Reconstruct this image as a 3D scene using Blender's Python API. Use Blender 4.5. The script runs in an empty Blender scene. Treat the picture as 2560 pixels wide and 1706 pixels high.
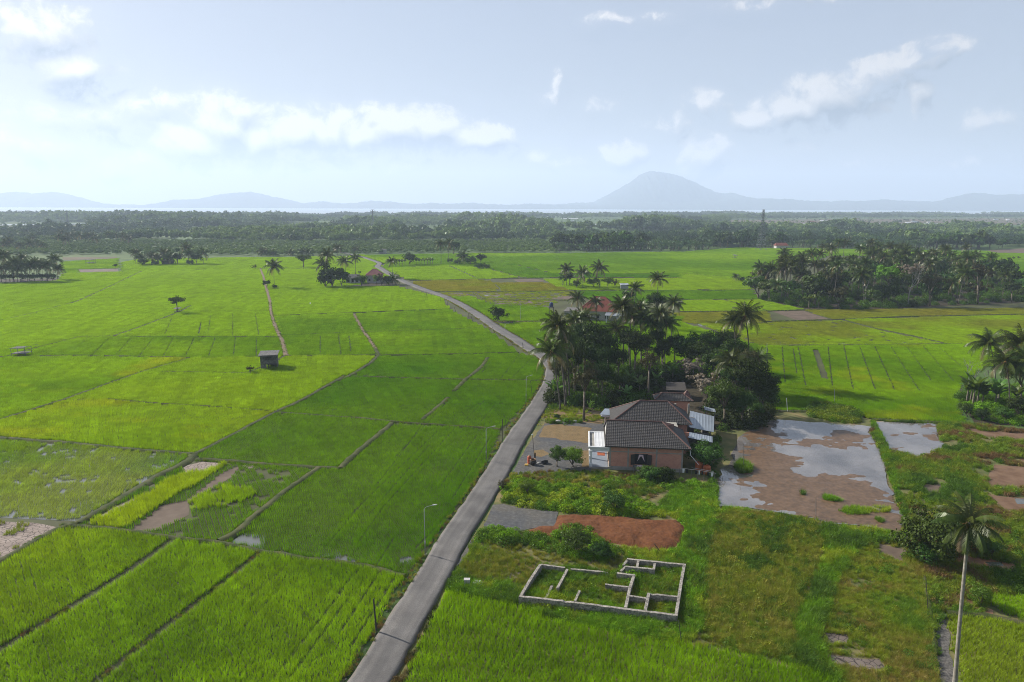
import bpy, math, random
import numpy as np
from mathutils import Vector, Matrix
random.seed(7); RNG = np.random.default_rng(7)
R = math.radians
S = bpy.context.scene
C = S.collection
# ---------------------------------------------------------------- camera model (photo 2560x1706, 24 mm, 40 m above the fields)
F_, H_, PI_, RO_ = 1707., 40., R(11.2), R(0.2)
VW = dict(F=(1.08797,0,0), a=(1/2.7035,0,400), b=(1/2.7035,850,400), c=(1/2.7035,1700,400), d=(1/2.2209,0,1000), e=(1/2.2209,850,1000), f=(1/2.2209,1700,1000), h=(.255,1250,940), g=(.27625,1300,680), r=(.255,1150,1350), p=(.32258,2200,1200), k=(.3145,1820,560), m=(.2805,620,600), n=(.3655,0,500), q=(.1913,2380,780), s=(1,0,0))
def ray(v, x, y):
    s, ox, oy = VW[v]; X = x*s+ox; Y = y*s+oy
    u = (X-1280)/F_; w = -(Y-853)/F_
    u, w = u*math.cos(RO_)-w*math.sin(RO_), u*math.sin(RO_)+w*math.cos(RO_)
    return (u, math.cos(PI_)+w*math.sin(PI_), -math.sin(PI_)+w*math.cos(PI_))
def G(v, x, y, z=0.):
    d = ray(v, x, y); t = (z-H_)/d[2]; return (d[0]*t, d[1]*t)
def atY(v, x, y, Y):
    d = ray(v, x, y); t = Y/d[1]; return Vector((d[0]*t, Y, H_+d[2]*t))
def P(s):  # "d:1,2 3,4 e:5,6" -> ground polygon
    out = []; v = 's'
    for tok in s.split():
        if ':' in tok: v, tok = tok.split(':')
        x, y = tok.split(','); out.append(G(v, float(x), float(y)))
    return np.array(out)
def ppm(v, Y): return VW[v][0]/F_*math.hypot(Y, H_)   # metres per view pixel at depth Y
# ---------------------------------------------------------------- numpy noise
_tab = np.random.default_rng(3).random((256,256))
def vn(x, y):
    xi = np.floor(x).astype(int); yi = np.floor(y).astype(int); fx = x-xi; fy = y-yi
    fx = fx*fx*(3-2*fx); fy = fy*fy*(3-2*fy); t = lambda a, b: _tab[a & 255, b & 255]
    return (t(xi,yi)*(1-fx)+t(xi+1,yi)*fx)*(1-fy)+(t(xi,yi+1)*(1-fx)+t(xi+1,yi+1)*fx)*fy
def fbm(x, y, o=4):
    x = np.asarray(x, float); y = np.asarray(y, float); s = 0; a = .5; n = 0
    for i in range(o):
        s = s+a*vn(x*2**i+17.3*i, y*2**i+9.1*i); n += a; a *= .5
    return s/n
def inside(poly, x, y):
    x = np.asarray(x); y = np.asarray(y); r = np.zeros(x.shape, bool); n = len(poly)
    for i in range(n):
        x1, y1 = poly[i]; x2, y2 = poly[(i+1) % n]
        if y1 == y2: continue
        c = ((y1 > y) != (y2 > y)) & (x < (x2-x1)*(y-y1)/(y2-y1)+x1); r ^= c
    return r
def dseg(x, y, pl, closed=False):
    d = np.full(np.shape(x), 1e9); m = len(pl)
    for i in range(m if closed else m-1):
        a = pl[i]; b = pl[(i+1) % m]; ab = (b[0]-a[0], b[1]-a[1]); L = ab[0]**2+ab[1]**2+1e-9
        t = np.clip(((x-a[0])*ab[0]+(y-a[1])*ab[1])/L, 0, 1)
        d = np.minimum(d, np.hypot(x-a[0]-t*ab[0], y-a[1]-t*ab[1]))
    return d
# ---------------------------------------------------------------- tagging
def tag(o, label=None, cat=None, group=None, kind=None):
    if label: o['label'] = label
    if cat: o['category'] = cat
    if group: o['group'] = group
    if kind: o['kind'] = kind
    return o
def link(o, parent=None):
    C.objects.link(o)
    if parent: o.parent = parent
    return o
def empty(name, loc=(0,0,0), rz=0.):
    o = bpy.data.objects.new(name, None); o.location = loc; o.rotation_euler = (0,0,rz); o.empty_display_size = .3
    return link(o)
# ---------------------------------------------------------------- mesh builder
class MB:
    def __init__(s): s.v = []; s.f = []; s.m = []
    def add(s, vs, fs, mi=0):
        b = len(s.v); s.v += [tuple(q) for q in vs]; s.f += [tuple(i+b for i in f) for f in fs]; s.m += [mi]*len(fs)
    def box(s, x0, x1, y0, y1, z0, z1, mi=0):
        s.add([(x0,y0,z0),(x1,y0,z0),(x1,y1,z0),(x0,y1,z0),(x0,y0,z1),(x1,y0,z1),(x1,y1,z1),(x0,y1,z1)],
              [(0,3,2,1),(4,5,6,7),(0,1,5,4),(1,2,6,5),(2,3,7,6),(3,0,4,7)], mi)
    def prism(s, poly, z0, z1, mi=0):
        n = len(poly); vs = [(q[0],q[1],z0) for q in poly]+[(q[0],q[1],z1) for q in poly]
        s.add(vs, [tuple(range(n-1,-1,-1)), tuple(range(n,2*n))]+[(i,(i+1)%n,n+(i+1)%n,n+i) for i in range(n)], mi)
    def slab(s, q, th, mi=0):  # thick quad/polygon, thickness downward
        n = len(q); vs = [tuple(p) for p in q]+[(p[0],p[1],p[2]-th) for p in q]
        s.add(vs, [tuple(range(n)), tuple(range(2*n-1,n-1,-1))]+[(i,n+i,n+(i+1)%n,(i+1)%n) for i in range(n)], mi)
    def tube(s, pts, rad, n=8, mi=0, cap=True):
        pts = [Vector(q) for q in pts]; k = len(pts)
        if not hasattr(rad, '__len__'): rad = [rad]*k
        vs = []; fs = []; ref = Vector((1,0,0))
        for i in range(k):
            t = (pts[min(i+1,k-1)]-pts[max(i-1,0)]).normalized()
            if abs(t.dot(ref)) > .95: ref = Vector((0,1,0))
            a = (ref-t*ref.dot(t)).normalized(); b = t.cross(a)
            for j in range(n):
                w = 2*math.pi*j/n; vs.append(pts[i]+(a*math.cos(w)+b*math.sin(w))*rad[i])
        for i in range(k-1):
            for j in range(n): fs.append((i*n+j,i*n+(j+1)%n,(i+1)*n+(j+1)%n,(i+1)*n+j))
        if cap: fs += [tuple(range(n-1,-1,-1)), tuple(range((k-1)*n,k*n))]
        s.add(vs, fs, mi)
    def lathe(s, prof, n=16, c=(0,0,0), mi=0):  # (r,z) list
        vs = []; fs = []
        for r, z in prof:
            for j in range(n): w = 2*math.pi*j/n; vs.append((c[0]+r*math.cos(w), c[1]+r*math.sin(w), c[2]+z))
        for i in range(len(prof)-1):
            for j in range(n): fs.append((i*n+j,i*n+(j+1)%n,(i+1)*n+(j+1)%n,(i+1)*n+j))
        fs += [tuple(range(n-1,-1,-1)), tuple(range((len(prof)-1)*n,len(prof)*n))]
        s.add(vs, fs, mi)
    def build(s, name, mats, parent=None, smooth=False, do_link=True):
        me = bpy.data.meshes.new(name); me.from_pydata(s.v, [], s.f)
        for m in (mats if isinstance(mats, (list, tuple)) else [mats]): me.materials.append(m)
        if s.f and max(s.m) > 0: me.polygons.foreach_set('material_index', s.m)
        if smooth: me.polygons.foreach_set('use_smooth', [True]*len(s.f))
        me.update(); o = bpy.data.objects.new(name, me)
        if do_link: link(o, parent)
        return o
def qmesh(name, Q, mats, mi=None, extra=None):  # (n,4,3) loose quads (+ an MB of solid parts as extra)
    Q = np.asarray(Q, np.float32); n = len(Q); ev = extra.v if extra else []; ef = extra.f if extra else []
    v = np.concatenate([Q.reshape(-1,3), np.array(ev, np.float32).reshape(-1,3)]) if ev else Q.reshape(-1,3)
    me = bpy.data.meshes.new(name); me.vertices.add(len(v)); me.vertices.foreach_set('co', v.ravel())
    loops = np.arange(4*n); starts = np.arange(0,4*n,4); tot = np.full(n,4)
    if ef:
        fl = [len(f) for f in ef]; loops = np.concatenate([loops, np.array([i for f in ef for i in f])+4*n])
        st = 4*n+np.concatenate([[0], np.cumsum(fl)[:-1]]); starts = np.concatenate([starts, st]); tot = np.concatenate([tot, fl])
    me.loops.add(len(loops)); me.loops.foreach_set('vertex_index', loops.astype(np.int32))
    me.polygons.add(len(starts)); me.polygons.foreach_set('loop_start', starts.astype(np.int32)); me.polygons.foreach_set('loop_total', tot.astype(np.int32))
    for m in mats: me.materials.append(m)
    idx = np.concatenate([np.zeros(n, int) if mi is None else np.asarray(mi), np.array(extra.m if extra else [], int)])
    me.polygons.foreach_set('material_index', idx.astype(np.int32)); me.update(calc_edges=True); me.validate()
    return me
# ---------------------------------------------------------------- materials
def newmat(name):
    m = bpy.data.materials.new(name); m.use_nodes = True; nt = m.node_tree; nt.nodes.clear()
    return m, nt, nt.nodes.new('ShaderNodeOutputMaterial')
def N(nt, t, **k):
    n = nt.nodes.new(t)
    for a, b in k.items(): setattr(n, a, b)
    return n
def lk(nt, a, b): nt.links.new(a, b)
def ramp(nt, fac, cols, interp='LINEAR'):
    r = N(nt, 'ShaderNodeValToRGB'); r.color_ramp.interpolation = interp; e = r.color_ramp.elements
    while len(e) < len(cols): e.new(.5)
    for i, (p, c) in enumerate(cols): e[i].position = p; e[i].color = (*c, 1)
    lk(nt, fac, r.inputs[0]); return r.outputs[0]
def math_(nt, op, a, b=None, c=None):
    n = N(nt, 'ShaderNodeMath', operation=op)
    for i, q in enumerate((a, b, c)):
        if q is None: continue
        if isinstance(q, (int, float)): n.inputs[i].default_value = q
        else: lk(nt, q, n.inputs[i])
    return n.outputs[0]
def mixc(nt, f, a, b, bt='MIX'):
    n = N(nt, 'ShaderNodeMix', data_type='RGBA', blend_type=bt)
    for i, q in ((0, f), (6, a), (7, b)):
        if isinstance(q, (int, float)): n.inputs[i].default_value = q
        elif isinstance(q, tuple): n.inputs[i].default_value = (*q, 1)
        else: lk(nt, q, n.inputs[i])
    return n.outputs[2]
def noise(nt, co, sc, det=4, rough=.55, dist=0):
    n = N(nt, 'ShaderNodeTexNoise'); n.inputs['Scale'].default_value = sc; n.inputs['Detail'].default_value = det
    n.inputs['Roughness'].default_value = rough; n.inputs['Distortion'].default_value = dist
    if co is not None: lk(nt, co, n.inputs['Vector'])
    return n.outputs['Fac']
def pos(nt): return N(nt, 'ShaderNodeNewGeometry').outputs['Position']
def surf(name, cols, scale, rough=.9, bump=.3, bscale=None, cols2=None, scale2=None, spec=.2, metal=0, bdist=.05, det=6):
    m, nt, out = newmat(name); p = pos(nt); b = N(nt, 'ShaderNodeBsdfPrincipled')
    c = ramp(nt, noise(nt, p, scale, det), cols)
    if cols2: c = mixc(nt, .55, c, ramp(nt, noise(nt, p, scale2, 5), cols2))
    lk(nt, c, b.inputs['Base Color']); b.inputs['Roughness'].default_value = rough; b.inputs['Specular IOR Level'].default_value = spec; b.inputs['Metallic'].default_value = metal
    if bump:
        bn = N(nt, 'ShaderNodeBump'); bn.inputs['Strength'].default_value = bump; bn.inputs['Distance'].default_value = bdist
        lk(nt, noise(nt, p, bscale or scale*6, 5), bn.inputs['Height']); lk(nt, bn.outputs[0], b.inputs['Normal'])
    lk(nt, b.outputs[0], out.inputs[0]); return m
def flat(name, c, rough=.7, var=.25, scale=3., spec=.3, metal=0, bump=.1):
    k = 1-var; return surf(name, [(.3, tuple(q*k for q in c)), (.7, tuple(min(1, q*(1+var*.6)) for q in c))], scale, rough, bump, scale*8, spec=spec, metal=metal, bdist=.02)
def leafmat(name, col=None, trans=.4, gloss=.06, var=.35, instancer=False, nsc=1.5, warm=(1.25,1.12,.5)):
    m, nt, out = newmat(name)
    if instancer: c = N(nt, 'ShaderNodeAttribute', attribute_type='INSTANCER', attribute_name='tint').outputs['Color']
    else:
        oi = N(nt, 'ShaderNodeObjectInfo'); hs = N(nt, 'ShaderNodeHueSaturation'); hs.inputs['Color'].default_value = (*col, 1)
        lk(nt, math_(nt, 'MULTIPLY_ADD', oi.outputs['Random'], .05, .475), hs.inputs['Hue'])
        lk(nt, math_(nt, 'MULTIPLY_ADD', oi.outputs['Random'], .45, .75), hs.inputs['Value']); c = hs.outputs[0]
    nz = noise(nt, pos(nt), nsc, 3)
    f = math_(nt, 'MULTIPLY_ADD', nz, 2*var, 1-var)
    fc = N(nt, 'ShaderNodeCombineColor'); [lk(nt, f, fc.inputs[i]) for i in range(3)]
    c = mixc(nt, 1., c, fc.outputs[0], 'MULTIPLY')
    d = N(nt, 'ShaderNodeBsdfDiffuse'); t = N(nt, 'ShaderNodeBsdfTranslucent'); mx = N(nt, 'ShaderNodeMixShader'); mx.inputs[0].default_value = trans
    lk(nt, c, d.inputs[0]); lk(nt, mixc(nt, 1., c, warm, 'MULTIPLY'), t.inputs[0]); lk(nt, d.outputs[0], mx.inputs[1]); lk(nt, t.outputs[0], mx.inputs[2])
    g = N(nt, 'ShaderNodeBsdfGlossy'); g.inputs['Roughness'].default_value = .38; g.inputs[0].default_value = (.9,.92,.85,1)
    m2 = N(nt, 'ShaderNodeMixShader'); m2.inputs[0].default_value = gloss; lk(nt, mx.outputs[0], m2.inputs[1]); lk(nt, g.outputs[0], m2.inputs[2])
    lk(nt, m2.outputs[0], out.inputs[0]); return m
def watermat(name, col, rough=.06, bump=.05, scale=1.5):
    m, nt, out = newmat(name); b = N(nt, 'ShaderNodeBsdfPrincipled'); p = pos(nt)
    lk(nt, ramp(nt, noise(nt, p, .15, 4), [(.35, tuple(q*.7 for q in col)), (.7, col)]), b.inputs['Base Color'])
    b.inputs['Roughness'].default_value = rough; b.inputs['IOR'].default_value = 1.8; b.inputs['Specular IOR Level'].default_value = .6
    bn = N(nt, 'ShaderNodeBump'); bn.inputs['Strength'].default_value = bump; bn.inputs['Distance'].default_value = .02
    lk(nt, noise(nt, p, scale, 3), bn.inputs['Height']); lk(nt, bn.outputs[0], b.inputs['Normal']); lk(nt, b.outputs[0], out.inputs[0]); return m
def sheetmat(name, cols, s1, s2=None, **k): return surf(name, cols, s1, **k)
M = {}
M['paddy'] = surf('paddy_mud', [(.3,(0.0375,0.0375,0.0165)),(.55,(0.05625,0.06375,0.0225)),(.75,(0.075,0.075,0.03375))], .12, .85, .4, 3.)
M['land'] = surf('lowland', [(.3,(0.0315,0.06696,0.01555)),(.5,(0.054,0.0949,0.02419)),(.62,(0.081,0.1116,0.03456)),(.78,(0.144,0.1451,0.07344))], .012, .95, 0, cols2=[(.35,(0.027,0.06138,0.01382)),(.65,(0.07654,0.1116,0.03024))], scale2=.08)
M['weedsoil'] = surf('weedy_soil', [(.32,(0.06,0.078,0.024)),(.5,(0.102,0.102,0.036)),(.66,(0.168,0.132,0.06))], .35, .95, .6, 4.)
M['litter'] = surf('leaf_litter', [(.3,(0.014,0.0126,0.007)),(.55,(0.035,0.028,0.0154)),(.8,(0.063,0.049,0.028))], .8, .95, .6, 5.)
M['soil'] = surf('bare_soil', [(.3,(0.09,0.051,0.03)),(.55,(0.132,0.08104,0.051)),(.8,(0.168,0.108,0.072))], .5, .9, .5, 4.)
M['brown'] = surf('dry_mud', [(.3,(0.0715,0.05225,0.0385)),(.55,(0.1045,0.077,0.05775)),(.8,(0.143,0.11,0.08525))], .35, .85, .4, 3.)
M['earthdim'] = surf('dim_earth', [(.3,(.06,.06,.025)),(.55,(.09,.07,.04)),(.8,(.12,.085,.055))], .05, .95, .3, 1.)
M['orange'] = surf('puddle_mud', [(.3,(0.154,0.07,0.0315)),(.7,(0.224,0.112,0.056))], .6, .45, .3, 3., spec=.5)
M['gravel'] = surf('grey_gravel', [(.3,(0.04125,0.0435,0.0465)),(.5,(0.075,0.07725,0.081)),(.7,(0.1425,0.1425,0.1425))], 2.2, .95, .9, 9., cols2=[(.42,(0.0525,0.05475,0.06)),(.6,(0.0975,0.08625,0.0675))], scale2=.18, bdist=.08)
M['straw'] = surf('dry_grass_soil', [(.3,(0.0975,0.06375,0.03)),(.5,(0.15,0.0975,0.045)),(.75,(0.21,0.15,0.0825))], .9, .95, .8, 6., cols2=[(.4,(0.09,0.075,0.0375)),(.7,(0.195,0.1275,0.06))], scale2=4.)
M['red'] = surf('red_earth', [(.3,(0.06785,0.0225,0.007589)),(.5,(0.106,0.03857,0.01339)),(.75,(0.14,0.0616,0.02455))], .45, .95, .9, 2.2, cols2=[(.3,(0.05937,0.01929,0.006696)),(.7,(0.1357,0.05357,0.02009))], scale2=2.5, bdist=.15)
M['pondmud'] = surf('pond_mud', [(.3,(0.06732,0.04013,0.02056)),(.5,(0.1043,0.06174,0.03231)),(.72,(0.1346,0.08335,0.04651))], .4, .5, .6, 3., cols2=[(.4,(0.06059,0.03704,0.01958)),(.65,(0.1346,0.08026,0.04406))], scale2=1.6, spec=.4)
M['bund'] = surf('bund_earth', [(.3,(.022,.032,.008)),(.5,(.042,.052,.015)),(.72,(.075,.066,.03))], .7, .95, .7, 5.)
M['path'] = surf('path_earth', [(.3,(.085,.06,.035)),(.55,(.14,.105,.065)),(.75,(.19,.15,.10))], .8, .95, .6, 4.)
M['water'] = watermat('field_water', (.10,.10,.08), .07, .12)
def pondmat():
    m, nt, out = newmat('pond_water'); p = pos(nt); d = N(nt, 'ShaderNodeBsdfDiffuse'); d.inputs[0].default_value = (.34,.315,.30,1); tr = N(nt, 'ShaderNodeBsdfTransparent'); tr.inputs[0].default_value = (.72,.66,.60,1)
    mx = N(nt, 'ShaderNodeMixShader'); lk(nt, ramp(nt, noise(nt, p, .16, 4), [(.35,(.22,.22,.22)),(.65,(.5,.5,.5))]), mx.inputs[0]); lk(nt, tr.outputs[0], mx.inputs[1]); lk(nt, d.outputs[0], mx.inputs[2])
    g = N(nt, 'ShaderNodeBsdfGlossy'); g.inputs['Roughness'].default_value = .03; bn = N(nt, 'ShaderNodeBump'); bn.inputs['Strength'].default_value = .03; bn.inputs['Distance'].default_value = .02; lk(nt, noise(nt, p, 1.5, 3), bn.inputs['Height']); lk(nt, bn.outputs[0], g.inputs['Normal'])
    fr = N(nt, 'ShaderNodeFresnel'); fr.inputs[0].default_value = 2.5; m2 = N(nt, 'ShaderNodeMixShader'); lk(nt, fr.outputs[0], m2.inputs[0]); lk(nt, mx.outputs[0], m2.inputs[1]); lk(nt, g.outputs[0], m2.inputs[2]); lk(nt, m2.outputs[0], out.inputs[0]); return m
M['pond'] = pondmat()
M['sea'] = watermat('sea_water', (.25,.3,.33), .3, .2, .02)
M['bark'] = surf('bark', [(.3,(.09,.075,.055)),(.6,(.17,.145,.115)),(.8,(.25,.22,.18))], 3., .9, .6, 12.)
M['palmbark'] = surf('palm_bark', [(.3,(0.0675,0.06,0.04875)),(.6,(0.12,0.1087,0.09)),(.8,(0.1725,0.1575,0.135))], 2.5, .9, .5, 9.)
M['trunk'] = surf('grey_palm_trunk', [(.3,(.15,.135,.11)),(.6,(.24,.22,.19)),(.8,(.30,.28,.24))], 2.5, .9, .5, 9.)
M['palebark'] = surf('pale_bark', [(.3,(0.18,0.168,0.15)),(.7,(0.288,0.276,0.252))], 2., .9, .4, 9.)
M['rice'] = leafmat('rice_leaf', trans=.42, gloss=.004, var=.22, instancer=True, nsc=.9)
M['weed'] = leafmat('weed_leaf', trans=.35, gloss=.005, var=.35, instancer=True, nsc=1.6)
M['farleaf'] = leafmat('forest_leaf', trans=.25, gloss=.015, var=.3, instancer=True, nsc=.25)
M['palm'] = leafmat('palm_leaf', (.046,.068,.010), .18, .02, .3, nsc=.8)
M['palmdry'] = leafmat('dry_frond', (.17,.125,.055), .3, .06, .3)
M['oilpalm'] = leafmat('oil_palm_leaf', (.045,.085,.02), .25, .03, .3)
M['leafA'] = leafmat('dark_leaf', (.027,.05,.011), .16, .006, .4, nsc=.9)
M['leafB'] = leafmat('mid_leaf', (.050,.092,.016), .22, .008, .4, nsc=.9)
M['leafC'] = leafmat('olive_leaf', (.055,.055,.022), .18, .008, .4, nsc=.9)
M['leafD'] = leafmat('bright_leaf', (.10,.185,.018), .4, .008, .35, nsc=.9)
M['leafE'] = leafmat('grey_twig_leaf', (.17,.145,.115), .2, .01, .3)
M['banana'] = leafmat('banana_leaf', (.075,.135,.022), .35, .02, .3, nsc=1.5)
M['nut'] = flat('coconut_husk', (.30,.17,.05), .6)
M['white'] = flat('white_paint', (0.5772,0.585,0.5928), .6, .12, 1.5)
M['tin'] = surf('blue_grey_tin', [(.3,(0.216,0.252,0.3)),(.7,(0.282,0.318,0.36))], .6, .35, .05, 3., spec=.5, metal=.35)
M['whitetin'] = surf('white_tin', [(.3,(0.385,0.399,0.42)),(.7,(0.49,0.497,0.504))], .6, .4, .05, 3., spec=.5)
M['conc'] = surf('concrete', [(.3,(0.192,0.184,0.164)),(.7,(0.288,0.276,0.248))], 1.2, .9, .4, 8.)
M['oldconc'] = surf('weathered_concrete', [(.40,(0.0198,0.01914,0.01716)),(.50,(0.165,0.1518,0.132)),(.66,(0.33,0.3036,0.264))], 2.6, .9, .5, 8., cols2=[(.36,(0.0924,0.0858,0.0759)),(.58,(0.3432,0.3168,0.2772))], scale2=7.)
M['wood'] = surf('weathered_wood', [(.3,(.06,.058,.055)),(.7,(.16,.155,.15))], 2.5, .9, .5, 12.)
M['darkwood'] = flat('dark_wood', (.045,.04,.036), .85)
M['dark'] = flat('dark_opening', (.012,.012,.013), .8)
M['steel'] = flat('galvanised_steel', (0.294,0.301,0.308), .45, .15, metal=.5)
M['pylon'] = flat('pylon_steel', (.16,.17,.18), .6, .1, metal=.3)
M['black'] = flat('black_plastic', (.02,.02,.022), .5)
M['redp'] = flat('red_plastic', (0.375,0.075,0.03375), .45)
M['orangep'] = flat('orange_plastic', (0.312,0.084,0.03), .45)
M['clay'] = flat('clay_pot', (.20,.12,.07), .8)
M['yellowp'] = flat('yellow_plastic', (.65,.42,.10), .5)
M['blue'] = flat('blue_plastic', (.018,.030,.10), .4)
M['curtain'] = flat('curtain_cloth', (.55,.42,.45), .9)
M['roofred'] = surf('red_roof', [(.3,(0.1116,0.0279,0.0186)),(.7,(0.1562,0.04836,0.03348))], .8, .7, .2, 4.)
M['roofmar'] = surf('maroon_roof', [(.3,(0.1125,0.0375,0.0375)),(.7,(0.165,0.06375,0.06))], .6, .7, .2, 4.)
M['rooftile'] = surf('grey_brown_tile', [(.3,(0.02571,0.02267,0.02161)),(.55,(0.03985,0.03627,0.03448)),(.8,(0.05141,0.04818,0.04529))], 2.2, .55, .2, 14., spec=.4)
M['ridge'] = flat('ridge_tile', (0.108,0.06,0.051), .65)
M['plaster'] = flat('pale_plaster', (0.36,0.352,0.336), .85)
M['stone'] = surf('rubble', [(.3,(0.033,0.0319,0.03025)),(.7,(0.143,0.132,0.121))], 4., .95, .6, 12.)
M['hill'] = surf('hill_forest', [(.35,(0.015,0.025,0.011)),(.65,(0.03,0.0425,0.0175))], .012, .95, .8, .03, bdist=15.)
def brickmat():
    m, nt, out = newmat('brickwork'); b = N(nt, 'ShaderNodeBsdfPrincipled'); tc = N(nt, 'ShaderNodeTexCoord'); mp = N(nt, 'ShaderNodeMapping'); mp.inputs['Rotation'].default_value = (R(90),0,0)
    lk(nt, tc.outputs['Object'], mp.inputs[0]); br = N(nt, 'ShaderNodeTexBrick'); lk(nt, mp.outputs[0], br.inputs['Vector'])
    br.inputs['Scale'].default_value = 1.; br.inputs['Brick Width'].default_value = .22; br.inputs['Row Height'].default_value = .075; br.inputs['Mortar Size'].default_value = .009
    br.inputs['Color1'].default_value = (.50,.20,.13,1); br.inputs['Color2'].default_value = (.38,.14,.09,1); br.inputs['Mortar'].default_value = (.33,.29,.25,1)
    c = mixc(nt, .4, br.outputs[0], ramp(nt, noise(nt, tc.outputs['Object'], 1.2, 5), [(.3,(.30,.135,.095)),(.7,(.52,.27,.19))]))
    lk(nt, c, b.inputs['Base Color']); b.inputs['Roughness'].default_value = .9; lk(nt, b.outputs[0], out.inputs[0]); return m
M['brick'] = brickmat()
def roadmat():
    m, nt, out = newmat('asphalt'); b = N(nt, 'ShaderNodeBsdfPrincipled'); uv = N(nt, 'ShaderNodeUVMap', uv_map='UVMap').outputs[0]; p = pos(nt)
    sx = N(nt, 'ShaderNodeSeparateXYZ'); lk(nt, uv, sx.inputs[0])
    base = ramp(nt, noise(nt, p, .35, 6), [(.3,(.078,.074,.072)),(.7,(.118,.113,.110))])
    fine = ramp(nt, noise(nt, p, 9., 4), [(.35,(.6,.6,.6)),(.65,(1.25,1.25,1.25))])
    c = mixc(nt, .5, base, mixc(nt, 1., base, fine, 'MULTIPLY'))
    mp = N(nt, 'ShaderNodeMapping'); mp.inputs['Scale'].default_value = (3.2,.04,1); lk(nt, uv, mp.inputs[0])
    c = mixc(nt, .5, c, mixc(nt, 1., c, ramp(nt, noise(nt, mp.outputs[0], 1., 5), [(.32,(.62,.62,.62)),(.68,(1.28,1.26,1.23))]), 'MULTIPLY'))
    c = mixc(nt, .8, c, mixc(nt, 1., c, ramp(nt, noise(nt, p, .13, 3), [(.38,(.80,.80,.80)),(.5,(1.,1.,1.)),(.62,(1.14,1.13,1.11))]), 'MULTIPLY'))
    tk = math_(nt, 'ABSOLUTE', math_(nt, 'SUBTRACT', math_(nt, 'ABSOLUTE', math_(nt, 'SUBTRACT', math_(nt, 'ADD', sx.outputs[0], math_(nt, 'MULTIPLY', math_(nt, 'SUBTRACT', noise(nt, uv, .06, 2), .5), .12)), .5)), .22)); tw = N(nt, 'ShaderNodeMapRange', interpolation_type='SMOOTHSTEP'); lk(nt, tk, tw.inputs[0]); tw.inputs[1].default_value = .10; tw.inputs[2].default_value = .02
    c = mixc(nt, math_(nt, 'MULTIPLY', tw.outputs[0], .45), c, mixc(nt, 1., c, (1.32,1.30,1.26), 'MULTIPLY'))
    # old transverse joints
    fr = math_(nt, 'FRACT', math_(nt, 'MULTIPLY_ADD', sx.outputs[1], 1/5.5, math_(nt, 'MULTIPLY', noise(nt, uv, .25, 2), .25)))
    j = math_(nt, 'LESS_THAN', fr, .012); j = math_(nt, 'MULTIPLY', j, math_(nt, 'GREATER_THAN', noise(nt, p, .08, 1), .5))
    c = mixc(nt, math_(nt, 'MULTIPLY', j, .28), c, (.05,.05,.05))
    edge = math_(nt, 'ABSOLUTE', math_(nt, 'SUBTRACT', sx.outputs[0], .5)); ed = math_(nt, 'GREATER_THAN', math_(nt, 'ADD', edge, math_(nt, 'MULTIPLY', noise(nt, p, 1.1, 5), .22)), .565)
    c = mixc(nt, math_(nt, 'MULTIPLY', ed, .5), c, (.10,.085,.065))
    lk(nt, c, b.inputs['Base Color']); b.inputs['Roughness'].default_value = .8; b.inputs['Specular IOR Level'].default_value = .3
    bn = N(nt, 'ShaderNodeBump'); bn.inputs['Strength'].default_value = .3; bn.inputs['Distance'].default_value = .02; lk(nt, noise(nt, p, 14., 3), bn.inputs['Height']); lk(nt, bn.outputs[0], b.inputs['Normal'])
    lk(nt, b.outputs[0], out.inputs[0]); return m
M['road'] = roadmat()
def crackmat(name, q):
    m, nt, out = newmat(name); b = N(nt, 'ShaderNodeBsdfPrincipled'); p = pos(nt)
    vo = N(nt, 'ShaderNodeTexVoronoi', feature='DISTANCE_TO_EDGE'); vo.inputs['Scale'].default_value = 1.5; lk(nt, p, vo.inputs['Vector'])
    c = ramp(nt, noise(nt, p, .5, 5), [(.3,(.23*q,.175*q,.145*q)),(.7,(.36*q,.29*q,.25*q))]); k = ramp(nt, vo.outputs['Distance'], [(.0,(.12*q,.1*q,.08*q)),(.07,(1,1,1))])
    lk(nt, mixc(nt, 1., c, k, 'MULTIPLY'), b.inputs['Base Color']); b.inputs['Roughness'].default_value = .95
    bn = N(nt, 'ShaderNodeBump'); bn.inputs['Strength'].default_value = .7; bn.inputs['Distance'].default_value = .05; lk(nt, vo.outputs['Distance'], bn.inputs['Height']); lk(nt, bn.outputs[0], b.inputs['Normal'])
    lk(nt, b.outputs[0], out.inputs[0]); return m
M['crack'] = crackmat('cracked_mud', .66); M['crack2'] = crackmat('cracked_brown_soil', .38)
# ================================================================ ground
def rough_poly(pl, step=1.5, amp=.3, seed=0):
    out = []; n = len(pl)
    for i in range(n):
        a = np.array(pl[i]); b = np.array(pl[(i+1)%n]); L = np.hypot(*(b-a)); k = max(1, min(60, int(L/step)))
        nx, ny = -(b-a)[1]/(L+1e-6), (b-a)[0]/(L+1e-6)
        for j in range(k):
            q = a+(b-a)*j/k; w = (float(fbm(q[0]*.45+seed, q[1]*.45, 3))-.5)*2*amp; out.append((q[0]+nx*w, q[1]+ny*w))
    return out
def sheet(name, pl, z, mat, label=None, amp=0., step=1.5, cat=None):
    pl = rough_poly(pl, step, amp, z*100) if amp else [tuple(q) for q in pl]
    mb = MB(); mb.add([(x,y,z) for x, y in pl], [tuple(range(len(pl)))]); o = mb.build(name, mat)
    if o.data.polygons[0].normal.z < 0: o.data.flip_normals()
    return tag(o, label, cat, kind='structure')
mb = MB(); mb.add([(-14500,-200,-.05),(14500,-200,-.05),(14500,13500,-.05),(-14500,13500,-.05)], [(0,1,2,3)])
tag(mb.build('ground', M['land']), 'flat lowland reaching to the coast', kind='structure')
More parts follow.
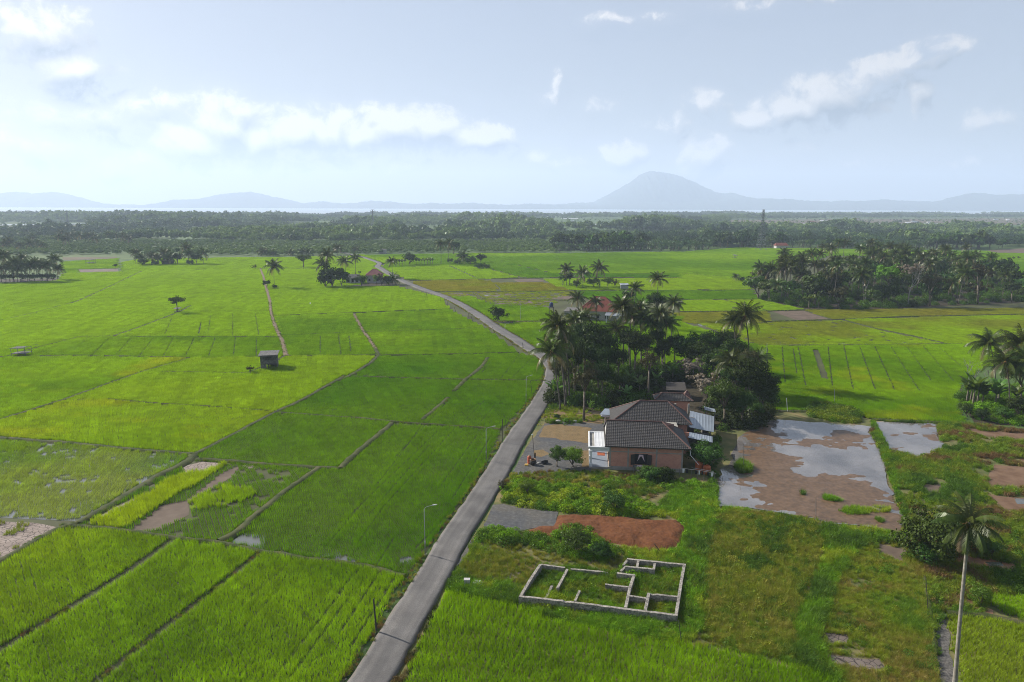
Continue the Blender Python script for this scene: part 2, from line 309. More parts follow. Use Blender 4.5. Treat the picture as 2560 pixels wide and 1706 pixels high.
# sea behind the coastal mangrove
mb = MB(); mb.add([(-9000,2900,.1),(-700,3100,.1),(1500,4100,.1),(5000,4900,.1),(14400,5200,.1),(14400,11500,.1),(-14400,11500,.1),(-14400,2900,.1)], [tuple(range(8))])
tag(mb.build('sea', M['sea']), 'bright strip of sea in front of the hills', kind='structure')
# hills: height field = traced ridge profile x depth bell x noise
prof = []
for v, l in (('a',"0,227 90,213 150,215 200,240 270,222 350,215 440,230 520,258 590,283 700,297 800,302 880,300 950,308 1050,305 1100,290 1200,268 1330,265 1430,245 1540,225 1700,213 1760,228 1870,252 1950,270 2000,285 2060,292 2180,278 2300,292"),
             ('b',"20,294 100,290 220,272 370,285 500,297 620,290 750,294 880,287 1000,298 1050,297 1150,303 1290,292 1450,300 1600,287 1720,285 1760,260 1830,225 1900,185 1970,140 2040,90 2090,72 2170,78 2240,90 2290,105"),
             ('c',"0,115 70,140 150,180 220,212 290,225 330,220 420,245 510,258 600,258 660,270 720,260 800,270 900,277 1000,280 1100,272 1200,278 1370,265 1450,270 1600,280 1700,278 1800,272 1850,252 1980,220 2050,222 2130,235 2200,230 2325,228")):
    for t in l.split():
        x, y = map(float, t.split(',')); d = ray(v, x, y); prof.append((d[0]/d[1], d[2]/d[1]))
prof = np.array([(-1.5,.012),(-1.2,.02),(-.95,.028)]+prof+[(.95,.022),(1.2,.03),(1.5,.012)])
def hills(name, D, x0, x1, mask, nx=1700, ny=18, depth=1500., label=None):
    sx = np.linspace(x0, x1, nx); yy = np.linspace(-1, 1, ny); X, Yn = np.meshgrid(sx, yy)
    Y = D+Yn*depth*.5; Hh = np.interp(sx, prof[:,0], prof[:,1])*D+40; Hh = np.maximum(Hh*mask(sx), 8)
    bell = np.cos(Yn*math.pi/2)**.8; WX = X*D
    Z = Hh[None,:]*bell*(1-.28*np.abs(Yn)*fbm(WX/700., Y/700.))+(fbm(WX/38., Y/60., 4)-.5)*34*(bell > .1)-6
    v = np.stack([WX, Y, Z], -1).reshape(-1,3); f = [(j*nx+i, j*nx+i+1, (j+1)*nx+i+1, (j+1)*nx+i) for j in range(ny-1) for i in range(nx-1)]
    mb = MB(); mb.add(v, f); return tag(mb.build(name, M['hill'], smooth=False), label, kind='structure')
mt = lambda s: np.clip(1-np.abs((s-.21)/.24), 0, 1)
hills('hills', 9300., -1.45, 1.45, lambda s: 1-.78*np.clip(1.25-np.abs((s-.2)/.14), 0, 1), label='low blue hills along the horizon')
hills('mountain', 10300., .0, .5, lambda s: np.clip(2.3-np.abs((s-.215)/.135), 0, 1), nx=700, depth=2600., label='single tall peak standing in the haze')
# ================================================================ road
rd = [(-17.5,35),(-14.8,44),(-12.1,51.6),(-10.6,58.8),(-8.4,69.5),(-6.9,77.8),(-4.9,86.2),(-3.2,94),(-1.4,102.5),(.3,111.7),(2.5,121.5),(5.2,133),(7.3,143),(8.6,150),(9.8,159),(10.2,168.5),(8.7,180),(5.2,190),(.8,205.5),(-4.2,221),(-13.1,253.1),(-22.4,282.6),(-32,307),(-43.5,331),(-54.5,356),(-64.3,382),(-74.2,409),(-83.5,436.6),(-89,453),(-91,466),(-93.5,482),(-103,506),(-117.7,538.8),(-133,567),(-150,600),(-175,660)]
def smooth(pl, k=6):
    pl = [np.array(q, float) for q in pl]; out = []
    for i in range(len(pl)-1):
        p0 = pl[max(i-1,0)]; p1 = pl[i]; p2 = pl[i+1]; p3 = pl[min(i+2,len(pl)-1)]
        for j in range(k):
            t = j/k; out.append(.5*((2*p1)+(-p0+p2)*t+(2*p0-5*p1+4*p2-p3)*t*t+(-p0+3*p1-3*p2+p3)*t**3))
    return np.array(out+[pl[-1]])
ROAD = smooth(rd)
def ribbon(name, cl, w, z, mat, edge=.0, th=.12, label=None):
    k = len(cl); tg = np.gradient(cl, axis=0); tg /= np.linalg.norm(tg, axis=1)[:,None]; nr = np.stack([-tg[:,1], tg[:,0]], 1)
    s = np.concatenate([[0], np.cumsum(np.linalg.norm(np.diff(cl, axis=0), axis=1))]); m = 9; vs = []; uv = []
    for i in range(k):
        for j in range(m):
            u = j/(m-1); e = (float(fbm(cl[i,0]*.8+j, cl[i,1]*.8, 3))-.5)*edge*(1 if j in (0, m-1) else 0)
            q = cl[i]+nr[i]*((u-.5)*-w+e); vs.append((q[0], q[1], z+.05*(1-(2*u-1)**2))); uv.append((u, s[i]))
    fs = [(i*m+j, i*m+j+1, (i+1)*m+j+1, (i+1)*m+j) for i in range(k-1) for j in range(m-1)]
    b = len(vs)
    for i in range(k):
        for j in (0, m-1): q = vs[i*m+j]; vs.append((q[0], q[1], z-th)); uv.append((j/(m-1), s[i]))
    for i in range(k-1):
        fs += [(i*m, (i+1)*m, b+2*i+2, b+2*i), (i*m+m-1, b+2*i+1, b+2*i+3, (i+1)*m+m-1)]
    mb = MB(); mb.add(vs, fs); o = mb.build(name, mat, smooth=True); l = o.data.uv_layers.new(name='UVMap')
    for lp in o.data.loops: l.data[lp.index].uv = uv[lp.vertex_index]
    return tag(o, label, kind='structure')
ribbon('road', ROAD, 3.7, .16, M['road'], .42, .2, 'narrow grey asphalt road running away through the fields')
RW = 1.85
# ================================================================ fields: sheets
LEFT = P("d:-900,1700 -900,900 a:-900,840 -300,835 0,845 400,825 430,765 830,755 960,750 820,690 960,672 1400,665 2325,655 b:150,640 330,690 260,720 390,800 470,845 560,882 690,935 800,990 930,1065 1060,1145 1180,1230 1300,1320 1400,1420 1395,1490 1330,1568 e:1040,20 890,240 810,350 650,610 550,735 465,862 300,1060 190,1270 20,1568 -100,1750")
sheet('paddy_ground', LEFT, 0., M['paddy'], 'muddy ground under the rice left of the road')
RIGHT = P("b:470,840 290,735 160,650 980,628 1500,630 c:0,622 400,590 1000,598 2325,625 2600,640 2600,1300 1900,1300 f:1570,132 1080,112 1000,95 690,65 480,62 c:540,1560 g:1800,1000 1400,900 1200,860 800,860 500,900 250,900 150,800 b:1345,1290 1050,1110 700,930")
sheet('paddy_ground', RIGHT, .0, M['paddy'], 'muddy ground under the rice right of the road')
sheet('bare_earth', P("a:420,660 790,655 790,668 430,678"), .02, M['earthdim'], 'strip of bare brown earth behind the far left fields')

sheet('bare_earth', P("c:2080,612 2325,598 2500,600 2500,630 2120,628"), .02, M['brown'], 'bare pink earth at the forest edge far right')
sheet('dry_field', P("a:520,742 800,735 800,755 530,760"), .02, M['brown'], amp=.6)
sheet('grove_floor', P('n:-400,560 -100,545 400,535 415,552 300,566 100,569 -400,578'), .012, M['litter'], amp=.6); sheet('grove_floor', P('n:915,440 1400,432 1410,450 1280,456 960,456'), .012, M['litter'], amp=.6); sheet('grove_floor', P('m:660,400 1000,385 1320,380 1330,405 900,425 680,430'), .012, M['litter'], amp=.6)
# left: water and mud
sheet('flooded_paddy', P("d:-900,140 0,222 400,250 760,285 1085,312 1070,340 840,440 560,610 420,675 0,655 -900,600"), .02, M['water'], 'shallow water between the young rice rows on the left')
sheet('cracked_mud', P("d:-600,690 0,675 180,685 330,712 180,795 0,895 -600,1200"), .03, M['crack'], 'pale cracked dry paddy at the left edge', amp=.3)
sheet('cracked_mud', P("d:550,645 640,590 830,515 850,540 700,590 565,655"), .035, M['crack'], amp=.3)
sheet('cracked_mud', P("d:1005,372 1120,345 1240,352 1160,398 1020,408"), .035, M['crack'], amp=.3)
sheet('cracked_mud', P("d:730,712 900,590 1040,555 1240,400 1330,370 1290,430 1060,560 1050,640 900,715 780,735"), .03, M['brown'], amp=.5)
sheet('cracked_mud', P("d:1340,362 1430,366 1380,385"), .03, M['crack'], amp=.2)
for q in ("d:1285,775 1350,745 1470,755 1465,830 1300,815", "e:0,850 0,912 -100,905 -110,860 ", "e:20,870 90,890 80,925 -10,905", "d:1540,840 1620,845 1610,865 1545,858", "e:340,870 400,880 390,915 330,905"):
    sheet('puddle', P(q), .03, M['water'], amp=.5)
# right mid: dry plots
for nm, q, m in (('dry_field',"b:640,900 870,903 860,922 700,924",'brown'), ('wet_mud',"b:905,900 1100,900 1160,908 1150,935 980,943",'brown'), ('dry_field',"b:1400,928 1590,905 1570,945 1400,940",'brown'),
                 ('dry_field',"b:1040,955 1500,950 1320,972 1080,976",'brown'), ('dry_field',"b:1170,808 1340,803 1385,822 1200,826",'brown'), ('ploughed_field',"c:620,1025 830,1020 1020,1080 800,1088",'brown'), ('dry_field',"c:0,820 290,820 300,835 0,838",'brown'), ('dry_field',"b:1890,820 2100,818 2100,835 1900,838",'brown')):
    sheet(nm, P(q), .03, M[m], amp=.5)
for q in ("b:920,908 1040,910 1000,918 930,917", "b:1030,922 1130,918 1140,930 1060,935", "b:2165,830 2195,818 2250,828 2200,836", "b:1450,918 1500,915 1490,925 1455,926", "b:1370,832 1420,828 1430,838 1380,838", "c:540,1235 640,1225 760,1245 740,1262 545,1262", "c:1080,1240 1140,1235 1130,1252", "c:1250,1240 1330,1235 1340,1252 1260,1255", "c:1420,1230 1520,1235 1700,1244 1560,1256 1420,1252", "c:120,1110 260,1120 240,1130 130,1120", "c:1130,1195 1190,1205 1150,1215", "b:965,930 1010,932 990,943"):
    sheet('puddle', P(q), .04, M['water'], amp=.6)
# ---------------------------------------------------------------- right of the road, near
GR = P("e:230,1750 275,1568 500,1140 575,1040 660,925 735,762 850,585 890,480 965,392 1060,200 1150,50 g:250,1240 330,1000 450,900 1400,900 2300,1000 c:640,1500 f:480,60 690,62 1000,92 1570,130 2000,170 2600,300 2600,1900 800,1750")
sheet('weedy_ground', GR, .0, M['weedsoil'], 'overgrown ground right of the road')
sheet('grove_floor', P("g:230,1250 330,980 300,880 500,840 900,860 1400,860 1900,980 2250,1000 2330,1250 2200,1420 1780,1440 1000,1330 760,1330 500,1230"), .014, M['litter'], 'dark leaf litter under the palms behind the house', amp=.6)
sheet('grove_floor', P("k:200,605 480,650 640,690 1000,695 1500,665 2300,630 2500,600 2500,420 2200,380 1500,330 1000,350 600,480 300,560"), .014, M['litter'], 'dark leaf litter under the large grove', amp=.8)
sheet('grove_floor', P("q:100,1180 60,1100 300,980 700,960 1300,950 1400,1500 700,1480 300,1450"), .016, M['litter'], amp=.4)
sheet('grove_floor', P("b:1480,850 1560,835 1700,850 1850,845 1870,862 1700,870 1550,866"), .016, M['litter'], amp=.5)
sheet('yard', P("h:470,330 430,480 300,640 140,905 100,975 330,960 560,940 900,945 900,900 1060,640 1060,470 860,450 700,440"), .02, M['gravel'], 'gravel forecourt beside the house', amp=.3)
sheet('yard', P("h:430,490 600,478 880,515 860,660 700,640 540,610 380,605 400,545"), .03, M['straw'], 'dry straw coloured grass on the forecourt', amp=.7, step=.6)
sheet('yard', P("h:780,735 890,730 895,900 800,890 760,800"), .03, M['straw'], amp=.4, step=.6)
sheet('yard', P("h:330,735 420,725 480,765 400,800 330,790"), .03, M['straw'], amp=.35, step=.6)
sheet('yard', P("h:470,330 560,340 830,370 1010,380 1000,470 840,455 640,440 440,470"), .03, M['straw'], amp=.4, step=.6)
sheet('gravel_patch', P("e:795,690 850,585 905,578 1050,610 1215,625 1190,700 1050,718 990,735 800,715"), .05, M['gravel'], 'dark grey gravel patch at the roadside', amp=.35, step=.6)
sheet('gravel_patch', P("e:640,930 735,765 770,790 720,870"), .03, M['gravel'], amp=.2, step=.6)
sheet('bare_soil', P("e:730,830 1100,880 1090,940 1040,1000 900,1010 840,960 700,930"), .02, M['straw'], 'reddish bare ground beside the road', amp=.6, step=.8)
sheet('bare_soil', P("e:905,975 950,945 1000,960 1005,1000 930,1002"), .03, M['crack'], amp=.25, step=.5)
for q, m, l in (("f:1100,800 1180,815 1260,835 1230,900 1120,850",'brown',None), ("f:1340,480 1440,470 1450,505 1370,515",'brown',None), ("f:1295,605 1380,615 1370,660 1310,655",'brown',None),
             ("f:1715,530 1910,545 2300,570 2300,625 1910,615 1800,612",'soil','brown bare strip far right'), ("f:1520,155 1910,175 2400,210 2400,290 1910,265 1700,200",'soil',None), ("f:1780,280 1910,290 2400,330 2400,370 1910,345",'soil',None),
             ("f:1740,360 1910,370 2400,410 2400,500 1910,480 1720,480 1700,440",'soil',None), ("f:1800,770 1910,770 2300,810 2300,870 1910,860 1830,835",'soil',None), ("f:1500,870 1640,865 1780,880 1860,915 1850,960 1700,950 1540,900",'orange','muddy orange puddle behind the tall palm'),
             ("f:1590,1110 1650,1130 1740,1170 1740,1195 1640,1185 1580,1165",'orange',None), ("f:805,1295 870,1280 945,1310 930,1355 830,1350",'crack2',None), ("f:830,1415 940,1425 1110,1440 1160,1500 1000,1510 850,1470",'crack2',None),
             ("f:670,1020 745,1025 750,1080 690,1100 665,1070",'soil',None), ("f:785,780 840,775 835,840 790,845",'brown',None), ("f:1405,1160 1465,1170 1500,1300 1530,1568 1440,1568 1420,1300",'stone','strip of rubble and dry stems beside the rice'), ("f:1370,870 1440,900 1400,980 1360,940",'weedsoil',None)):
    sheet('bare_soil', P(q), .025, M[m], l, amp=.4, step=.7)
sheet('water', P("f:1690,900 1790,900 1800,925 1720,925"), .04, M['water'], amp=.2, step=.5)
sheet('water', P("f:1850,545 2100,560 2100,590 1870,580"), .04, M['water'], amp=.3, step=.5)
# red earth mound: low plateau with rough top
def mound(name, pl, mat, h, step, label, rough=.18, ramp_=1.2):
    pl = np.array(rough_poly(pl, 1., .4, 5.)); x0, y0 = pl.min(0)-.5; x1, y1 = pl.max(0)+.5
    xs = np.arange(x0, x1, step); ys = np.arange(y0, y1, step); X, Y = np.meshgrid(xs, ys); d = dseg(X, Y, pl, True)*np.where(inside(pl, X, Y), 1, -1)
    Z = np.clip(d/ramp_, -1, 1); Z = np.where(Z > 0, Z*(2-Z), Z)*h+(fbm(X*.7, Y*.7, 4)-.45)*rough*2*np.clip(d/ramp_+.2, 0, 1)+.02*np.sin(X*2.2+Y)
    nx = len(xs); idx = np.arange(nx*len(ys)).reshape(len(ys), nx); keep = (d[:-1,:-1] > -step*1.2)
    f = np.stack([idx[:-1,:-1], idx[:-1,1:], idx[1:,1:], idx[1:,:-1]], -1)[keep]
    mb = MB(); mb.add(np.stack([X, Y, Z], -1).reshape(-1,3), f.tolist()); return tag(mb.build(name, mat, smooth=True), label, kind='structure')
mound('red_earth', P("e:1040,725 1100,705 1190,700 1215,640 1300,634 1560,650 1740,668 1870,670 1915,705 1905,780 1850,830 1740,842 1650,820 1560,800 1400,772 1250,765 1100,750"), M['red'], .3, .22, 'raised pad of bare red earth', .28)
# flooded pond: mud relief under a flat water sheet
POND = P("f:465,112 640,118 1050,150 1060,185 1130,320 1170,450 1192,560 1240,650 1245,745 1000,705 840,692 740,657 600,632 430,612 300,597 215,592 212,500 235,400 290,300 330,200 420,140")
MUD = [P("f:650,222 760,222 900,192 1010,190 1040,240 1005,275 900,262 800,255 690,242"), P("f:350,290 450,262 540,290 610,335 650,395 700,428 900,420 1010,450 1060,485 1110,522 1180,600 1250,750 1000,710 740,660 520,612 350,535 425,480 400,400 320,330"), P("f:400,150 500,138 570,175 590,245 490,245 440,235 400,210")]
def pond(name, pl, muds, wl, label):
    pl = np.array(rough_poly(pl, 1.2, 1.0, 3.)); x0, y0 = pl.min(0)-2; x1, y1 = pl.max(0)+2; st = .3
    xs = np.arange(x0, x1, st); ys = np.arange(y0, y1, st); X, Y = np.meshgrid(xs, ys); m = np.full(X.shape, -9.)
    nx_ = (fbm(X*.22, Y*.22, 4)-.5)*5
    for q in muds: m = np.maximum(m, dseg(X, Y, q, True)*np.where(inside(q, X, Y), 1, -1))
    Z = np.clip((m+nx_)*.014, -.10, .045)+(fbm(X*.5, Y*.8, 6)-.5)*.13
    idx = np.arange(X.size).reshape(X.shape); keep = inside(pl, X, Y)[:-1,:-1]
    f = np.stack([idx[:-1,:-1], idx[:-1,1:], idx[1:,1:], idx[1:,:-1]], -1)[keep]
    mb = MB(); mb.add(np.stack([X, Y, Z+.08], -1).reshape(-1,3), f.tolist()); tag(mb.build(name+'_bed', M['pondmud'], smooth=True), 'brown mud showing in the '+label, kind='structure')
    sheet(name, pl, .08+wl, M['pond'], label)
pond('pond', POND, MUD, -.005, 'flooded paddy with sky reflected in muddy water')
POND2 = P("f:1088,123 1250,128 1422,135 1440,190 1465,275 1400,300 1320,322 1240,305 1165,290 1130,230")
pond('pond', POND2, [P("f:1190,180 1300,185 1420,200 1400,240 1330,200 1230,205"), P("f:1130,250 1200,280 1320,310 1160,300"), P("f:1370,140 1430,150 1400,260")], .01, 'small shallow pond right of the large flooded paddy')
# ---------------------------------------------------------------- bunds
BUNDS = []   # (polyline, half width)
def bund(s, w=.7, h=.32, m='bund', name='earth_bund', label=None):
    pl = P(s); BUNDS.append((pl, w/2)); sg = []
    for i in range(len(pl)-1):
        L = np.hypot(*(pl[i+1]-pl[i])); k = max(1, min(90, int(L/1.2))); sg += [pl[i]+(pl[i+1]-pl[i])*j/k for j in range(k)]
    sg.append(pl[-1]); c = np.array(sg); tg = np.gradient(c, axis=0); tg /= np.linalg.norm(tg, axis=1)[:,None]+1e-9; nr = np.stack([-tg[:,1], tg[:,0]], 1)
    c = c+nr*((fbm(c[:,0]*.35, c[:,1]*.35, 3)-.5)*w*.7)[:,None]; vs = []; k = len(c)
    for i in range(k):
        n1 = .75+.5*float(fbm(c[i,0]*.8, c[i,1]*.8, 2))
        for o, z in ((-.75,-.02),(-.4,h*.8),(0,h),(.4,h*.85),(.75,-.02)):
            q = c[i]+nr[i]*o*w*n1; vs.append((q[0], q[1], z*(.7+.6*float(fbm(q[0]*1.3, q[1]*1.3, 2))) if z > 0 else z))
    fs = [(i*5+j, i*5+j+1, i*5+j+6, i*5+j+5) for i in range(k-1) for j in range(4)]
    mb = MB(); mb.add(vs, fs); return tag(mb.build(name, M[m], smooth=True), label, kind='structure')
bund("b:240,1280 260,1325 200,1380 90,1450 0,1492 a:2325,1465 d:1690,0 1530,72 1090,305", 1.0, label='long winding bund crossing the left fields')
bund("d:1090,305 1000,368 850,440 560,615 430,688", 1.3); bund("d:430,688 330,718 180,800 0,905 -300,1100", 1.0)
bund("d:1530,68 1150,40 860,22 600,2", .4); bund("d:-300,170 0,213 400,245 760,280 1085,305", .8)
bund("d:-300,190 0,115 350,5 a:950,1440 1280,1345", .8); bund("a:1090,1436 1680,1446", .6); bund("a:1680,1442 1760,1412", .7); bund("a:1870,1362 1925,1330", .7)
bund("a:1760,740 1780,790 1800,870 1825,960 1830,1020 1850,1100 1880,1170 1905,1220 1925,1290 1935,1325", 1.3, .2, 'path', 'dirt_path', 'brown dirt path running back from the grey field hut')
bund("b:95,1045 150,1150 190,1205 240,1280", 1.2, .2, 'path', 'dirt_path', 'short brown dirt path in the middle of the left fields')
bund("b:260,1325 700,1318 1100,1308 1210,1305", .5); bund("d:1085,335 1300,345 1450,360 1740,380 1880,382 e:0,385", .8)
bund("d:1770,383 1550,540 1420,650 1270,770 1220,790", 1.1, .4); bund("e:0,385 130,270 290,135", 1.2, .4); bund("e:460,112 600,-8", .9); bund("b:770,1568 860,1480 960,1400 1000,1340", 1.0)
bund("d:1530,72 1910,100 e:100,104 290,125 640,150 890,165", .6); bund("b:90,1470 500,1478 860,1490 1390,1497", .5)
bund("d:350,700 620,720 960,770 1220,795 1440,845 1700,885 1910,905 e:200,940 360,985", .6)
bund("a:0,1090 240,1035 520,960 760,850 955,755", .8); bund("a:-200,1390 70,1325 280,1265 520,1205", .6); bund("a:520,1200 770,1195 930,1140 1190,1040 1290,990", 1.0)
for s in ("a:0,1335 460,1325 800,1330 1280,1341", "a:420,820 840,808", "a:955,750 1750,738", "a:1220,1028 1820,1025", "a:770,1197 1890,1200", "a:1840,980 2325,970 b:510,945", "a:1860,1055 2325,1038 b:90,1035 740,1010", "a:1905,1190 2325,1172 b:960,1140", "a:1935,1328 b:0,1325 260,1325", "a:800,938 1500,932", "a:1920,730 2140,735", "a:-200,850 400,830"): bund(s, .6)
for s in ("b:1040,1093 1400,1094 1600,1096", "b:470,818 1000,806 1240,802", "b:1240,802 1380,806", "b:640,893 900,893 1580,888", "b:900,898 980,945", "b:1040,950 1540,950", "b:1560,885 2325,883 c:0,884 490,884", "b:980,690 1550,690 1900,660 2325,630", "b:1420,797 2325,795", "b:740,718 920,800", "b:1030,745 1240,800", "b:1600,725 2040,720", "b:1450,770 1700,768", "c:0,948 540,945", "c:300,950 600,1025", "c:560,1095 1100,1080 1500,1062 2325,1046 2600,1040", "c:1090,1085 1300,1140 1560,1190 1775,1242", "c:0,1028 600,1024 1000,1010", "c:540,1258 1100,1256 1950,1246", "c:150,740 500,752", "c:120,880 200,880", "c:0,770 280,790"): bund(s, .9)
for s in ("f:480,65 700,66 1000,95", "f:1070,112 1300,122 1570,135 1910,170", "c:300,668 500,664"): bund(s, .8)
bund("f:1480,1190 1700,1205 1910,1250 2100,1290", .8); bund("f:1360,990 1390,1200 1420,1420", .4)
# footpaths
bund("b:1400,1095 1040,1095", .9, .12, 'path', 'dirt_path')
# lanes where nothing is planted: (polyline, half width)
LANES = []
def lane(s, w): LANES.append((P(s), w/2))
lane("d:955,785 700,965 340,1190 0,1395 -200,1520", 1.0); lane("d:1435,862 1150,1090 850,1320 530,1575 300,1760", .8)
for s in ("e:222,962 0,1300", "e:100,955 -20,1090", "d:1910,1060 1500,1580", "d:1905,1150 1600,1568", "d:1545,1065 1350,1275", "d:1130,800 1000,905", "d:1390,905 1010,1190", "d:1620,900 1340,1150", "e:300,1000 60,1380"): lane(s, .14)
for s in ("a:595,1205 500,1290", "a:745,1205 620,1325", "a:885,1210 780,1325", "a:1040,1205 945,1325", "a:1172,1205 1105,1330", "a:1315,1205 1255,1330", "a:1455,1205 1410,1330", "a:1592,1205 1577,1330", "a:1732,1205 1733,1330", "a:2288,1185 2305,1320", "a:2165,1190 2165,1320", "a:1425,1050 1405,1180", "a:1575,1040 1573,1195", "a:1725,1040 1750,1190", "a:1360,1110 1345,1185", "a:1160,1080 1110,1190", "a:1340,1180 1360,1100", "b:60,1190 75,1300"): lane(s, .22)
for s in ("c:690,1268 710,1510", "c:765,1280 790,1450", "c:798,1268 850,1530", "c:1000,1265 1030,1535", "c:1107,1262 1170,1555", "c:1213,1262 1320,1560", "c:1315,1262 1450,1560", "c:1422,1262 1620,1568", "c:1530,1262 1700,1500", "c:1640,1262 1850,1500", "c:590,1268 590,1500", "c:1740,1262 1900,1400"): lane(s, .30)
lane("c:915,1290 980,1480", 1.6)
for s in ("e:600,10 300,330", "e:470,120 380,250 200,480", "e:800,10 660,150", "e:870,20 760,150", "e:760,200 560,480", "e:640,160 240,600 100,800", "e:540,180 60,640", "e:300,770 200,930", "e:680,560 420,830", "e:840,200 620,560", "b:1215,1315 1090,1480", "b:1320,1320 1150,1490", "b:1050,1330 960,1440", "e:0,60 -60,110", "e:360,30 200,110", "d:1650,150 1350,300", "d:1850,110 1720,230", "e:140,560 -60,800", "e:500,250 180,620"): lane(s, .10)
# ================================================================ scatter system (only for uncountable ground cover and far woods)
def gn_group(name, coll):
    ng = bpy.data.node_groups.new(name, 'GeometryNodeTree')
    ng.interface.new_socket('Geometry', in_out='INPUT', socket_type='NodeSocketGeometry'); ng.interface.new_socket('Geometry', in_out='OUTPUT', socket_type='NodeSocketGeometry')
    gi = ng.nodes.new('NodeGroupInput'); go = ng.nodes.new('NodeGroupOutput'); ci = ng.nodes.new('GeometryNodeCollectionInfo'); ip = ng.nodes.new('GeometryNodeInstanceOnPoints')
    ci.inputs['Collection'].default_value = coll; ci.inputs['Separate Children'].default_value = True; ci.inputs['Reset Children'].default_value = True
    ip.inputs['Pick Instance'].default_value = True; L = ng.links.new
    L(gi.outputs[0], ip.inputs['Points']); L(ci.outputs[0], ip.inputs['Instance'])
    for nm, t, s in (('rot','FLOAT_VECTOR','Rotation'),('scl','FLOAT_VECTOR','Scale'),('idx','INT','Instance Index')):
        a = ng.nodes.new('GeometryNodeInputNamedAttribute'); a.data_type = t; a.inputs['Name'].default_value = nm
        L([o for o in a.outputs if o.enabled and o.name == 'Attribute'][0], ip.inputs[s])
    L(ip.outputs[0], go.inputs[0]); return ng
def scatter(name, ng, xyz, rz, scl, idx, tint, label, tilt=None, kind='stuff'):
    n = len(xyz)
    if n == 0: return None
    me = bpy.data.meshes.new(name); me.vertices.add(n); me.vertices.foreach_set('co', np.asarray(xyz, np.float32).ravel())
    r = np.zeros((n,3), np.float32); r[:,2] = rz
    if tilt is not None: r[:,:2] = tilt
    scl = np.asarray(scl, np.float32); scl = np.repeat(scl[:,None], 3, 1) if scl.ndim == 1 else scl
    me.attributes.new('rot','FLOAT_VECTOR','POINT').data.foreach_set('vector', r.ravel()); me.attributes.new('scl','FLOAT_VECTOR','POINT').data.foreach_set('vector', scl.ravel())
    me.attributes.new('idx','INT','POINT').data.foreach_set('value', np.asarray(idx, np.int32))
    c = np.ones((n,4), np.float32); c[:,:3] = tint; me.attributes.new('tint','FLOAT_COLOR','POINT').data.foreach_set('color', c.ravel())
    o = bpy.data.objects.new(name, me); link(o); md = o.modifiers.new('scatter','NODES'); md.node_group = ng
    return tag(o, label, kind=kind)
def blades(n, cx, cy, h, w, lean, hv=.25, seg=2, rng=RNG):
    """n bent grass blades rooted near (cx,cy) arrays -> quads"""
    az = rng.uniform(0, 2*math.pi, n); le = rng.uniform(.15, 1, n)*lean; hh = h*rng.uniform(1-hv, 1+hv, n); px = np.stack([-np.sin(az), np.cos(az)], 1); dx = np.stack([np.cos(az), np.sin(az)], 1)
    base = np.stack([cx, cy], 1)+dx*.02; Q = []
    pts = []
    for i in range(seg+1):
        t = i/seg; off = dx*(le*hh*t**1.6)[:,None]; z = hh*(t-.35*le*t*t); wd = w*(1-t*.8)*.5
        pts.append((np.concatenate([base+off-px*wd, z[:,None]], 1), np.concatenate([base+off+px*wd, z[:,None]], 1)))
    for i in range(seg): Q.append(np.stack([pts[i][0], pts[i][1], pts[i+1][1], pts[i+1][0]], 1))
    return np.concatenate(Q)
def protos(cname, lst):
    co = bpy.data.collections.new(cname)
    for nm, me in lst: co.objects.link(bpy.data.objects.new(nm, me))
    return co
def rice_patch(cell, sp, nb, h, w, jit, lean=.45, seg=2):
    k = max(1, int(round(cell/sp))); g = (np.arange(k)+.5)/k*cell-cell/2; X, Y = np.meshgrid(g, g); n = k*k
    X = X.ravel()+RNG.normal(0, jit*(.5 if jit < .05 else 1.), n); Y = Y.ravel()+RNG.normal(0, jit, n)
    X = np.repeat(X, nb); Y = np.repeat(Y, nb); return blades(n*nb, X+RNG.normal(0,.02,n*nb), Y+RNG.normal(0,.02,n*nb), h, w, lean, .28, seg)
lst = []
for i in range(5): lst.append(('rice_a%d' % i, qmesh('rice_a', rice_patch(.72, .24, 13, .5, .034, .085, .6), [M['rice']])))      # 0-4 near
for i in range(4): lst.append(('rice_b%d' % i, qmesh('rice_b', rice_patch(1.35, .225, 5, .5, .06, .03, seg=1), [M['rice']])))   # 5-8 mid
for i in range(4): lst.append(('rice_c%d' % i, qmesh('rice_c', rice_patch(3.2, .36, 5, .5, .16, .15, seg=1), [M['rice']])))   # 9-12 far
for i in range(4): lst.append(('rice_d%d' % i, qmesh('rice_d', rice_patch(.72, .24, 9, .46, .034, .022, .4), [M['rice']])))      # 13-16 planted rows
for i in range(3):                                                                                                        # 17-19 young rows standing in water
    X, Y = np.meshgrid((np.arange(3)+.5)*.24-.36, (np.arange(4)+.5)*.18-.36); X = np.repeat(X.ravel()+RNG.normal(0,.02,12), 8); Y = np.repeat(Y.ravel()+RNG.normal(0,.02,12), 8)
    lst.append(('rice_e%d' % i, qmesh('rice_e', blades(96, X, Y, .38, .03, .45, .3), [M['rice']])))
for i in range(3): lst.append(('rice_f%d' % i, qmesh('rice_f', blades(13, RNG.normal(0,.05,13), RNG.normal(0,.07,13), .5, .034, .6, .28), [M['rice']])))   # 20-22 single hills for field edges
RICE = gn_group('rice_scatter', protos('rice_plants', lst))
CELL = [.72, 1.35, 3.2]; OFF = [0, 5, 9]; CNT = [5, 4, 4]; BAND = [(0,135),(135,330),(330,900)]
T = dict(bright=(.205,.36,.005), far=(.218,.375,.010), mid=(.122,.255,.003), dark=(.078,.205,.003), deep=(.06,.18,.007), yel=(.235,.37,.007), gold=(.33,.37,.01), olive=(.20,.25,.02), tan=(.215,.22,.03), nurs=(.33,.44,.008), pale=(.24,.33,.04))
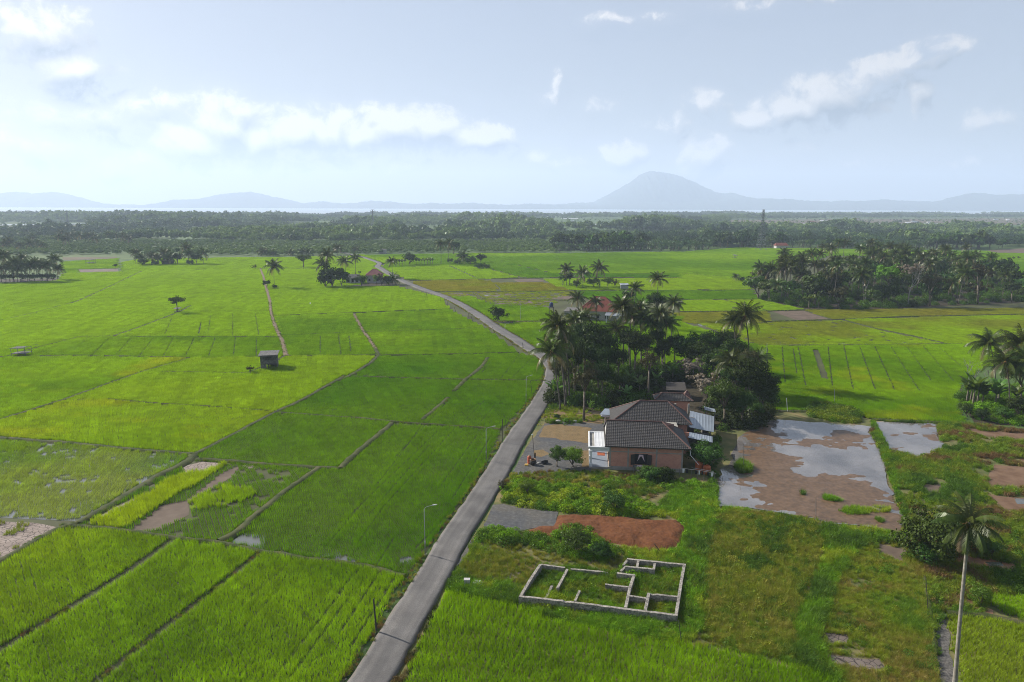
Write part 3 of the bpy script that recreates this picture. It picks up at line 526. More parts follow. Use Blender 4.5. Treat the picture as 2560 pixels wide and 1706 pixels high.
def clearance(x, y):
    # metres from each point to the nearest edge of a road, bund or unplanted lane
    c = dseg(x, y, ROAD)-RW-.5
    for pl, w in BUNDS+LANES:
        lo = pl.min(0)-4; hi = pl.max(0)+4; m = (x > lo[0]) & (x < hi[0]) & (y > lo[1]) & (y < hi[1])
        if m.any(): c[m] = np.minimum(c[m], dseg(x[m], y[m], pl)-w)
    return c
FIELD_POLYS = []
def crop(label, poly, ca, cb, ang=8., hs=1., keep=1., skip=(), patch=.35, nsc=.03, yel=None, ysc=.045, name='rice_crop', kind=0):
    poly = P(poly) if isinstance(poly, str) else poly; FIELD_POLYS.append(poly)
    a = R(ang); ca_, sa = math.cos(a), math.sin(a); xs = []
    for lod in range(3):
        c = CELL[lod]; u = poly[:,0]*ca_+poly[:,1]*sa; v = -poly[:,0]*sa+poly[:,1]*ca_
        gu = np.arange(u.min(), u.max(), c); gv = np.arange(v.min(), v.max(), c)
        if len(gu)*len(gv) > 4e6: continue
        U, V = np.meshgrid(gu, gv); U = U.ravel(); V = V.ravel(); x = U*ca_-V*sa; y = U*sa+V*ca_; dist = np.hypot(x, y)
        m = (dist >= BAND[lod][0]) & (dist < BAND[lod][1]) & (y > 44) & (np.abs(x) < y*.80+14); x = x[m]; y = y[m]
        m = inside(poly, x, y); x = x[m]; y = y[m]
        if len(x) == 0: continue
        cl_ = clearance(x, y); ed = cl_ < c*.75; l2 = np.full(len(x), lod); ss = np.ones(len(x))
        if True:   # split the cells that touch an edge into nine small ones
            ex = x[ed]; ey = y[ed]; k_ = c/3; ox = np.concatenate([(i*ca_-j*sa)*k_+ex for i in (-1,0,1) for j in (-1,0,1)]); oy = np.concatenate([(i*sa+j*ca_)*k_+ey for i in (-1,0,1) for j in (-1,0,1)])
            x = np.concatenate([x[~ed], ox]); y = np.concatenate([y[~ed], oy]); l2 = np.concatenate([l2[~ed], np.full(len(ox), lod-1)]); ss = np.concatenate([ss[~ed], np.full(len(ox), k_/CELL[lod-1] if lod else 1.)]); cl_ = np.concatenate([cl_[~ed], clearance(ox, oy)])
        b = cl_ < (.06 if lod == 0 else c*.10)
        for s in skip: b |= inside(s, x, y)
        if keep < 1: b |= fbm(x*.55+3, y*.55, 4) > .30+keep*.42
        xs.append(np.stack([x[~b], y[~b], l2[~b], ss[~b]], 1))
    if not xs: return
    A = np.concatenate(xs); x, y, lod = A[:,0], A[:,1], A[:,2].astype(int); n = len(x); sub = A[:,3]
    if n == 0: return
    t = np.clip((fbm(x*nsc, y*nsc*1.6+5, 4)-.5)*2.4*patch/.35+.5, 0, 1); fine = fbm(x*.35, y*.5, 3)
    col = np.array(ca)[None]*(1-t[:,None])+np.array(cb)[None]*t[:,None]
    if yel is not None:
        w = np.clip((fbm(x*ysc+31, y*ysc*1.8+11, 4)-(.64-.1*yel))*6, 0, 1)*.6; col = col*(1-w[:,None])+np.array(T['gold'])[None]*w[:,None]
    u_ = x*ca_+y*sa; v_ = -x*sa+y*ca_; st_ = fbm(u_*1.1+60, v_*.07, 3); col = col*(.66+.36*fine+.34*st_)[:,None]
    col *= np.exp(RNG.normal(0, 1, n)*np.where(lod <= 0, .09, np.where(lod == 1, .07, .04)))[:,None]
    hz = hs*(.62+.46*fbm(x*.16+9, y*.16, 4)+.3*st_)*(.9+.2*RNG.random(n)); sx = sub.copy()
    if keep < 1: sx *= .9
    tl = np.where(lod[:,None] <= 0, RNG.normal(0, .05, (n,2)), 0)
    scatter(name, RICE, np.stack([x, y, np.zeros(n)], 1), a+math.pi*RNG.integers(0, 2, n), np.stack([sx, sx, hz], 1), np.where(lod < 0, 20+RNG.integers(0, 3, n), np.where((lod == 0) & (kind > 0), [0,13,17][kind]+RNG.integers(0, 99, n) % [5,4,3][kind], np.array(OFF)[lod]+RNG.integers(0, 99, n) % np.array(CNT)[lod])), col, label, tl)
WET = [P(q) for q in ('d:1285,775 1350,750 1440,765 1430,815 1310,800', 'e:0,855 40,870 50,905 -40,900', 'e:60,885 110,905 90,920 50,915', 'd:1550,842 1600,848 1600,862 1560,856', 'e:345,875 385,885 380,910 340,905')]
MUDP = [P("d:545,645 640,590 830,515 870,540 700,610 565,660"), P("d:1005,372 1120,345 1240,352 1165,400 1020,408"), P("d:730,725 900,590 1040,560 1240,400 1340,370 1290,430 1060,560 1045,650 900,705 780,735")]
NUR = P("d:480,692 560,652 700,588 830,520 950,440 1050,405 1150,400 1250,350 1272,352 1150,440 900,578 720,705 690,716 570,712"); NUR2 = P("d:1025,572 1100,540 1250,475 1330,490 1400,500 1420,540 1300,590 1160,605 1045,618")
crop('yellow green rice in the near left corner before the first dark lane', "d:330,722 620,724 960,780 340,1192 0,1395 -300,1570 -300,1130 0,908", T['mid'], T['yel'], 40, 1.05, patch=.3, nsc=.05)
crop('rice between the two dark lanes at the bottom left', "d:960,780 1440,848 850,1320 535,1572 320,1760 -400,1760 -300,1560 0,1395 340,1190", T['mid'], T['bright'], 40, 1.1, nsc=.06)
crop('rice at the bottom between the second dark lane and the road', "d:1440,848 1700,888 1910,908 e:200,942 368,988 300,1062 190,1268 20,1568 -90,1760 d:300,1760 535,1572 850,1320", T['mid'], T['bright'], 40, 1.1, nsc=.06)
crop('dark green planted rows left of the road in front of the nearest lamps', "d:1770,390 1880,388 e:0,390 130,276 290,138 640,155 890,170 815,350 755,465 560,725 465,850 365,985 200,938 0,900 d:1700,880 1440,840 1240,790 1420,655 1560,540", T['dark'], T['mid'], 27, .85, skip=WET, patch=.45, kind=1)
crop('mid green rice beyond the nursery strip', "d:1530,75 1910,103 e:290,126 130,266 0,382 d:1880,380 1740,378 1450,356 1090,325 1085,308", T['dark'], T['mid'], 30, .9, kind=1)
crop('thin rice around the bright nursery strip', "d:1090,330 1450,362 1770,388 1560,540 1420,652 1230,788 960,770 620,720 440,690 560,620 850,445", T['dark'], T['mid'], 30, .8, .86, kind=1, skip=MUDP+[NUR, NUR2])
crop('bright yellow green strip of dense rice seedlings', NUR, T['nurs'], T['yel'], 36, 1.3, patch=.2)
crop('ragged clump of bright seedlings beside the nursery strip', NUR2, T['nurs'], T['bright'], 36, 1.25, .8)
crop('sparse young rice standing in water on the left', "d:-900,145 0,222 400,252 760,288 1080,315 1060,340 840,435 560,600 420,668 0,650 -900,600", T['pale'], T['mid'], 14, .9, .985, patch=.5, name='young_rice', kind=2)
crop('few dry tufts on the cracked paddy', "d:-600,700 0,680 180,690 300,712 160,790 0,880", T['olive'], T['mid'], 20, .8, .22, name='young_rice')
crop('yellow patched rice field at the left edge', "d:-900,150 0,122 350,8 600,2 860,25 1150,42 1530,72 1085,302 760,278 400,243 0,210 -900,150", T['bright'], T['yel'], 30, 1., yel=1.0)
crop('bright rice field in front of the grey field hut', "a:1280,1345 1925,1330 b:0,1326 255,1330 200,1378 90,1448 0,1490 a:2325,1465 d:1690,0 1530,70 1150,40 860,22 600,0 350,3 a:950,1440", T['bright'], T['yel'], 15, 1., patch=.3)
crop('green rice with yellow patches left of the hut', "a:-600,1345 0,1337 460,1330 1280,1343 950,1438 610,1558 d:350,3 0,112 -900,190", T['mid'], T['bright'], 15, .95, yel=.75)
crop('strip of rice ruled with dark lanes behind the hut', "a:520,1205 770,1199 1890,1202 1925,1328 1280,1340 460,1326 0,1334 -600,1343 -600,1402", T['bright'], T['mid'], 8, .9)
crop('rice between the two brown dirt paths', "a:1860,1058 2325,1040 b:90,1040 150,1150 260,1320 0,1325 a:1940,1325 1905,1200", T['bright'], T['mid'], 8, .95)
crop('dark rice beside the road before its bend', "b:265,1330 700,1320 1210,1308 1310,1330 1420,1425 1392,1490 860,1483 400,1476 95,1455 205,1388", T['dark'], T['mid'], 18, .8, patch=.45)
crop('dark rice field crossed by two thin bunds left of the bend', "b:90,1462 400,1480 1393,1499 1330,1568 e:1038,20 890,165 640,150 290,125 0,100 d:1530,72 1690,0 b:0,1494", T['dark'], T['mid'], 22, .8, patch=.45)
crop('mid green rice along the left of the distant road', "b:95,1042 740,1012 1000,1150 1210,1306 700,1316 262,1322 190,1200", T['bright'], T['mid'], 8, .9)
crop('broad bright rice plain far left of the road', "a:-900,846 0,836 400,820 440,768 830,758 960,750 1750,738 2140,738 2325,860 b:0,860 380,855 690,935 740,1010 90,1036 a:2325,1038 1860,1056 1905,1198 770,1197 520,1203 -600,1400", T['far'], T['bright'], 8, 1., patch=.5, nsc=.012)
crop('far bright rice in front of the brown strip', "a:830,755 830,690 960,672 1400,664 2325,655 b:150,640 320,692 290,735 250,722 380,800 a:2325,860 2140,735 1750,735 960,748", T['far'], T['bright'], 8, .95, nsc=.012)
crop('far left green plot before the brown strip', "a:420,765 420,690 790,668 800,735 520,740 530,760", T['mid'], T['far'], 8, .8)
crop('bright rice right of the distant road around the round tree', "b:1345,1285 1055,1112 1400,1097 1600,1097 2325,1060 c:0,1100 220,1165 350,1200 540,1262 540,1400 300,1500 g:1400,870 1200,860 800,860 300,900 b:1400,1250", T['bright'], T['mid'], 8, .95)
crop('bright rice between the dry plots and the round tree', "b:700,928 895,926 1045,985 1400,998 1450,1035 1398,1092 1040,1092 900,1035 800,988", T['bright'], T['mid'], 8, .9)
crop('thin rice and weeds among the dry plots', "b:640,898 1580,888 1600,905 1400,950 1500,955 1400,995 1045,982 900,922 700,922", T['olive'], T['mid'], 8, .5, .6, name='thin_rice')
crop('ripe olive plot right of the distant road', "b:475,822 940,807 1060,832 1062,890 640,893 560,875", T['olive'], T['tan'], 8, .7, patch=.6, nsc=.05)
crop('ripe orange brown plot beyond the red roof', "b:1062,832 1380,827 1560,884 1080,888", T['tan'], T['olive'], 8, .7, patch=.5, nsc=.04)
crop('yellow plot beside the three far palms', "b:1385,806 1500,803 1900,803 2325,800 2325,883 1560,884 1390,828", T['yel'], T['far'], 8, .8)
crop('bright rice on the right of the far road bend', "b:290,735 740,715 920,715 1222,797 1000,806 465,816 410,790", T['far'], T['bright'], 8, .95)
crop('dark green rice plot in the far middle', "b:925,712 1020,742 1150,702 1450,772 2325,770 2325,797 1225,797", T['dark'], T['mid'], 8, .85)
crop('far rice right of the road under the forest edge', "b:320,690 160,645 980,632 1500,634 2325,622 c:0,625 380,595 640,600 1000,602 1000,650 800,720 450,800 c:0,765 b:2325,768 1450,768 1150,700 1020,738 740,713 290,733", T['far'], T['mid'], 8, .95, patch=.5, nsc=.012)
crop('far rice beyond the large grove', "c:1000,602 2080,618 2130,630 2600,640 2600,960 2250,900 2200,760 1600,650 1000,650", T['far'], T['mid'], 8, .95, nsc=.012)
crop('green rice left of the large grove', "c:0,768 450,800 480,880 0,884", T['far'], T['yel'], 8, .9)
crop('dark strip of rice beside the large grove', "b:1600,890 2325,888 c:0,886 485,886 540,942 0,948 b:2325,948 1800,990 1700,960", T['dark'], T['mid'], 8, .9, patch=.3)
crop('yellow green rice in front of the large grove corner', "b:2325,955 c:0,952 540,948 830,1010 600,1024 0,1028", T['far'], T['yel'], 8, .85)
crop('ripe dull plot below the yellow green rice', "c:-100,1036 590,1026 615,1090 560,1095 300,1130 0,1095", T['olive'], T['tan'], 8, .6)
crop('ripe strip under the edge of the large grove', "c:835,1015 1400,1010 2325,1000 2600,990 2600,1036 2325,1044 1500,1060 1085,1078 1020,1076", T['olive'], T['tan'], 8, .6)
crop('ripe olive field with patches of standing water', "c:545,1102 1085,1086 1300,1145 1770,1243 1950,1245 540,1256 350,1190 220,1150 120,1110", T['olive'], T['yel'], 8, .6, .93, patch=.6, nsc=.04)
crop('ripe olive field right of the diagonal bund', "c:1095,1080 2325,1048 2700,1040 2700,1260 2325,1250 1780,1243 1500,1180", T['olive'], T['yel'], 8, .65, patch=.6, nsc=.04)
crop('bright rice ruled with dark lanes beyond the pond', "c:540,1262 1100,1258 1950,1248 2400,1250 2400,1330 2060,1400 1900,1500 1880,1560 f:1570,128 1080,110 1000,92 690,62 480,60 c:560,1500", T['mid'], T['bright'], 8, .95, patch=.5, yel=.55, ysc=.06)
crop('bright rice at the bottom right of the road below the ruin', "e:578,1068 640,1082 980,1152 1200,1232 1500,1292 1910,1368 f:0,1342 400,1432 640,1482 830,1550 900,1600 900,1800 e:250,1800 370,1568 495,1250", T['mid'], T['bright'], 70, 1.2, nsc=.06, patch=.3)
crop('ripening rice in rows at the bottom right corner', "f:1478,1192 1700,1208 1910,1245 2150,1290 2150,1800 1590,1800 1510,1330", T['yel'], T['olive'], 98, .95, patch=.3)
crop('small green rice patch behind the tall palm trunk', "f:1700,1082 1910,1100 2150,1120 2150,1270 1910,1225 1750,1165", T['bright'], T['mid'], 98, .9)
# ================================================================ weeds, creepers, verge grass
def tuft(n, r, h, w, lean): 
    a = RNG.uniform(0, 6.28, n); q = r*np.sqrt(RNG.random(n)); return blades(n, q*np.cos(a), q*np.sin(a), h, w, lean, .45, 2)
def leafball(n, r, h, ls, up=.6):
    d = RNG.normal(0, 1, (n,3)); d[:,2] = np.abs(d[:,2])*.9+.05; d /= np.linalg.norm(d, axis=1)[:,None]; p = d*np.array([r,r,h])*(RNG.random(n)**.4)[:,None]; nn = d+RNG.normal(0, up, (n,3)); return leafquads(p, nn, ls*RNG.uniform(.6, 1.3, n))
def leafquads(p, nn, s, asp=.62):
    n = len(p); nn = nn/(np.linalg.norm(nn, axis=1)[:,None]+1e-9); r = RNG.normal(0, 1, (n,3)); a = np.cross(nn, r); a /= np.linalg.norm(a, axis=1)[:,None]+1e-9; b = np.cross(nn, a); s = np.asarray(s)[:,None]
    a = a*s*.5; b = b*s*.5*asp
    return np.stack([p-a, p-b*1.0+a*.1, p+a, p+b*1.0+a*.1], 1)
lst = []
for i in range(4): lst.append(('weed_a%d' % i, qmesh('weed_a', tuft(46, .32, .5, .035, .8), [M['weed']])))                         # 0-3 grass tufts
for i in range(3): lst.append(('weed_b%d' % i, qmesh('weed_b', np.concatenate([leafball(110, .42, .45, .13), tuft(14,.3,.5,.03,.6)]), [M['weed']])))   # 4-6 leafy weeds
for i in range(3): lst.append(('weed_c%d' % i, qmesh('weed_c', leafball(260, .75, .8, .17), [M['weed']])))                      # 7-9 creeper hummocks
for i in range(2): lst.append(('weed_d%d' % i, qmesh('weed_d', tuft(60, .5, .22, .035, 1.2), [M['weed']])))                     # 10-11 short turf
for i in range(2): lst.append(('weed_e%d' % i, qmesh('weed_e', leafball(420, 1.7, 1.9, .34), [M['weed']])))                     # 12-13 undergrowth
WEED = gn_group('weed_scatter', protos('weed_plants', lst))
def weeds(label, poly, dens, cols, sc=(.7,1.3), idx=(0,4), skip=(), thr=0., nsc=.25, name='weeds', tall=1., csc=.18, pw=1.):
    poly = P(poly) if isinstance(poly, str) else poly; lo = poly.min(0); hi = poly.max(0); n = int((hi[0]-lo[0])*(hi[1]-lo[1])*dens)
    x = RNG.uniform(lo[0], hi[0], n); y = RNG.uniform(lo[1], hi[1], n); m = inside(poly, x, y) & (dseg(x, y, ROAD) > RW+.25) & (y > 42) & (np.abs(x) < y*.85+12)
    nz = fbm(x*nsc+77, y*nsc+13, 4); m &= nz > thr
    for s in skip: m &= ~inside(s, x, y)
    x = x[m]; y = y[m]; nz = nz[m]; n = len(x)
    if n == 0: return
    c = np.array(cols); k = len(c); t = np.clip((fbm(x*csc, y*csc+40, 4)-.5)*2.6+.5+RNG.normal(0,.12,n), 0, .999)*(k-1); i = t.astype(int); fr = (t-i)[:,None]; col = c[i]*(1-fr)+c[np.minimum(i+1, k-1)]*fr
    col *= RNG.uniform(.75, 1.2, n)[:,None]; s = RNG.uniform(*sc, n)*(.55+.9*np.clip(nz, 0, 1)**pw)
    scatter(name, WEED, np.stack([x, y, np.zeros(n)], 1), RNG.uniform(0, 6.28, n), np.stack([s, s, s*tall], 1), idx[0]+RNG.integers(0, idx[1], n), col, label, RNG.normal(0, .08, (n,2)))
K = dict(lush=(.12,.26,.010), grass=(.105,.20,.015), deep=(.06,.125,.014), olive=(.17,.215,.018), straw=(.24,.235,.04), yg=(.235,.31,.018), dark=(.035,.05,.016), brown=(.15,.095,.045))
RUIN = P("r:575,560 785,235 1600,330 1600,180 2215,235 2140,790")
POOLS = [POND, POND2]; SOILS = [P(s) for s in ("f:1090,795 1265,835 1230,905 1110,850", "f:1335,475 1455,465 1455,510 1365,520", "f:1290,600 1385,612 1372,665 1305,660", "f:1712,525 2300,568 2300,630 1800,618", "f:1530,165 2400,215 2400,295 1700,205", "f:1775,280 2400,330 2400,375", "f:1740,358 2400,408 2400,505 1700,480", "f:1500,865 1860,910 1855,965 1540,905", "f:1580,1105 1745,1170 1640,1195", "f:800,1290 945,1305 930,1360 825,1355", "f:825,1410 1110,1435 1165,1505 850,1475", "f:1405,1160 1500,1300 1530,1568 1440,1568")]
FG = [P("f:1478,1192 1700,1208 1910,1245 2150,1290 2150,1800 1590,1800 1510,1330"), P("f:1700,1082 1910,1100 2150,1120 2150,1270 1910,1225 1750,1165")]
weeds('long fresh green grass around the ruin and the red earth', "f:0,470 205,490 212,600 430,618 200,640 180,760 140,900 130,1250 60,1345 0,1338 e:1910,1365 1500,1288 1200,1228 980,1148 640,1078 580,1062 640,1000 1000,1060 1900,1220 1912,1000 1600,880 1560,815 1760,845 1880,835 1920,720 1870,660 1640,640 1750,600", 9, [K['deep'],K['grass'],K['lush'],K['lush'],K['yg']], (.8,1.4), (0,7), csc=.3)
weeds('grass growing inside the ruined walls', RUIN, 11, [K['deep'],K['grass'],K['grass'],K['lush'],K['olive']], (.5,1.1), (0,7), csc=.35)
weeds('olive and yellow weeds filling the plot right of the ruin', "f:185,635 430,620 740,662 800,790 755,900 690,1060 650,1200 640,1450 400,1420 130,1330 140,1000", 9, [K['deep'],K['olive'],K['olive'],K['straw'],K['olive'],K['grass'],K['straw']], (.6,1.2), (0,7), skip=SOILS, csc=.25)
weeds('rank green grass on the bank between the two weedy plots', "f:790,700 1000,712 1245,755 1300,800 1060,790 950,890 880,990 830,1150 780,1300 830,1480 900,1580 640,1470 650,1250 750,1010 800,860", 10, [K['deep'],K['grass'],K['lush'],K['yg']], (.8,1.5), (0,5), skip=SOILS, csc=.3)
weeds('short yellow green stubble on the cracked plot', "f:890,880 1060,790 1260,850 1380,930 1390,1200 1425,1568 1450,1750 900,1750 900,1580 840,1480 800,1290 850,1010", 15, [K['grass'],K['yg'],K['olive'],(.24,.20,.05)], (.4,.8), (0,4), skip=SOILS, thr=.33, csc=.3)
weeds('rough grass and reeds right of the flooded paddy', "f:1050,118 1570,132 1910,172 2500,230 2500,1110 1910,1098 1690,1078 1480,1188 1400,1160 1370,940 1260,845 1245,750 1240,640 1170,450 1060,180", 6, [K['deep'],K['grass'],K['olive'],K['grass'],K['olive'],K['brown']], (.7,1.4), (0,7), skip=POOLS+SOILS, thr=.36, csc=.2)
weeds('grass on the bank of the right corner rice', "f:1360,1000 1500,1170 1720,1090 1700,1200 1480,1190 1400,1300 1430,1568 1380,1568", 7, [K['deep'],K['grass'],K['olive']], (.6,1.1), (0,7))
weeds('green clumps standing in the muddy pond', "f:800,535 900,560 890,570 800,560", 22, [K['lush']], (.7,1.1)); weeds('wider bright green clumps lying in the muddy pond', "f:885,620 1000,580 1160,605 1165,622 1010,640 930,640", 14, [K['lush'],K['yg']], (.6,1.1), thr=.4)
weeds('tall reed clump beside the thin stake in the pond', "f:315,375 340,350 385,380 380,405 330,408", 26, [K['grass']], (1.3,1.9)); weeds('tiny green tuft near the lower right of the pond', "f:1090,665 1130,668 1125,685 1090,682", 20, [K['grass']], (.8,1.2)); weeds('dark little tuft in the middle of the pond', "f:670,515 690,515 690,530 672,530", 16, [K['deep']], (.8,1.2))
weeds('thin grass on the roadside lot', "e:655,925 745,800 800,830 1100,880 1080,1000 1010,1080 620,1062", 8, [K['straw'],K['olive'],K['grass'],K['yg']], (.35,.8), (0,4), thr=.34, skip=[P('e:665,1055 690,1000 820,1005 830,1052 760,1075')])
weeds('dense grass beside the concrete marker', "e:640,930 720,1000 900,1010 1010,1080 980,1150 640,1080 570,1060", 12, [K['deep'],K['grass'],K['lush']], (.7,1.2), (0,7), skip=[P('e:665,1055 690,1000 820,1005 830,1052 760,1075')])
weeds('dark weeds and rubble down the ditch beside the road', "e:545,1060 580,1062 500,1250 372,1568 250,1800 170,1800 275,1568 500,1142", 9, [K['dark'],K['dark'],K['brown'],K['deep']], (.5,1.0), (0,7), name='ditch_weeds')
weeds('creepers smothering the bank between the house and the gravel', "e:895,545 905,490 1000,440 1100,452 1300,480 1500,505 1640,540 1760,600 1700,662 1560,645 1400,632 1200,620 1050,600 900,570", 2.6, [K['grass'],K['lush'],K['yg'],K['deep']], (.55,1.1), (7,3), name='creepers', csc=.5)
weeds('brown scrub along the house frontage', "e:890,500 960,405 1200,395 1400,400 1640,415 1880,450 1910,520 f:205,490 0,470 e:1700,560 1500,500 1300,478 1100,450 1000,440", 5, [K['brown'],K['olive'],K['deep'],K['grass'],K['straw']], (.6,1.1), (0,7), csc=.4)
weeds('leafy mounds of creeper beside the ruin', "e:745,752 830,720 1000,735 1180,775 1230,720 1300,705 1385,722 1420,770 1560,850 1500,895 1340,890 1200,860 1050,810 900,812 760,800", 2.4, [K['deep'],K['grass'],K['lush']], (.7,1.25), (7,3), name='creepers', csc=.5)
weeds('creepers along the foot of the house', "h:1000,1010 1200,985 1500,985 1800,1020 2100,1060 2130,1150 1500,1100 1000,1080", 2.0, [K['deep'],K['grass'],K['lush']], (.6,1.0), (7,3), name='creepers')
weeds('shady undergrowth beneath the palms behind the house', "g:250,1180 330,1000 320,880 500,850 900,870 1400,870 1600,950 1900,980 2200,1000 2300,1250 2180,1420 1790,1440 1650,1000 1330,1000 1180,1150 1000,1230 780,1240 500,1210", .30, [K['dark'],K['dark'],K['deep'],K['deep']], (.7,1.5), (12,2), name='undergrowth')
weeds('scrub on the edge of the forecourt', "g:225,1240 300,1200 560,1230 780,1260 760,1330 600,1370 400,1390 240,1370", 5, [K['deep'],K['grass'],K['olive'],K['yg']], (.5,1.0), (0,7), thr=.4)
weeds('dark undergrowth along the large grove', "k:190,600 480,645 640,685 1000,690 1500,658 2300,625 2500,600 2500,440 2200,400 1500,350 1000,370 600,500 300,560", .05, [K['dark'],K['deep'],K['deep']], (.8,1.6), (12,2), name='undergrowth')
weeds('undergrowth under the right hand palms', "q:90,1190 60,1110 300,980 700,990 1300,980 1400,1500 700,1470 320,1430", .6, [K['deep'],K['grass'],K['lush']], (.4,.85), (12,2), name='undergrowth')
weeds('bushy hedge on the far bank of the pond', "f:715,40 800,20 985,70 1000,128 900,130 720,95", 3.2, [K['deep'],K['olive'],K['grass']], (.8,1.3), (7,3), name='creepers'); weeds('bushes along the house side of the pond', "f:60,180 215,200 215,330 200,470 120,450 190,250", 1.5, [K['deep']], (.7,1.2), (7,3), name='creepers')
weeds('weeds on the pond bank', "f:1045,740 1240,765 1290,740 1300,790 1200,800 1060,780", 3, [K['deep'],K['grass']], (.6,1.), (7,3), name='creepers')
weeds('grassy bank between the two ponds', "f:1060,120 1080,118 1130,230 1200,420 1260,640 1290,760 1245,750 1240,640 1172,450 1130,320", 10, [K['grass'],K['lush'],K['deep']], (.8,1.3), (0,7))
weeds('vines hanging over the ruined walls', 'r:1560,320 1610,230 1720,330 1760,360 1680,470 1640,440 1690,380', 5, [K['deep'],K['grass'],K['lush']], (.7,1.1), (7,3), name='creepers'); weeds('vines along the back wall of the ruin', 'r:1030,262 1100,275 1480,310 1560,330 1540,370 1300,335 1050,290', 3.5, [K['deep'],K['grass'],K['olive']], (.6,1.0), (7,3), name='creepers', thr=.42); weeds('weeds at the outer foot of the ruin', 'r:560,560 600,590 1100,640 1600,710 2120,790 2200,500 2240,240 2280,260 2240,600 2160,840 1500,760 800,660', 7, [K['deep'],K['grass'],K['lush']], (.6,1.1), (0,7))
HOUSE_ = P("h:470,300 100,980 900,945 2100,1040 2150,560 2100,300 1500,150"); MARK = P("e:665,1055 690,1000 820,1005 830,1052 760,1075")
weeds('patchy short grass between the weed beds', "e:620,1060 740,775 1000,735 1600,830 1900,840 f:200,640 f:430,615 740,660 1240,750 1400,870 1900,1100 1480,1190 1450,1700 900,1700 640,1490 400,1440 0,1345 e:1910,1372 1500,1295 1200,1235 980,1155", 5, [K['deep'],K['olive'],K['straw'],K['olive'],K['grass']], (.5,.95), (0,4), skip=SOILS+FG+[HOUSE_,POND,MARK])
weeds('low dark shrubs dotted over the weedy plots', 'e:1910,1300 f:185,640 430,625 740,665 830,690 1240,760 1380,900 1420,1500 900,1560 640,1450 400,1420 0,1340', .55, [K['deep'],K['deep'],K['grass'],K['olive']], (.35,.8), (7,3), skip=SOILS, thr=.5, nsc=.35); weeds('low dark shrubs dotted over the rough ground right of the pond', 'f:1060,120 1570,135 2400,240 2400,1100 1700,1075 1480,1180 1400,1000 1250,760 1180,450', .45, [K['deep'],K['deep'],K['grass'],K['olive']], (.4,.9), (7,3), skip=SOILS+POOLS, thr=.5, nsc=.3)
# verge grass along road and bunds
vx, vy, vc = [], [], []
def along(pl, off, dens, cols, jit):
    pl = np.asarray(pl); seg = np.linalg.norm(np.diff(pl, axis=0), axis=1); s = np.concatenate([[0], np.cumsum(seg)]); n = int(s[-1]*dens); t = RNG.uniform(0, s[-1], n)
    x = np.interp(t, s, pl[:,0]); y = np.interp(t, s, pl[:,1]); i = np.clip(np.searchsorted(s, t)-1, 0, len(seg)-1); d = (pl[i+1]-pl[i])/seg[i][:,None]
    o = off+RNG.normal(0, jit, n); x = x-d[:,1]*o; y = y+d[:,0]*o; k = (np.hypot(x, y) < 300) & (y > 44); k &= fbm(x*.5, y*.5, 3) > .38
    vx.extend(x[k]); vy.extend(y[k]); c = np.array(cols); vc.extend(c[RNG.integers(0, len(c), k.sum())])
along(ROAD, RW+.55, 4, [K['grass'],K['olive'],K['straw'],K['brown']], .28); along(ROAD[60:], -RW-.6, 3, [K['grass'],K['olive'],K['straw']], .3)
for pl, w in BUNDS:
    if pl[:,1].min() < 300: along(pl, w*.8, 2.2, [K['grass'],K['olive'],K['deep']], .18); along(pl, -w*.8, 2.2, [K['grass'],K['olive'],K['deep']], .18)
for pl, w in LANES[:2]: along(pl, 0, 3.5, [K['brown'],K['dark'],K['deep'],K['olive']], w*.6)
n = len(vx); s = RNG.uniform(.35, .75, n)
scatter('verge_grass', WEED, np.stack([vx, vy, np.full(n, .08)], 1), RNG.uniform(0, 6.28, n), s, RNG.integers(0, 7, n), np.array(vc)*RNG.uniform(.7, 1.2, n)[:,None], 'tufts of rough grass along the road edge and the bunds')
# loose stones along the road shoulder
sv = MB()
for i in range(650):
    t = random.uniform(8, 170); q = ROAD[int(t)]; side = 1 if random.random() < .62 else -1
    if side < 0 and t > 50: continue
    tg = ROAD[int(t)+1]-ROAD[int(t)]; tg /= np.linalg.norm(tg); o = side*(RW+random.uniform(.02, .75 if side > 0 else 1.2)); c = (q[0]-tg[1]*o+random.uniform(-1,1)*tg[0], q[1]+tg[0]*o+random.uniform(-1,1)*tg[1]); r = random.uniform(.04, .15)
    vs = [(c[0]+r*dx*random.uniform(.6,1.2), c[1]+r*dy*random.uniform(.6,1.2), .02+r*(dz+.4)*random.uniform(.6,1)) for dx, dy, dz in ((1,0,0),(0,1,0),(-1,0,0),(0,-1,0),(0,0,.8),(0,0,-.4))]
    sv.add(vs, [(0,1,4),(1,2,4),(2,3,4),(3,0,4),(1,0,5),(2,1,5),(3,2,5),(0,3,5)])
tag(sv.build('rubble', M['stone']), 'loose stones scattered along the road shoulder', kind='stuff')
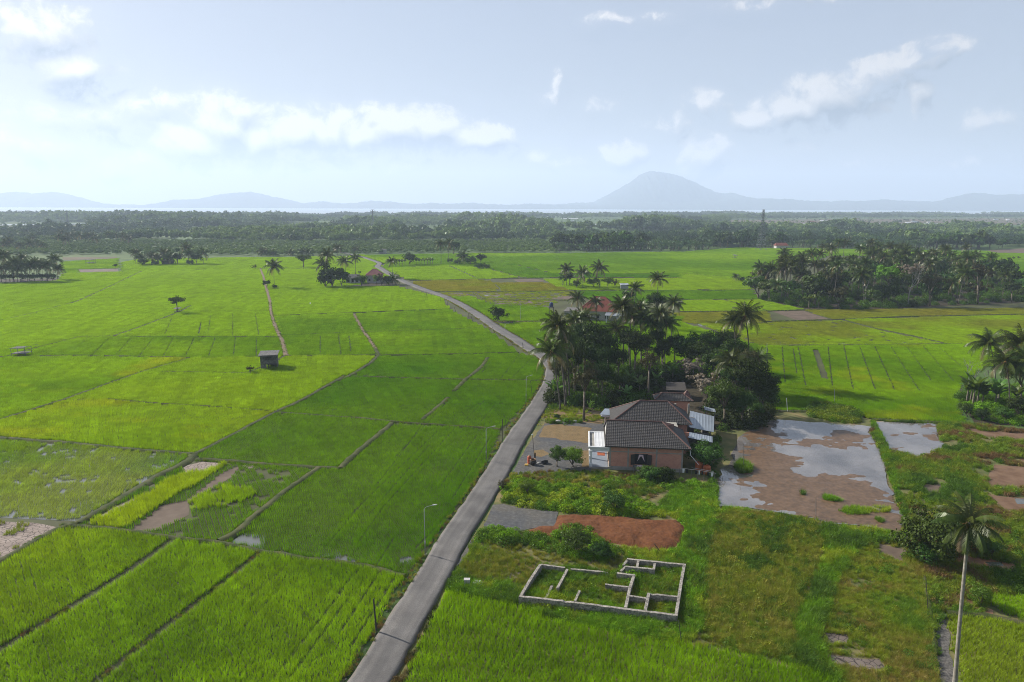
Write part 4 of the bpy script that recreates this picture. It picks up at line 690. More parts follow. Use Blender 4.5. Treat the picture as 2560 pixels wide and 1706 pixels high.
# ================================================================ trees
def frond(L, az, el0, droop, npair, ll, lw, hang=.8):
    """one pinnate frond -> quads; arching rachis with leaflets hanging on both sides"""
    ns = 14; t = np.linspace(0, 1, ns+1); el = el0-droop*t**1.25; ds = L/ns; r = np.concatenate([[0], np.cumsum(np.cos(el[:-1])*ds)]); z = np.concatenate([[0], np.cumsum(np.sin(el[:-1])*ds)])
    D = np.array([math.cos(az), math.sin(az), 0]); B = np.array([-math.sin(az), math.cos(az), 0]); pt = lambda q: np.outer(np.interp(q, t, r), D)+np.outer(np.interp(q, t, z), [0,0,1])
    tl = np.linspace(.1, 1., npair); p = pt(tl); e = np.interp(tl, t, el); tan = np.outer(np.cos(e), D)+np.outer(np.sin(e), [0,0,1]); Q = []
    ln = ll*np.sin(np.clip(tl*.93+.08, 0, 1)*math.pi)**.6*(.85+.3*RNG.random(npair))
    for sd in (-1, 1):
        h = hang*(.6+.6*RNG.random(npair)); d = tan*.55+B*sd*.85+np.array([0,0,-1.])*h[:,None]; d /= np.linalg.norm(d, axis=1)[:,None]
        tip = p+d*ln[:,None]+np.array([0,0,-1.])*(ln*.18)[:,None]; w = tan*lw*.5
        Q.append(np.stack([p-w, p+w, tip+w*.35, tip-w*.35], 1))
    pr = pt(t); wd = (B*.05)[None]*(1.15-t[:,None])*max(1., lw/.07)*.6; Q.append(np.stack([pr[:-1]-wd[:-1], pr[:-1]+wd[:-1], pr[1:]+wd[1:], pr[1:]-wd[1:]], 1))
    return np.concatenate(Q)
def crown_specs(n=24, L=4.3):
    out = []; g = 2.39996
    for i in range(n):
        u = (i+.5)/n; el = R(86-112*u**.95+RNG.uniform(-8,8)); dr = R(52+48*min(u,.8)+RNG.uniform(-12,14)); out.append((L*(.72+.30*math.sin(min(1, u*1.5)*1.57))*RNG.uniform(.9,1.08), i*g+RNG.uniform(-.25,.25), el, dr, u))
    return out
def nuts(mb, n, z=-.25):
    for i in range(n):
        a = random.uniform(0, 6.28); r = random.uniform(.25,.45); mb.lathe([(.03,-.15),(.13,-.08),(.15,.02),(.1,.12),(.02,.16)], 6, (r*math.cos(a), r*math.sin(a), z+random.uniform(-.3,.1)), 2)
def palm_crown(name, npair, ll, lw, n=24, dry=2, L=4.3):
    Q = []; mi = []
    for i, (l, az, el, dr, u) in enumerate(crown_specs(n, L)):
        q = frond(l, az, el, dr, npair, ll, lw, .55+.5*u); Q.append(q); mi += [1 if i >= n-dry else 0]*len(q)
    e = MB(); nuts(e, 8); e.lathe([(.16,-.7),(.22,-.3),(.2,.1),(.05,.5)], 8, (0,0,0), 2); return qmesh(name, np.concatenate(Q), [M['palm'], M['palmdry'], M['nut']], mi, e)
CROWN_HI = [palm_crown('palm_crown', 36, .95, .085, 26+i, 2+i % 3) for i in range(4)]
CROWN_LO = [palm_crown('palm_crown', 18, .95, .18, 21+i, 1+i % 4) for i in range(6)]
BY = {}
def scr(p):  # photo column of a world point, for left-to-right labels
    return p[0]/max(p[1], 1)
def palm(v, cx, cy, h=None, base=None, sc=1., label=None, group=None, lean=0.):
    if base is not None:
        b = G(v, *base); c = atY(v, cx, cy, b[1])
    else:
        g = G(v, cx, cy, h); c = Vector((g[0], g[1], h)); b = (g[0]+lean+random.uniform(-.9,.9), g[1]+random.uniform(-.5,.8))
    far = b[1] > 215; t = empty('coconut_palm', (b[0], b[1], 0)); tag(t, label, 'palm tree', group)
    hh = c.z; cr = Vector((c.x-b[0], c.y-b[1], hh)); bend = Vector((random.uniform(-.5,.5), random.uniform(-.4,.4), 0))*hh*.05
    pts = []; rad = []; k = 7 if far else 13
    for i in range(k):
        u = i/(k-1); q = Vector((cr.x*u**1.5, cr.y*u**1.5, hh*u))+bend*math.sin(u*math.pi); pts.append(q); rad.append((.17*(1-u*.42)+.10*math.exp(-u*14))*max(.8, min(1.15, hh/13)))
    mb = MB(); mb.tube(pts, rad, 6 if far else 10); mb.build('trunk', M['palmbark'], t, smooth=True)
    o = bpy.data.objects.new('crown', random.choice(CROWN_LO if far else CROWN_HI)); link(o, t); o.location = cr; o.rotation_euler = (random.uniform(-.16,.16), random.uniform(-.16,.16), random.uniform(0,6.28)); k_ = sc*random.uniform(.95,1.2); o.scale = (k_, k_, k_*random.uniform(.85,1.15))
    BY.setdefault(group, []).append(t); return t
ORD = 'first second third fourth fifth sixth seventh eighth ninth tenth eleventh twelfth thirteenth fourteenth fifteenth sixteenth seventeenth eighteenth nineteenth twentieth'.split()
def ordinals(group, what, where):
    l = sorted([o for o in BY.get(group, []) if 'label' not in o.keys()], key=lambda o: scr(o.location)); n = len(l)
    for i, o in enumerate(l):
        if n > 20: o['label'] = '%s %s' % (what, where)
        elif n == 1: o['label'] = '%s %s' % (what, where)
        else: o['label'] = '%s, %s, %s' % (what, 'leftmost' if i == 0 else 'rightmost' if i == n-1 else ORD[i]+' from the left', where)
def bcrown(name, ncl, nlf, ls, mat, flatk=.85, seed=0, open_=.0):
    rg = np.random.default_rng(seed); P_ = []; Nn = []; S_ = []
    d = rg.normal(0, 1, (ncl,3)); d /= np.linalg.norm(d, axis=1)[:,None]; d[:,2] = np.where(d[:,2] < -.45, -d[:,2]*.5, d[:,2]); rr = (.35+.65*rg.random(ncl)**.5)*(1-.28*rg.random(ncl))
    rr *= .75+.5*fbm(d[:,0]*1.3+seed*3.1+5, d[:,1]*1.3+d[:,2]+5, 2); c = d*rr[:,None]*np.array([1,1,flatk])
    for i in range(ncl):
        cr = rg.uniform(.20,.36)*(1-.3*open_); q = rg.normal(0, 1, (nlf,3)); q /= np.linalg.norm(q, axis=1)[:,None]; rad = cr*(.55+.45*rg.random(nlf)**.6); p = c[i]+q*rad[:,None]*np.array([1,1,.72]); P_.append(p); Nn.append(q+d[i]*.5+rg.normal(0,.55,(nlf,3))+np.array([0,0,.35])); S_.append(ls*rg.uniform(.6,1.35,nlf))
    return qmesh(name, leafquads(np.concatenate(P_), np.concatenate(Nn), np.concatenate(S_)), [M[mat]]), c
BC = {}
for mt_ in ('leafA','leafB','leafC','leafD','leafE'):
    op = 1. if mt_ in ('leafC','leafE') else 0.
    BC[mt_] = ([bcrown('crown', 62 if op == 0 else 48, 95 if op == 0 else 60, .085, mt_, .85, 11+i, op) for i in range(2)], [bcrown('crown', 34 if op == 0 else 28, 42 if op == 0 else 30, .15, mt_, .85, 31+i, op) for i in range(2)])
def btree(v, cx, cy, rpx, hc=None, base=None, mat='leafA', label=None, group=None, asp=1., bark='bark', name='broadleaf_tree', cat='tree'):
    if base is not None: b = G(v, *base); c = atY(v, cx, cy, b[1])
    else: g = G(v, cx, cy, hc); c = Vector((g[0], g[1], hc)); b = (g[0]+random.uniform(-.3,.3), g[1]+random.uniform(-.3,.3))
    r = rpx*ppm(v, b[1])*1.22; far = b[1] > 230; me, cl = BC[mat][1 if far else 0][random.randrange(2)]
    t = empty(name, (b[0], b[1], 0)); tag(t, label, cat, group); rel = Vector((c.x-b[0], c.y-b[1], c.z)); rz = random.uniform(0,6.28)
    mb = MB(); tr = max(.07, r*.065); fork = Vector((rel.x*.5, rel.y*.5, max(.3, rel.z-r*.75*asp)))
    mb.tube([(0,0,-.1), fork*.5+Vector((random.uniform(-.1,.1),0,0)), fork], [tr*1.35, tr, tr*.85], 6)
    for i in range(4 if far else 8):
        q = Vector(cl[i*3 % len(cl)]); q = Vector((q.x*math.cos(rz)-q.y*math.sin(rz), q.x*math.sin(rz)+q.y*math.cos(rz), q.z*asp))*r+rel; mid = fork.lerp(q, .5)+Vector((0,0,r*.1)); mb.tube([fork, mid, q], [tr*.6, tr*.38, tr*.12], 5)
    mb.build('trunk', M[bark], t, smooth=True); o = bpy.data.objects.new('crown', me); link(o, t); o.location = rel; o.scale = (r, r, r*asp); o.rotation_euler = (0, 0, rz)
    BY.setdefault(group, []).append(t); return t
def branches(mb, p, d, L, r, depth, spread=.6):
    q = p+d*L; mid = p+d*L*.5+Vector((random.uniform(-1,1), random.uniform(-1,1), 0))*L*.05; mb.tube([p, mid, q], [r, r*.8, r*.62], 5 if depth > 2 else 4, cap=False)
    if depth == 0: return
    for i in range(random.choice((2,3,3))):
        nd = (d+Vector((random.gauss(0,1), random.gauss(0,1), random.gauss(.15,.6)))*spread).normalized(); branches(mb, p+d*L*random.uniform(.55,1), nd, L*random.uniform(.55,.8), r*.58, depth-1, spread)
def bare_tree(v, base, topy, label, bark, depth=5, twigs=None, spread=.55, rpx=None, r0=.16):
    b = G(v, *base); c = atY(v, base[0], topy, b[1]); h = c.z; t = empty('bare_tree', (b[0], b[1], 0)); tag(t, label, 'tree'); mb = MB()
    branches(mb, Vector((0,0,0)), Vector((random.uniform(-.05,.05),0,1)), h*.42, r0, depth, spread); mb.build('branches', M[bark], t)
    if twigs:
        r = rpx*ppm(v, b[1]); o = bpy.data.objects.new('crown', BC[twigs][1][0][0]); link(o, t); o.location = (0,0,h-r*.8); o.scale = (r,r,r*.8)
    return t
def banana_mesh(n=8, L=2.3):
    Q = []; e = MB()
    for i in range(n):
        az = i*2.4+RNG.uniform(-.3,.3); el = R(RNG.uniform(45,82)); dr = R(RNG.uniform(50,105)); ns = 6; t = np.linspace(0,1,ns+1); ea = el-dr*t**1.4; ds = L*RNG.uniform(.8,1.1)/ns; D = np.array([math.cos(az), math.sin(az), 0]); B = np.array([-math.sin(az), math.cos(az), 0])
        p = np.concatenate([[[0,0,0]], np.cumsum(np.outer(np.cos(ea[:-1]), D)*ds+np.outer(np.sin(ea[:-1]), [0,0,1])*ds, axis=0)]); w = .34*np.sin(np.clip(t*.9+.1, 0, 1)*math.pi)**.5; w[0] = .04
        for s in (-1, 1): o = B[None]*(w*s)[:,None]+np.array([0,0,-1.])[None]*(w*.35)[:,None]; Q.append(np.stack([p[:-1], p[:-1]+o[:-1], p[1:]+o[1:], p[1:]], 1))
    return np.concatenate(Q)
BAN = []
for i in range(3): BAN.append(qmesh('leaves', banana_mesh(), [M['banana']]))
bst = MB(); bst.tube([(0,0,-.05),(.02,0,.9),(0,0,1.85)], [.14,.11,.06], 7); BST = bst.build('stem', M['leafC'] if 0 else M['bark'], do_link=False)
def banana(v, x, y, sc=1., label=None, group=None):
    b = G(v, x, y); t = empty('banana_plant', (b[0], b[1], 0), random.uniform(0,6.28)); t.scale = (sc,)*3; tag(t, label, 'banana plant', group)
    o = bpy.data.objects.new('stem', BST.data); link(o, t); o = bpy.data.objects.new('leaves', random.choice(BAN)); link(o, t); o.location = (0,0,1.75); BY.setdefault(group, []).append(t)
# ---- grove behind the house
g1 = 'coconut palms behind the house'
palm('g',285,722,base=(365,1250),label='leaning coconut palm with yellowing lower fronds, nearest the road edge',group=g1,sc=1.0)
palm('g',690,272,base=(690,482),label='short coconut palm with a bare trunk in front of the red roofed house',group=g1,sc=.85)
palm('g',1250,60,base=(1246,420),label='tall lone coconut palm standing clear above the others behind the house',group=g1,sc=1.0)
palm('g',2040,400,base=(2052,1010),label='big shaggy coconut palm above the dark trees right of the house',group=g1,sc=1.25); palm('g',1935,445,base=(1960,1000),group=g1,sc=.95)
for cx, cy, b in ((340,490,(412,1225)),(405,600,(445,1180)),(500,440,(520,960)),(575,420,(600,900)),(870,520,(880,920)),(925,320,(930,890)),(1085,330,(1095,840)),(1120,420,(1150,860)),(1190,470,(1262,865)),(1275,380,(1285,880)),(1330,470,(1312,862)),(1392,285,(1365,690)),(1045,145,(1035,500)),(1920,830,(1985,1260)),(520,240,(540,470)),(1010,400,(980,850)),(2150,790,(2150,1120))): palm('g',cx,cy,base=b,group=g1,sc=random.uniform(.92,1.05))
ordinals(g1, 'coconut palm', 'in the grove behind the house')
for cx, cy, r, b, mt_, lb, asp in ((650,650,170,(660,1020),'leafA','largest dark broadleaf tree in the left half of the grove behind the house',1.15),(585,960,125,(578,1345),'leafC','broadleaf tree with a clear pale trunk at the edge of the forecourt',1.1),(1055,650,120,(1030,960),'leafA','slender dark tree in the middle of the grove behind the house',1.),(1160,800,98,(1166,1165),'leafC','round crowned tree on a tall thin trunk just left of the house roof',1.05),(1530,690,150,(1545,900),'leafA','dark round tree left of the bare branched tree',1.),(1745,640,115,(1745,900),'leafA','dark tree behind the bare branched tree',1.),(1885,600,90,(1880,900),'leafA','dark tree at the left foot of the big shaggy palm',1.),(1850,1110,125,(1850,1390),'leafB','broad leafy tree close to the right of the house',1.15),(2010,1190,110,(2010,1400),'leafA','dark tree right of the broad leafy tree beside the house',1.1),(1960,960,120,(1950,1290),'leafA','tall dark tree behind the broad leafy tree beside the house',1.2),(480,770,105,(500,1130),'leafA','dark tree between the road palms and the largest tree',1.25),(790,650,95,(800,980),'leafA','tall dark tree right of the largest tree in the grove',1.35),(420,640,80,(440,1080),'leafA','dark tree filling the back of the road palms',1.3),(890,770,85,(890,1060),'leafA','dark tree behind the banana plants',1.2),(740,930,90,(745,1180),'leafA','low dark tree at the centre front of the grove',1.1),(330,860,65,(360,1150),'leafC','slim leafy tree beside the nearest road palm',1.4),(1290,700,80,(1290,930),'leafA','dark tree at the feet of the slender palms',1.2),(1400,640,75,(1400,880),'leafA','dark tree left of the round tree by the bare branches',1.1),(2090,950,165,(2090,1330),'leafA','dark tree on the right flank of the grove above the pond',1.1),(2200,1090,125,(2180,1340),'leafA','dark tree at the right hand end of the grove beside the paddy',1.),(2130,1230,65,(2120,1360),'leafB','small mid green tree at the corner of the muddy pond',1.1),(1240,255,80,(1240,560),'leafA','dark tree below the lone tall palm',1.),(400,880,90,(420,1180),'leafC','thin leafy tree beside the palm trunks at the road edge',1.2),(720,760,130,(760,1080),'leafA','dark tree between the banana plants and the grove edge',1.),(2050,800,120,(2040,1150),'leafC','olive tree under the big shaggy palm',1.),(930,980,80,(930,1130),'leafB','low leafy tree among the banana plants',.9),(2270,1000,80,(2270,1180),'leafA','low dark tree at the far right tip of the grove',.9),(560,560,105,(590,1000),'leafA','dark tree behind the road palms, under their crowns',1.2),(700,900,100,(710,1160),'leafA','low dark tree beside the banana plants',1.),(985,600,85,(1000,930),'leafA','dark tree between the slender palm trunks',1.2),(1130,640,80,(1140,930),'leafB','green tree behind the round crowned tree',1.1),(1235,590,75,(1250,880),'leafA','dark tree crown crossing the three straight palm trunks',1.1),(1640,730,115,(1650,970),'leafA','dark tree just behind the leafless grey tree',1.),(1800,820,125,(1800,1120),'leafA','dark tree between the grey bare tree and the broad leafy tree',1.1),(1950,720,105,(1960,1080),'leafA','dark tree directly below the big shaggy palm crown',1.2),(985,215,60,(985,420),'leafA','dark tree under the palm beyond the red roof',1.)):
    btree('g',cx,cy,r,base=b,mat=mt_,label=lb,asp=asp,group='broadleaf trees behind the house')
bare_tree('g',(1560,1000),740,'leafless grey tree with a haze of fine branches behind the house','palebark',6,'leafE',.75,150,.13)
bare_tree('g',(1690,1230),870,'half bare brown tree leaning over the rear roofs of the house','bark',5,'leafE',.6,175)
for x, y, s in ((900,1120,1.3),(990,1060,1.2),(840,1060,1.3),(1080,1120,1.3),(960,1190,1.1),(1060,1010,1.2),(1320,960,1.2),(1280,1010,1.1),(1380,990,1.2),(770,1130,1.2),(1230,1050,1.1),(700,1180,1.0),(1420,920,1.0)): banana('g',x,y,s,group='banana plants in the grove behind the house')
ordinals('banana plants in the grove behind the house', 'banana plant', 'in the shady grove behind the house')
banana('g',318,1190,1.5,'tall banana plant with dark drooping leaves at the road edge','banana plants by the road')
# ---- three palms beyond the red roof
g2 = 'coconut palms beyond the red roof'
for cx, cy, b, l in ((1530,742,(1530,852),'left of the three small palms beyond the red roofed house'),(1640,765,(1642,868),'middle of the three small palms beyond the red roofed house'),(1752,732,(1756,866),'right of the three small palms beyond the red roofed house')): palm('b',cx,cy,base=b,sc=1.15,label='coconut palm, '+l,group=g2)
for cx, cy, r, b, mt_, l in ((1510,800,34,(1505,850),'leafB','bushy tree at the left end of the far palm clump beyond the red roof'),(1600,835,32,(1600,866),'leafB','low bush between the left and middle palms beyond the red roof'),(1715,825,40,(1715,862),'leafB','bushy tree left of the right hand palm beyond the red roof'),(1810,820,38,(1810,862),'leafD','pale feathery tree at the right end of the far palm clump'),(1860,830,28,(1858,858),'leafC','thin straggling bush past the far palm clump'),(1555,790,30,(1550,850),'leafA','dark bush behind the left palm beyond the red roof')): btree('b',cx,cy,r,base=b,mat=mt_,label=l)
# ---- left half: isolated trees
btree('b',1065,1040,58,base=(1065,1098),mat='leafA',label='neat round topped dark tree standing alone beside the road',asp=1.0)
t = btree('s',441,752,17,base=(444,783),mat='leafB',label='lone spreading tree shading a tiny hut in the left fields',asp=.8)
palm('m',232,235,base=(236,425),sc=1.2,label='lone coconut palm above two round bushes in the left fields',group='lone palms'); btree('m',165,385,36,base=(170,432),mat='leafA',label='larger round bush left of the lone palm',asp=.95,name='round_bush',cat='bush'); btree('m',238,418,24,base=(238,440),mat='leafA',label='smaller round bush at the foot of the lone palm',name='round_bush',cat='bush')
btree('m',490,165,58,base=(495,250),mat='leafB',label='isolated wide crowned tree on a clear trunk in the far left fields',asp=.75); btree('m',55,240,22,base=(55,258),mat='leafC',label='small sparse bush at the far end of the dirt path',name='bush',cat='bush')
btree('a',780,713,14,base=(783,742),mat='leafA',label='tiny dark tree beside the far left dry plot',asp=.8)
# ---- maroon roof homestead
g3 = 'coconut palms around the maroon roofed house'
for cx, cy, b in ((705,135,(712,400)),(665,215,(690,412)),(860,190,(868,330)),(955,160,(957,312)),(1280,190,(1290,345)),(1292,350,(1290,400))): palm('m',cx,cy,base=b,sc=1.15,group=g3)
ordinals(g3, 'coconut palm', 'around the maroon roofed house')
for cx, cy, r, b, mt_, l in ((745,310,105,(750,420),'leafA','tall dark tree mass left of the maroon roofed house'),(690,360,70,(690,422),'leafA','lower dark tree at the left edge of the maroon roof homestead'),(830,330,75,(835,415),'leafA','dark tree just left of the small outbuilding by the maroon roof'),(1010,358,55,(1010,412),'leafB','rounded tree in front of the maroon roofed house'),(1190,350,62,(1190,405),'leafC','yellowish feathery tree right of the maroon roofed house'),(1150,345,40,(1140,405),'leafD','pale bush beside the maroon roofed house'),(1250,360,38,(1255,402),'leafA','dark bush between the homestead and the road'),(995,290,14,(995,330),'leafB','small pointed tree behind the maroon roof')): btree('m',cx,cy,r,base=b,mat=mt_,label=l)
btree('m',1440,162,60,base=(1440,226),mat='leafA',label='dense dome shaped tree by the far road bend',asp=.95)
for x, y in ((1325,232),(1350,232),(1375,234),(1400,230),(1500,224),(1525,226),(1550,222),(1575,226),(1600,220),(1625,222),(1645,220)): banana('m',x,y,1.5,group='row of banana plants by the far road bend')
for o in BY['row of banana plants by the far road bend']: o['label'] = 'banana plant in the row on either side of the dome shaped tree'
for cx, cy, r, b, mt_, l in ((1800,185,28,(1800,216),'leafB','upright bush under the pair of thin palms'),(1868,198,30,(1868,220),'leafB','low bush right of the pair of thin palms'),(1985,185,48,(1985,218),'leafB','wide low bush left of the last far tree'),(2075,158,42,(2075,205),'leafA','last dark tree at the right end of the far hedge'),(2060,235,38,(2060,262),'leafB','left half of the low clump standing forward of the far hedge'),(2120,238,34,(2120,262),'leafB','right half of the low clump standing forward of the far hedge'),(1835,50,50,(1830,130),'leafA','dark round tree behind the pair of thin palms')): btree('m',cx,cy,r,base=b,mat=mt_,label=l)
for cx, cy, b, l in ((1715,35,(1720,218),'left of the two very tall thin palms by the far hedge'),(1793,25,(1790,205),'right of the two very tall thin palms by the far hedge'),(1915,150,(1918,214),'short palm in the far hedge')): palm('m',cx,cy,base=b,sc=1.3,label=l,group='far palms beyond the road bend')
for cx, cy, b in ((135,105,(137,142)),(225,122,(225,144)),(380,115,(380,140)),(540,108,(540,140)),(800,72,(800,138)),(955,90,(955,115)),(490,112,(490,138))): palm('m',cx,cy,base=b,sc=1.35,group='palms along the scrub edge')
ordinals('palms along the scrub edge', 'small palm', 'along the scrub behind the maroon roofed house')
# ---- left edge palms and mid left clump
g4 = 'coconut palms at the left edge'
for cx, cy, b in ((-25,395,(-25,555)),(25,385,(28,545)),(65,455,(68,560)),(95,430,(98,562)),(150,400,(152,545)),(150,445,(150,562)),(205,450,(205,562)),(238,430,(238,560)),(290,455,(290,560)),(330,440,(328,560)),(372,405,(370,545)),(395,470,(392,548)),(10,470,(12,566)),(120,475,(120,566)),(-60,450,(-60,565))): palm('n',cx,cy,base=b,sc=1.15,group=g4)
ordinals(g4, 'coconut palm', 'in the grove at the left edge')
for x in (-10,40,90,140,190,235,280,320,360): btree('n',x,525,26,base=(x,562),mat='leafA',label='dark undergrowth bush beneath the left edge palms',group='bushes under the left edge palms',name='bush',cat='bush')
g5 = 'coconut palms in the far left clump'
for cx, cy, b in ((928,362,(930,440)),(962,392,(965,445)),(1038,388,(1040,446)),(1120,372,(1120,440)),(1270,325,(1275,436)),(1292,372,(1290,440)),(1388,362,(1392,440)),(1080,400,(1080,444)),(1160,395,(1160,442))): palm('n',cx,cy,base=b,sc=1.3,group=g5)
ordinals(g5, 'coconut palm', 'in the small clump far left')
for cx, cy, r, b, l in ((1212,392,36,(1212,440),'largest dark tree in the small clump far left'),(1345,395,34,(1345,440),'dark tree at the right of the small clump far left'),(975,425,28,(975,450),'bush at the left foot of the small clump far left'),(1300,428,24,(1300,446),'bush near the right foot of the small clump far left'),(1215,345,16,(1215,430),'narrow tree top in the middle of the small clump far left'),(1060,432,22,(1060,448),'low bush left of the hut in the far left clump')): btree('n',cx,cy,r,base=b,mat='leafA',label=l)
# ---- large grove on the right
g6 = 'coconut palms in the large grove'
palm('k',395,480,base=(502,642),sc=1.1,label='coconut palm leaning left out of the front of the large grove',group=g6); palm('k',590,400,base=(588,580),sc=1.1,label='upright palm with a bare pale trunk near the left of the large grove',group=g6)
palm('k',2092,385,base=(2052,540),sc=1.1,label='palm with a slanting pale trunk at the right of the large grove',group=g6); palm('k',2212,410,base=(2176,592),sc=1.1,label='last slanting palm trunk at the right tip of the large grove',group=g6)
palm('k',1788,470,base=(1780,625),sc=1.15,label='low drooping palm at the front right of the large grove',group=g6); palm('k',1062,400,base=(1080,636),sc=1.15,label='thin stemmed palm at the front centre of the large grove',group=g6)
for cx, cy, h in ((258,350,13),(345,365,12.5),(468,300,14),(505,350,13),(590,292,15),(665,235,15),(735,238,15),(690,325,13),(880,148,16),(925,152,15.5),(985,285,14),(1055,198,16),(1142,150,17),(1090,310,14),(1200,180,16),(1242,265,15),(1290,185,16),(1332,235,15),(1410,212,15),(1510,230,14),(1640,238,15),(1740,205,16),(1832,285,14),(1902,275,15),(1970,255,15),(2090,275,13),(1890,395,13),(1655,300,14),(1560,275,14),(1010,325,13.5),(840,300,13),(770,330,13),(1150,240,15),(1380,290,14),(1780,250,15.5),(1860,350,13.5),(550,310,13.5),(430,370,13)): palm('k',cx,cy,h=h,sc=1.12,group=g6)
rg = random.Random(9)
for i in range(26): palm('k', *(lambda x: (x, rg.uniform(180,330)+ (40 if x < 600 else 0)))(rg.uniform(420,2100)), h=rg.uniform(12.5,15.5), sc=rg.uniform(.95,1.2), group=g6)
for o in BY[g6]:
    if 'label' not in o.keys(): o['label'] = 'coconut palm rising out of the canopy of the large grove on the right'
for cx, cy, r, b, mt_, l in ((225,480,85,(245,598),'leafB','light leafy tree at the left tip of the large grove'),(320,500,70,(330,620),'leafB','leafy tree behind the leaning palm'),(690,460,85,(690,650),'leafB','green tree right of the bare pale palm trunk'),(810,430,92,(806,600),'leafC','brownish open crowned tree on a pale trunk in the large grove'),(1270,390,88,(1275,640),'leafD','bright green tree top in the middle of the large grove'),(1600,470,100,(1605,655),'leafC','brownish dense tree right of the bare tree in the large grove'),(1980,400,95,(1985,630),'leafC','tall olive tree near the right of the large grove'),(2205,315,52,(2205,480),'leafA','round dark tree standing apart at the right of the large grove'),(2255,500,60,(2255,625),'leafA','low dark tree at the right tip of the large grove'),(1160,560,70,(1160,650),'leafB','green shrub at the front centre of the large grove'),(880,560,80,(880,675),'leafC','brown leaved tree at the front left centre of the large grove')): btree('k',cx,cy,r,base=b,mat=mt_,label=l)
gb = 'dark trees filling the large grove'; FR = P("k:260,575 480,625 640,660 1000,672 1500,645 2280,605 2200,440 1800,370 1500,360 1000,375 620,480 330,550"); rg = random.Random(5); cnt = 0
while cnt < 58:
    x = rg.uniform(FR[:,0].min(), FR[:,0].max()); y = rg.uniform(FR[:,1].min(), FR[:,1].max())
    if not inside(FR, np.array([x]), np.array([y]))[0]: continue
    r = rg.uniform(5.0, 7.2); hc = rg.uniform(5.5, 9.0)-(1.6 if y < 300 else 0); t = empty('broadleaf_tree', (x, y, 0)); tag(t, 'dark broadleaf tree packed inside the large grove on the right', 'tree', gb)
    mt_ = rg.choice(('leafA','leafA','leafA','leafC','leafB')); me, cl = BC[mt_][1][rg.randrange(2)]; mb = MB(); mb.tube([(0,0,-.1),(.1,0,hc*.5),(0,0,hc)], [.28,.2,.08], 6); mb.build('trunk', M['bark'], t, True); o = bpy.data.objects.new('crown', me); link(o, t); o.location = (0,0,hc); o.scale = (r,r,r*rg.uniform(.85,1.25)); o.rotation_euler = (0,0,rg.uniform(0,6)); cnt += 1
bare_tree('k',(1430,655),290,'tall grey half bare tree with a white trunk in the large grove','palebark',5,'leafE',.5,95,.28); bare_tree('k',(1090,640),400,'thin pale forked tree in front of the large grove','palebark',4,None,.4,r0=.16)
for x, y, s in ((600,640,1.5),(640,668,1.7),(680,655,1.5),(720,668,1.4),(1235,625,1.4),(560,650,1.3),(1180,640,1.3)): banana('k',x,y,s,group='banana plants at the foot of the large grove')
ordinals('banana plants at the foot of the large grove', 'banana plant', 'along the foot of the large grove')
palm('k',62,420,base=(70,455),sc=.75,label='small yellowing palm standing alone left of the large grove',group='lone palms'); btree('k',110,440,26,base=(110,462),mat='leafA',label='low bush beside the small yellow palm',name='bush',cat='bush')
for x, y, r in ((2225,275,10),(2270,268,12),(2310,268,12),(2285,360,12)): btree('k',x,y,r,base=(x,y+12),mat='leafC',label='tiny tree in the far fields right of the large grove',group='tiny trees far right')
for x, y, r, l in ((2330,470,45,'pale bush at the right frame edge past the large grove'),(2340,540,50,'dark bush at the right frame edge past the large grove'),(2400,500,60,'outermost bush past the large grove')): btree('k',x,y,r,base=(x,y+50),mat='leafB',label=l,name='bush',cat='bush')
# ---- right hand palms
g7 = 'coconut palms at the right edge'
palm('q',485,400,base=(555,1000),sc=1.15,label='left palm at the right frame edge with dark fronds against the field',group=g7); palm('q',700,655,base=(728,1335),sc=1.2,label='lower palm with pale dead fronds at the right frame edge',group=g7); palm('q',905,430,base=(960,1300),sc=1.2,label='dark palm cut by the right frame edge',group=g7); palm('q',1020,640,base=(1060,1380),sc=1.1,label='palm just past the right frame edge',group=g7)
for bx, by, ty, l in ((205,960,560,'left of the slim bare white stems by the right hand palms'),(282,960,600,'right of the slim bare white stems by the right hand palms'),(450,1010,680,'slim bare stem among the banana leaves on the right')): bare_tree('q',(bx,by),ty,l,'palebark',3,None,.3,r0=.09)
for x, y, s in ((190,1200,1.7),(270,1230,1.9),(330,1210,1.7),(240,1170,1.5),(600,1180,1.5),(560,1230,1.4),(820,1260,1.5),(390,1240,1.4)): banana('q',x,y,s,group='banana plants by the right hand palms')
ordinals('banana plants by the right hand palms', 'large leaved banana plant', 'below the right hand palms')
for cx, cy, r, b, mt_, l in ((180,1260,90,(200,1370),'leafB','leafy bush at the left foot of the right hand palms'),(690,1330,95,(690,1430),'leafB','leafy bush below the palm with pale dead fronds'),(880,1240,150,(890,1400),'leafA','dark bush at the right frame edge behind the palms'),(400,1330,85,(400,1420),'leafA','dark low bush in the middle of the right hand clump'),(880,800,170,(900,1250),'leafA','dark tall tree behind the right hand palms')): btree('q',cx,cy,r,base=b,mat=mt_,label=l)
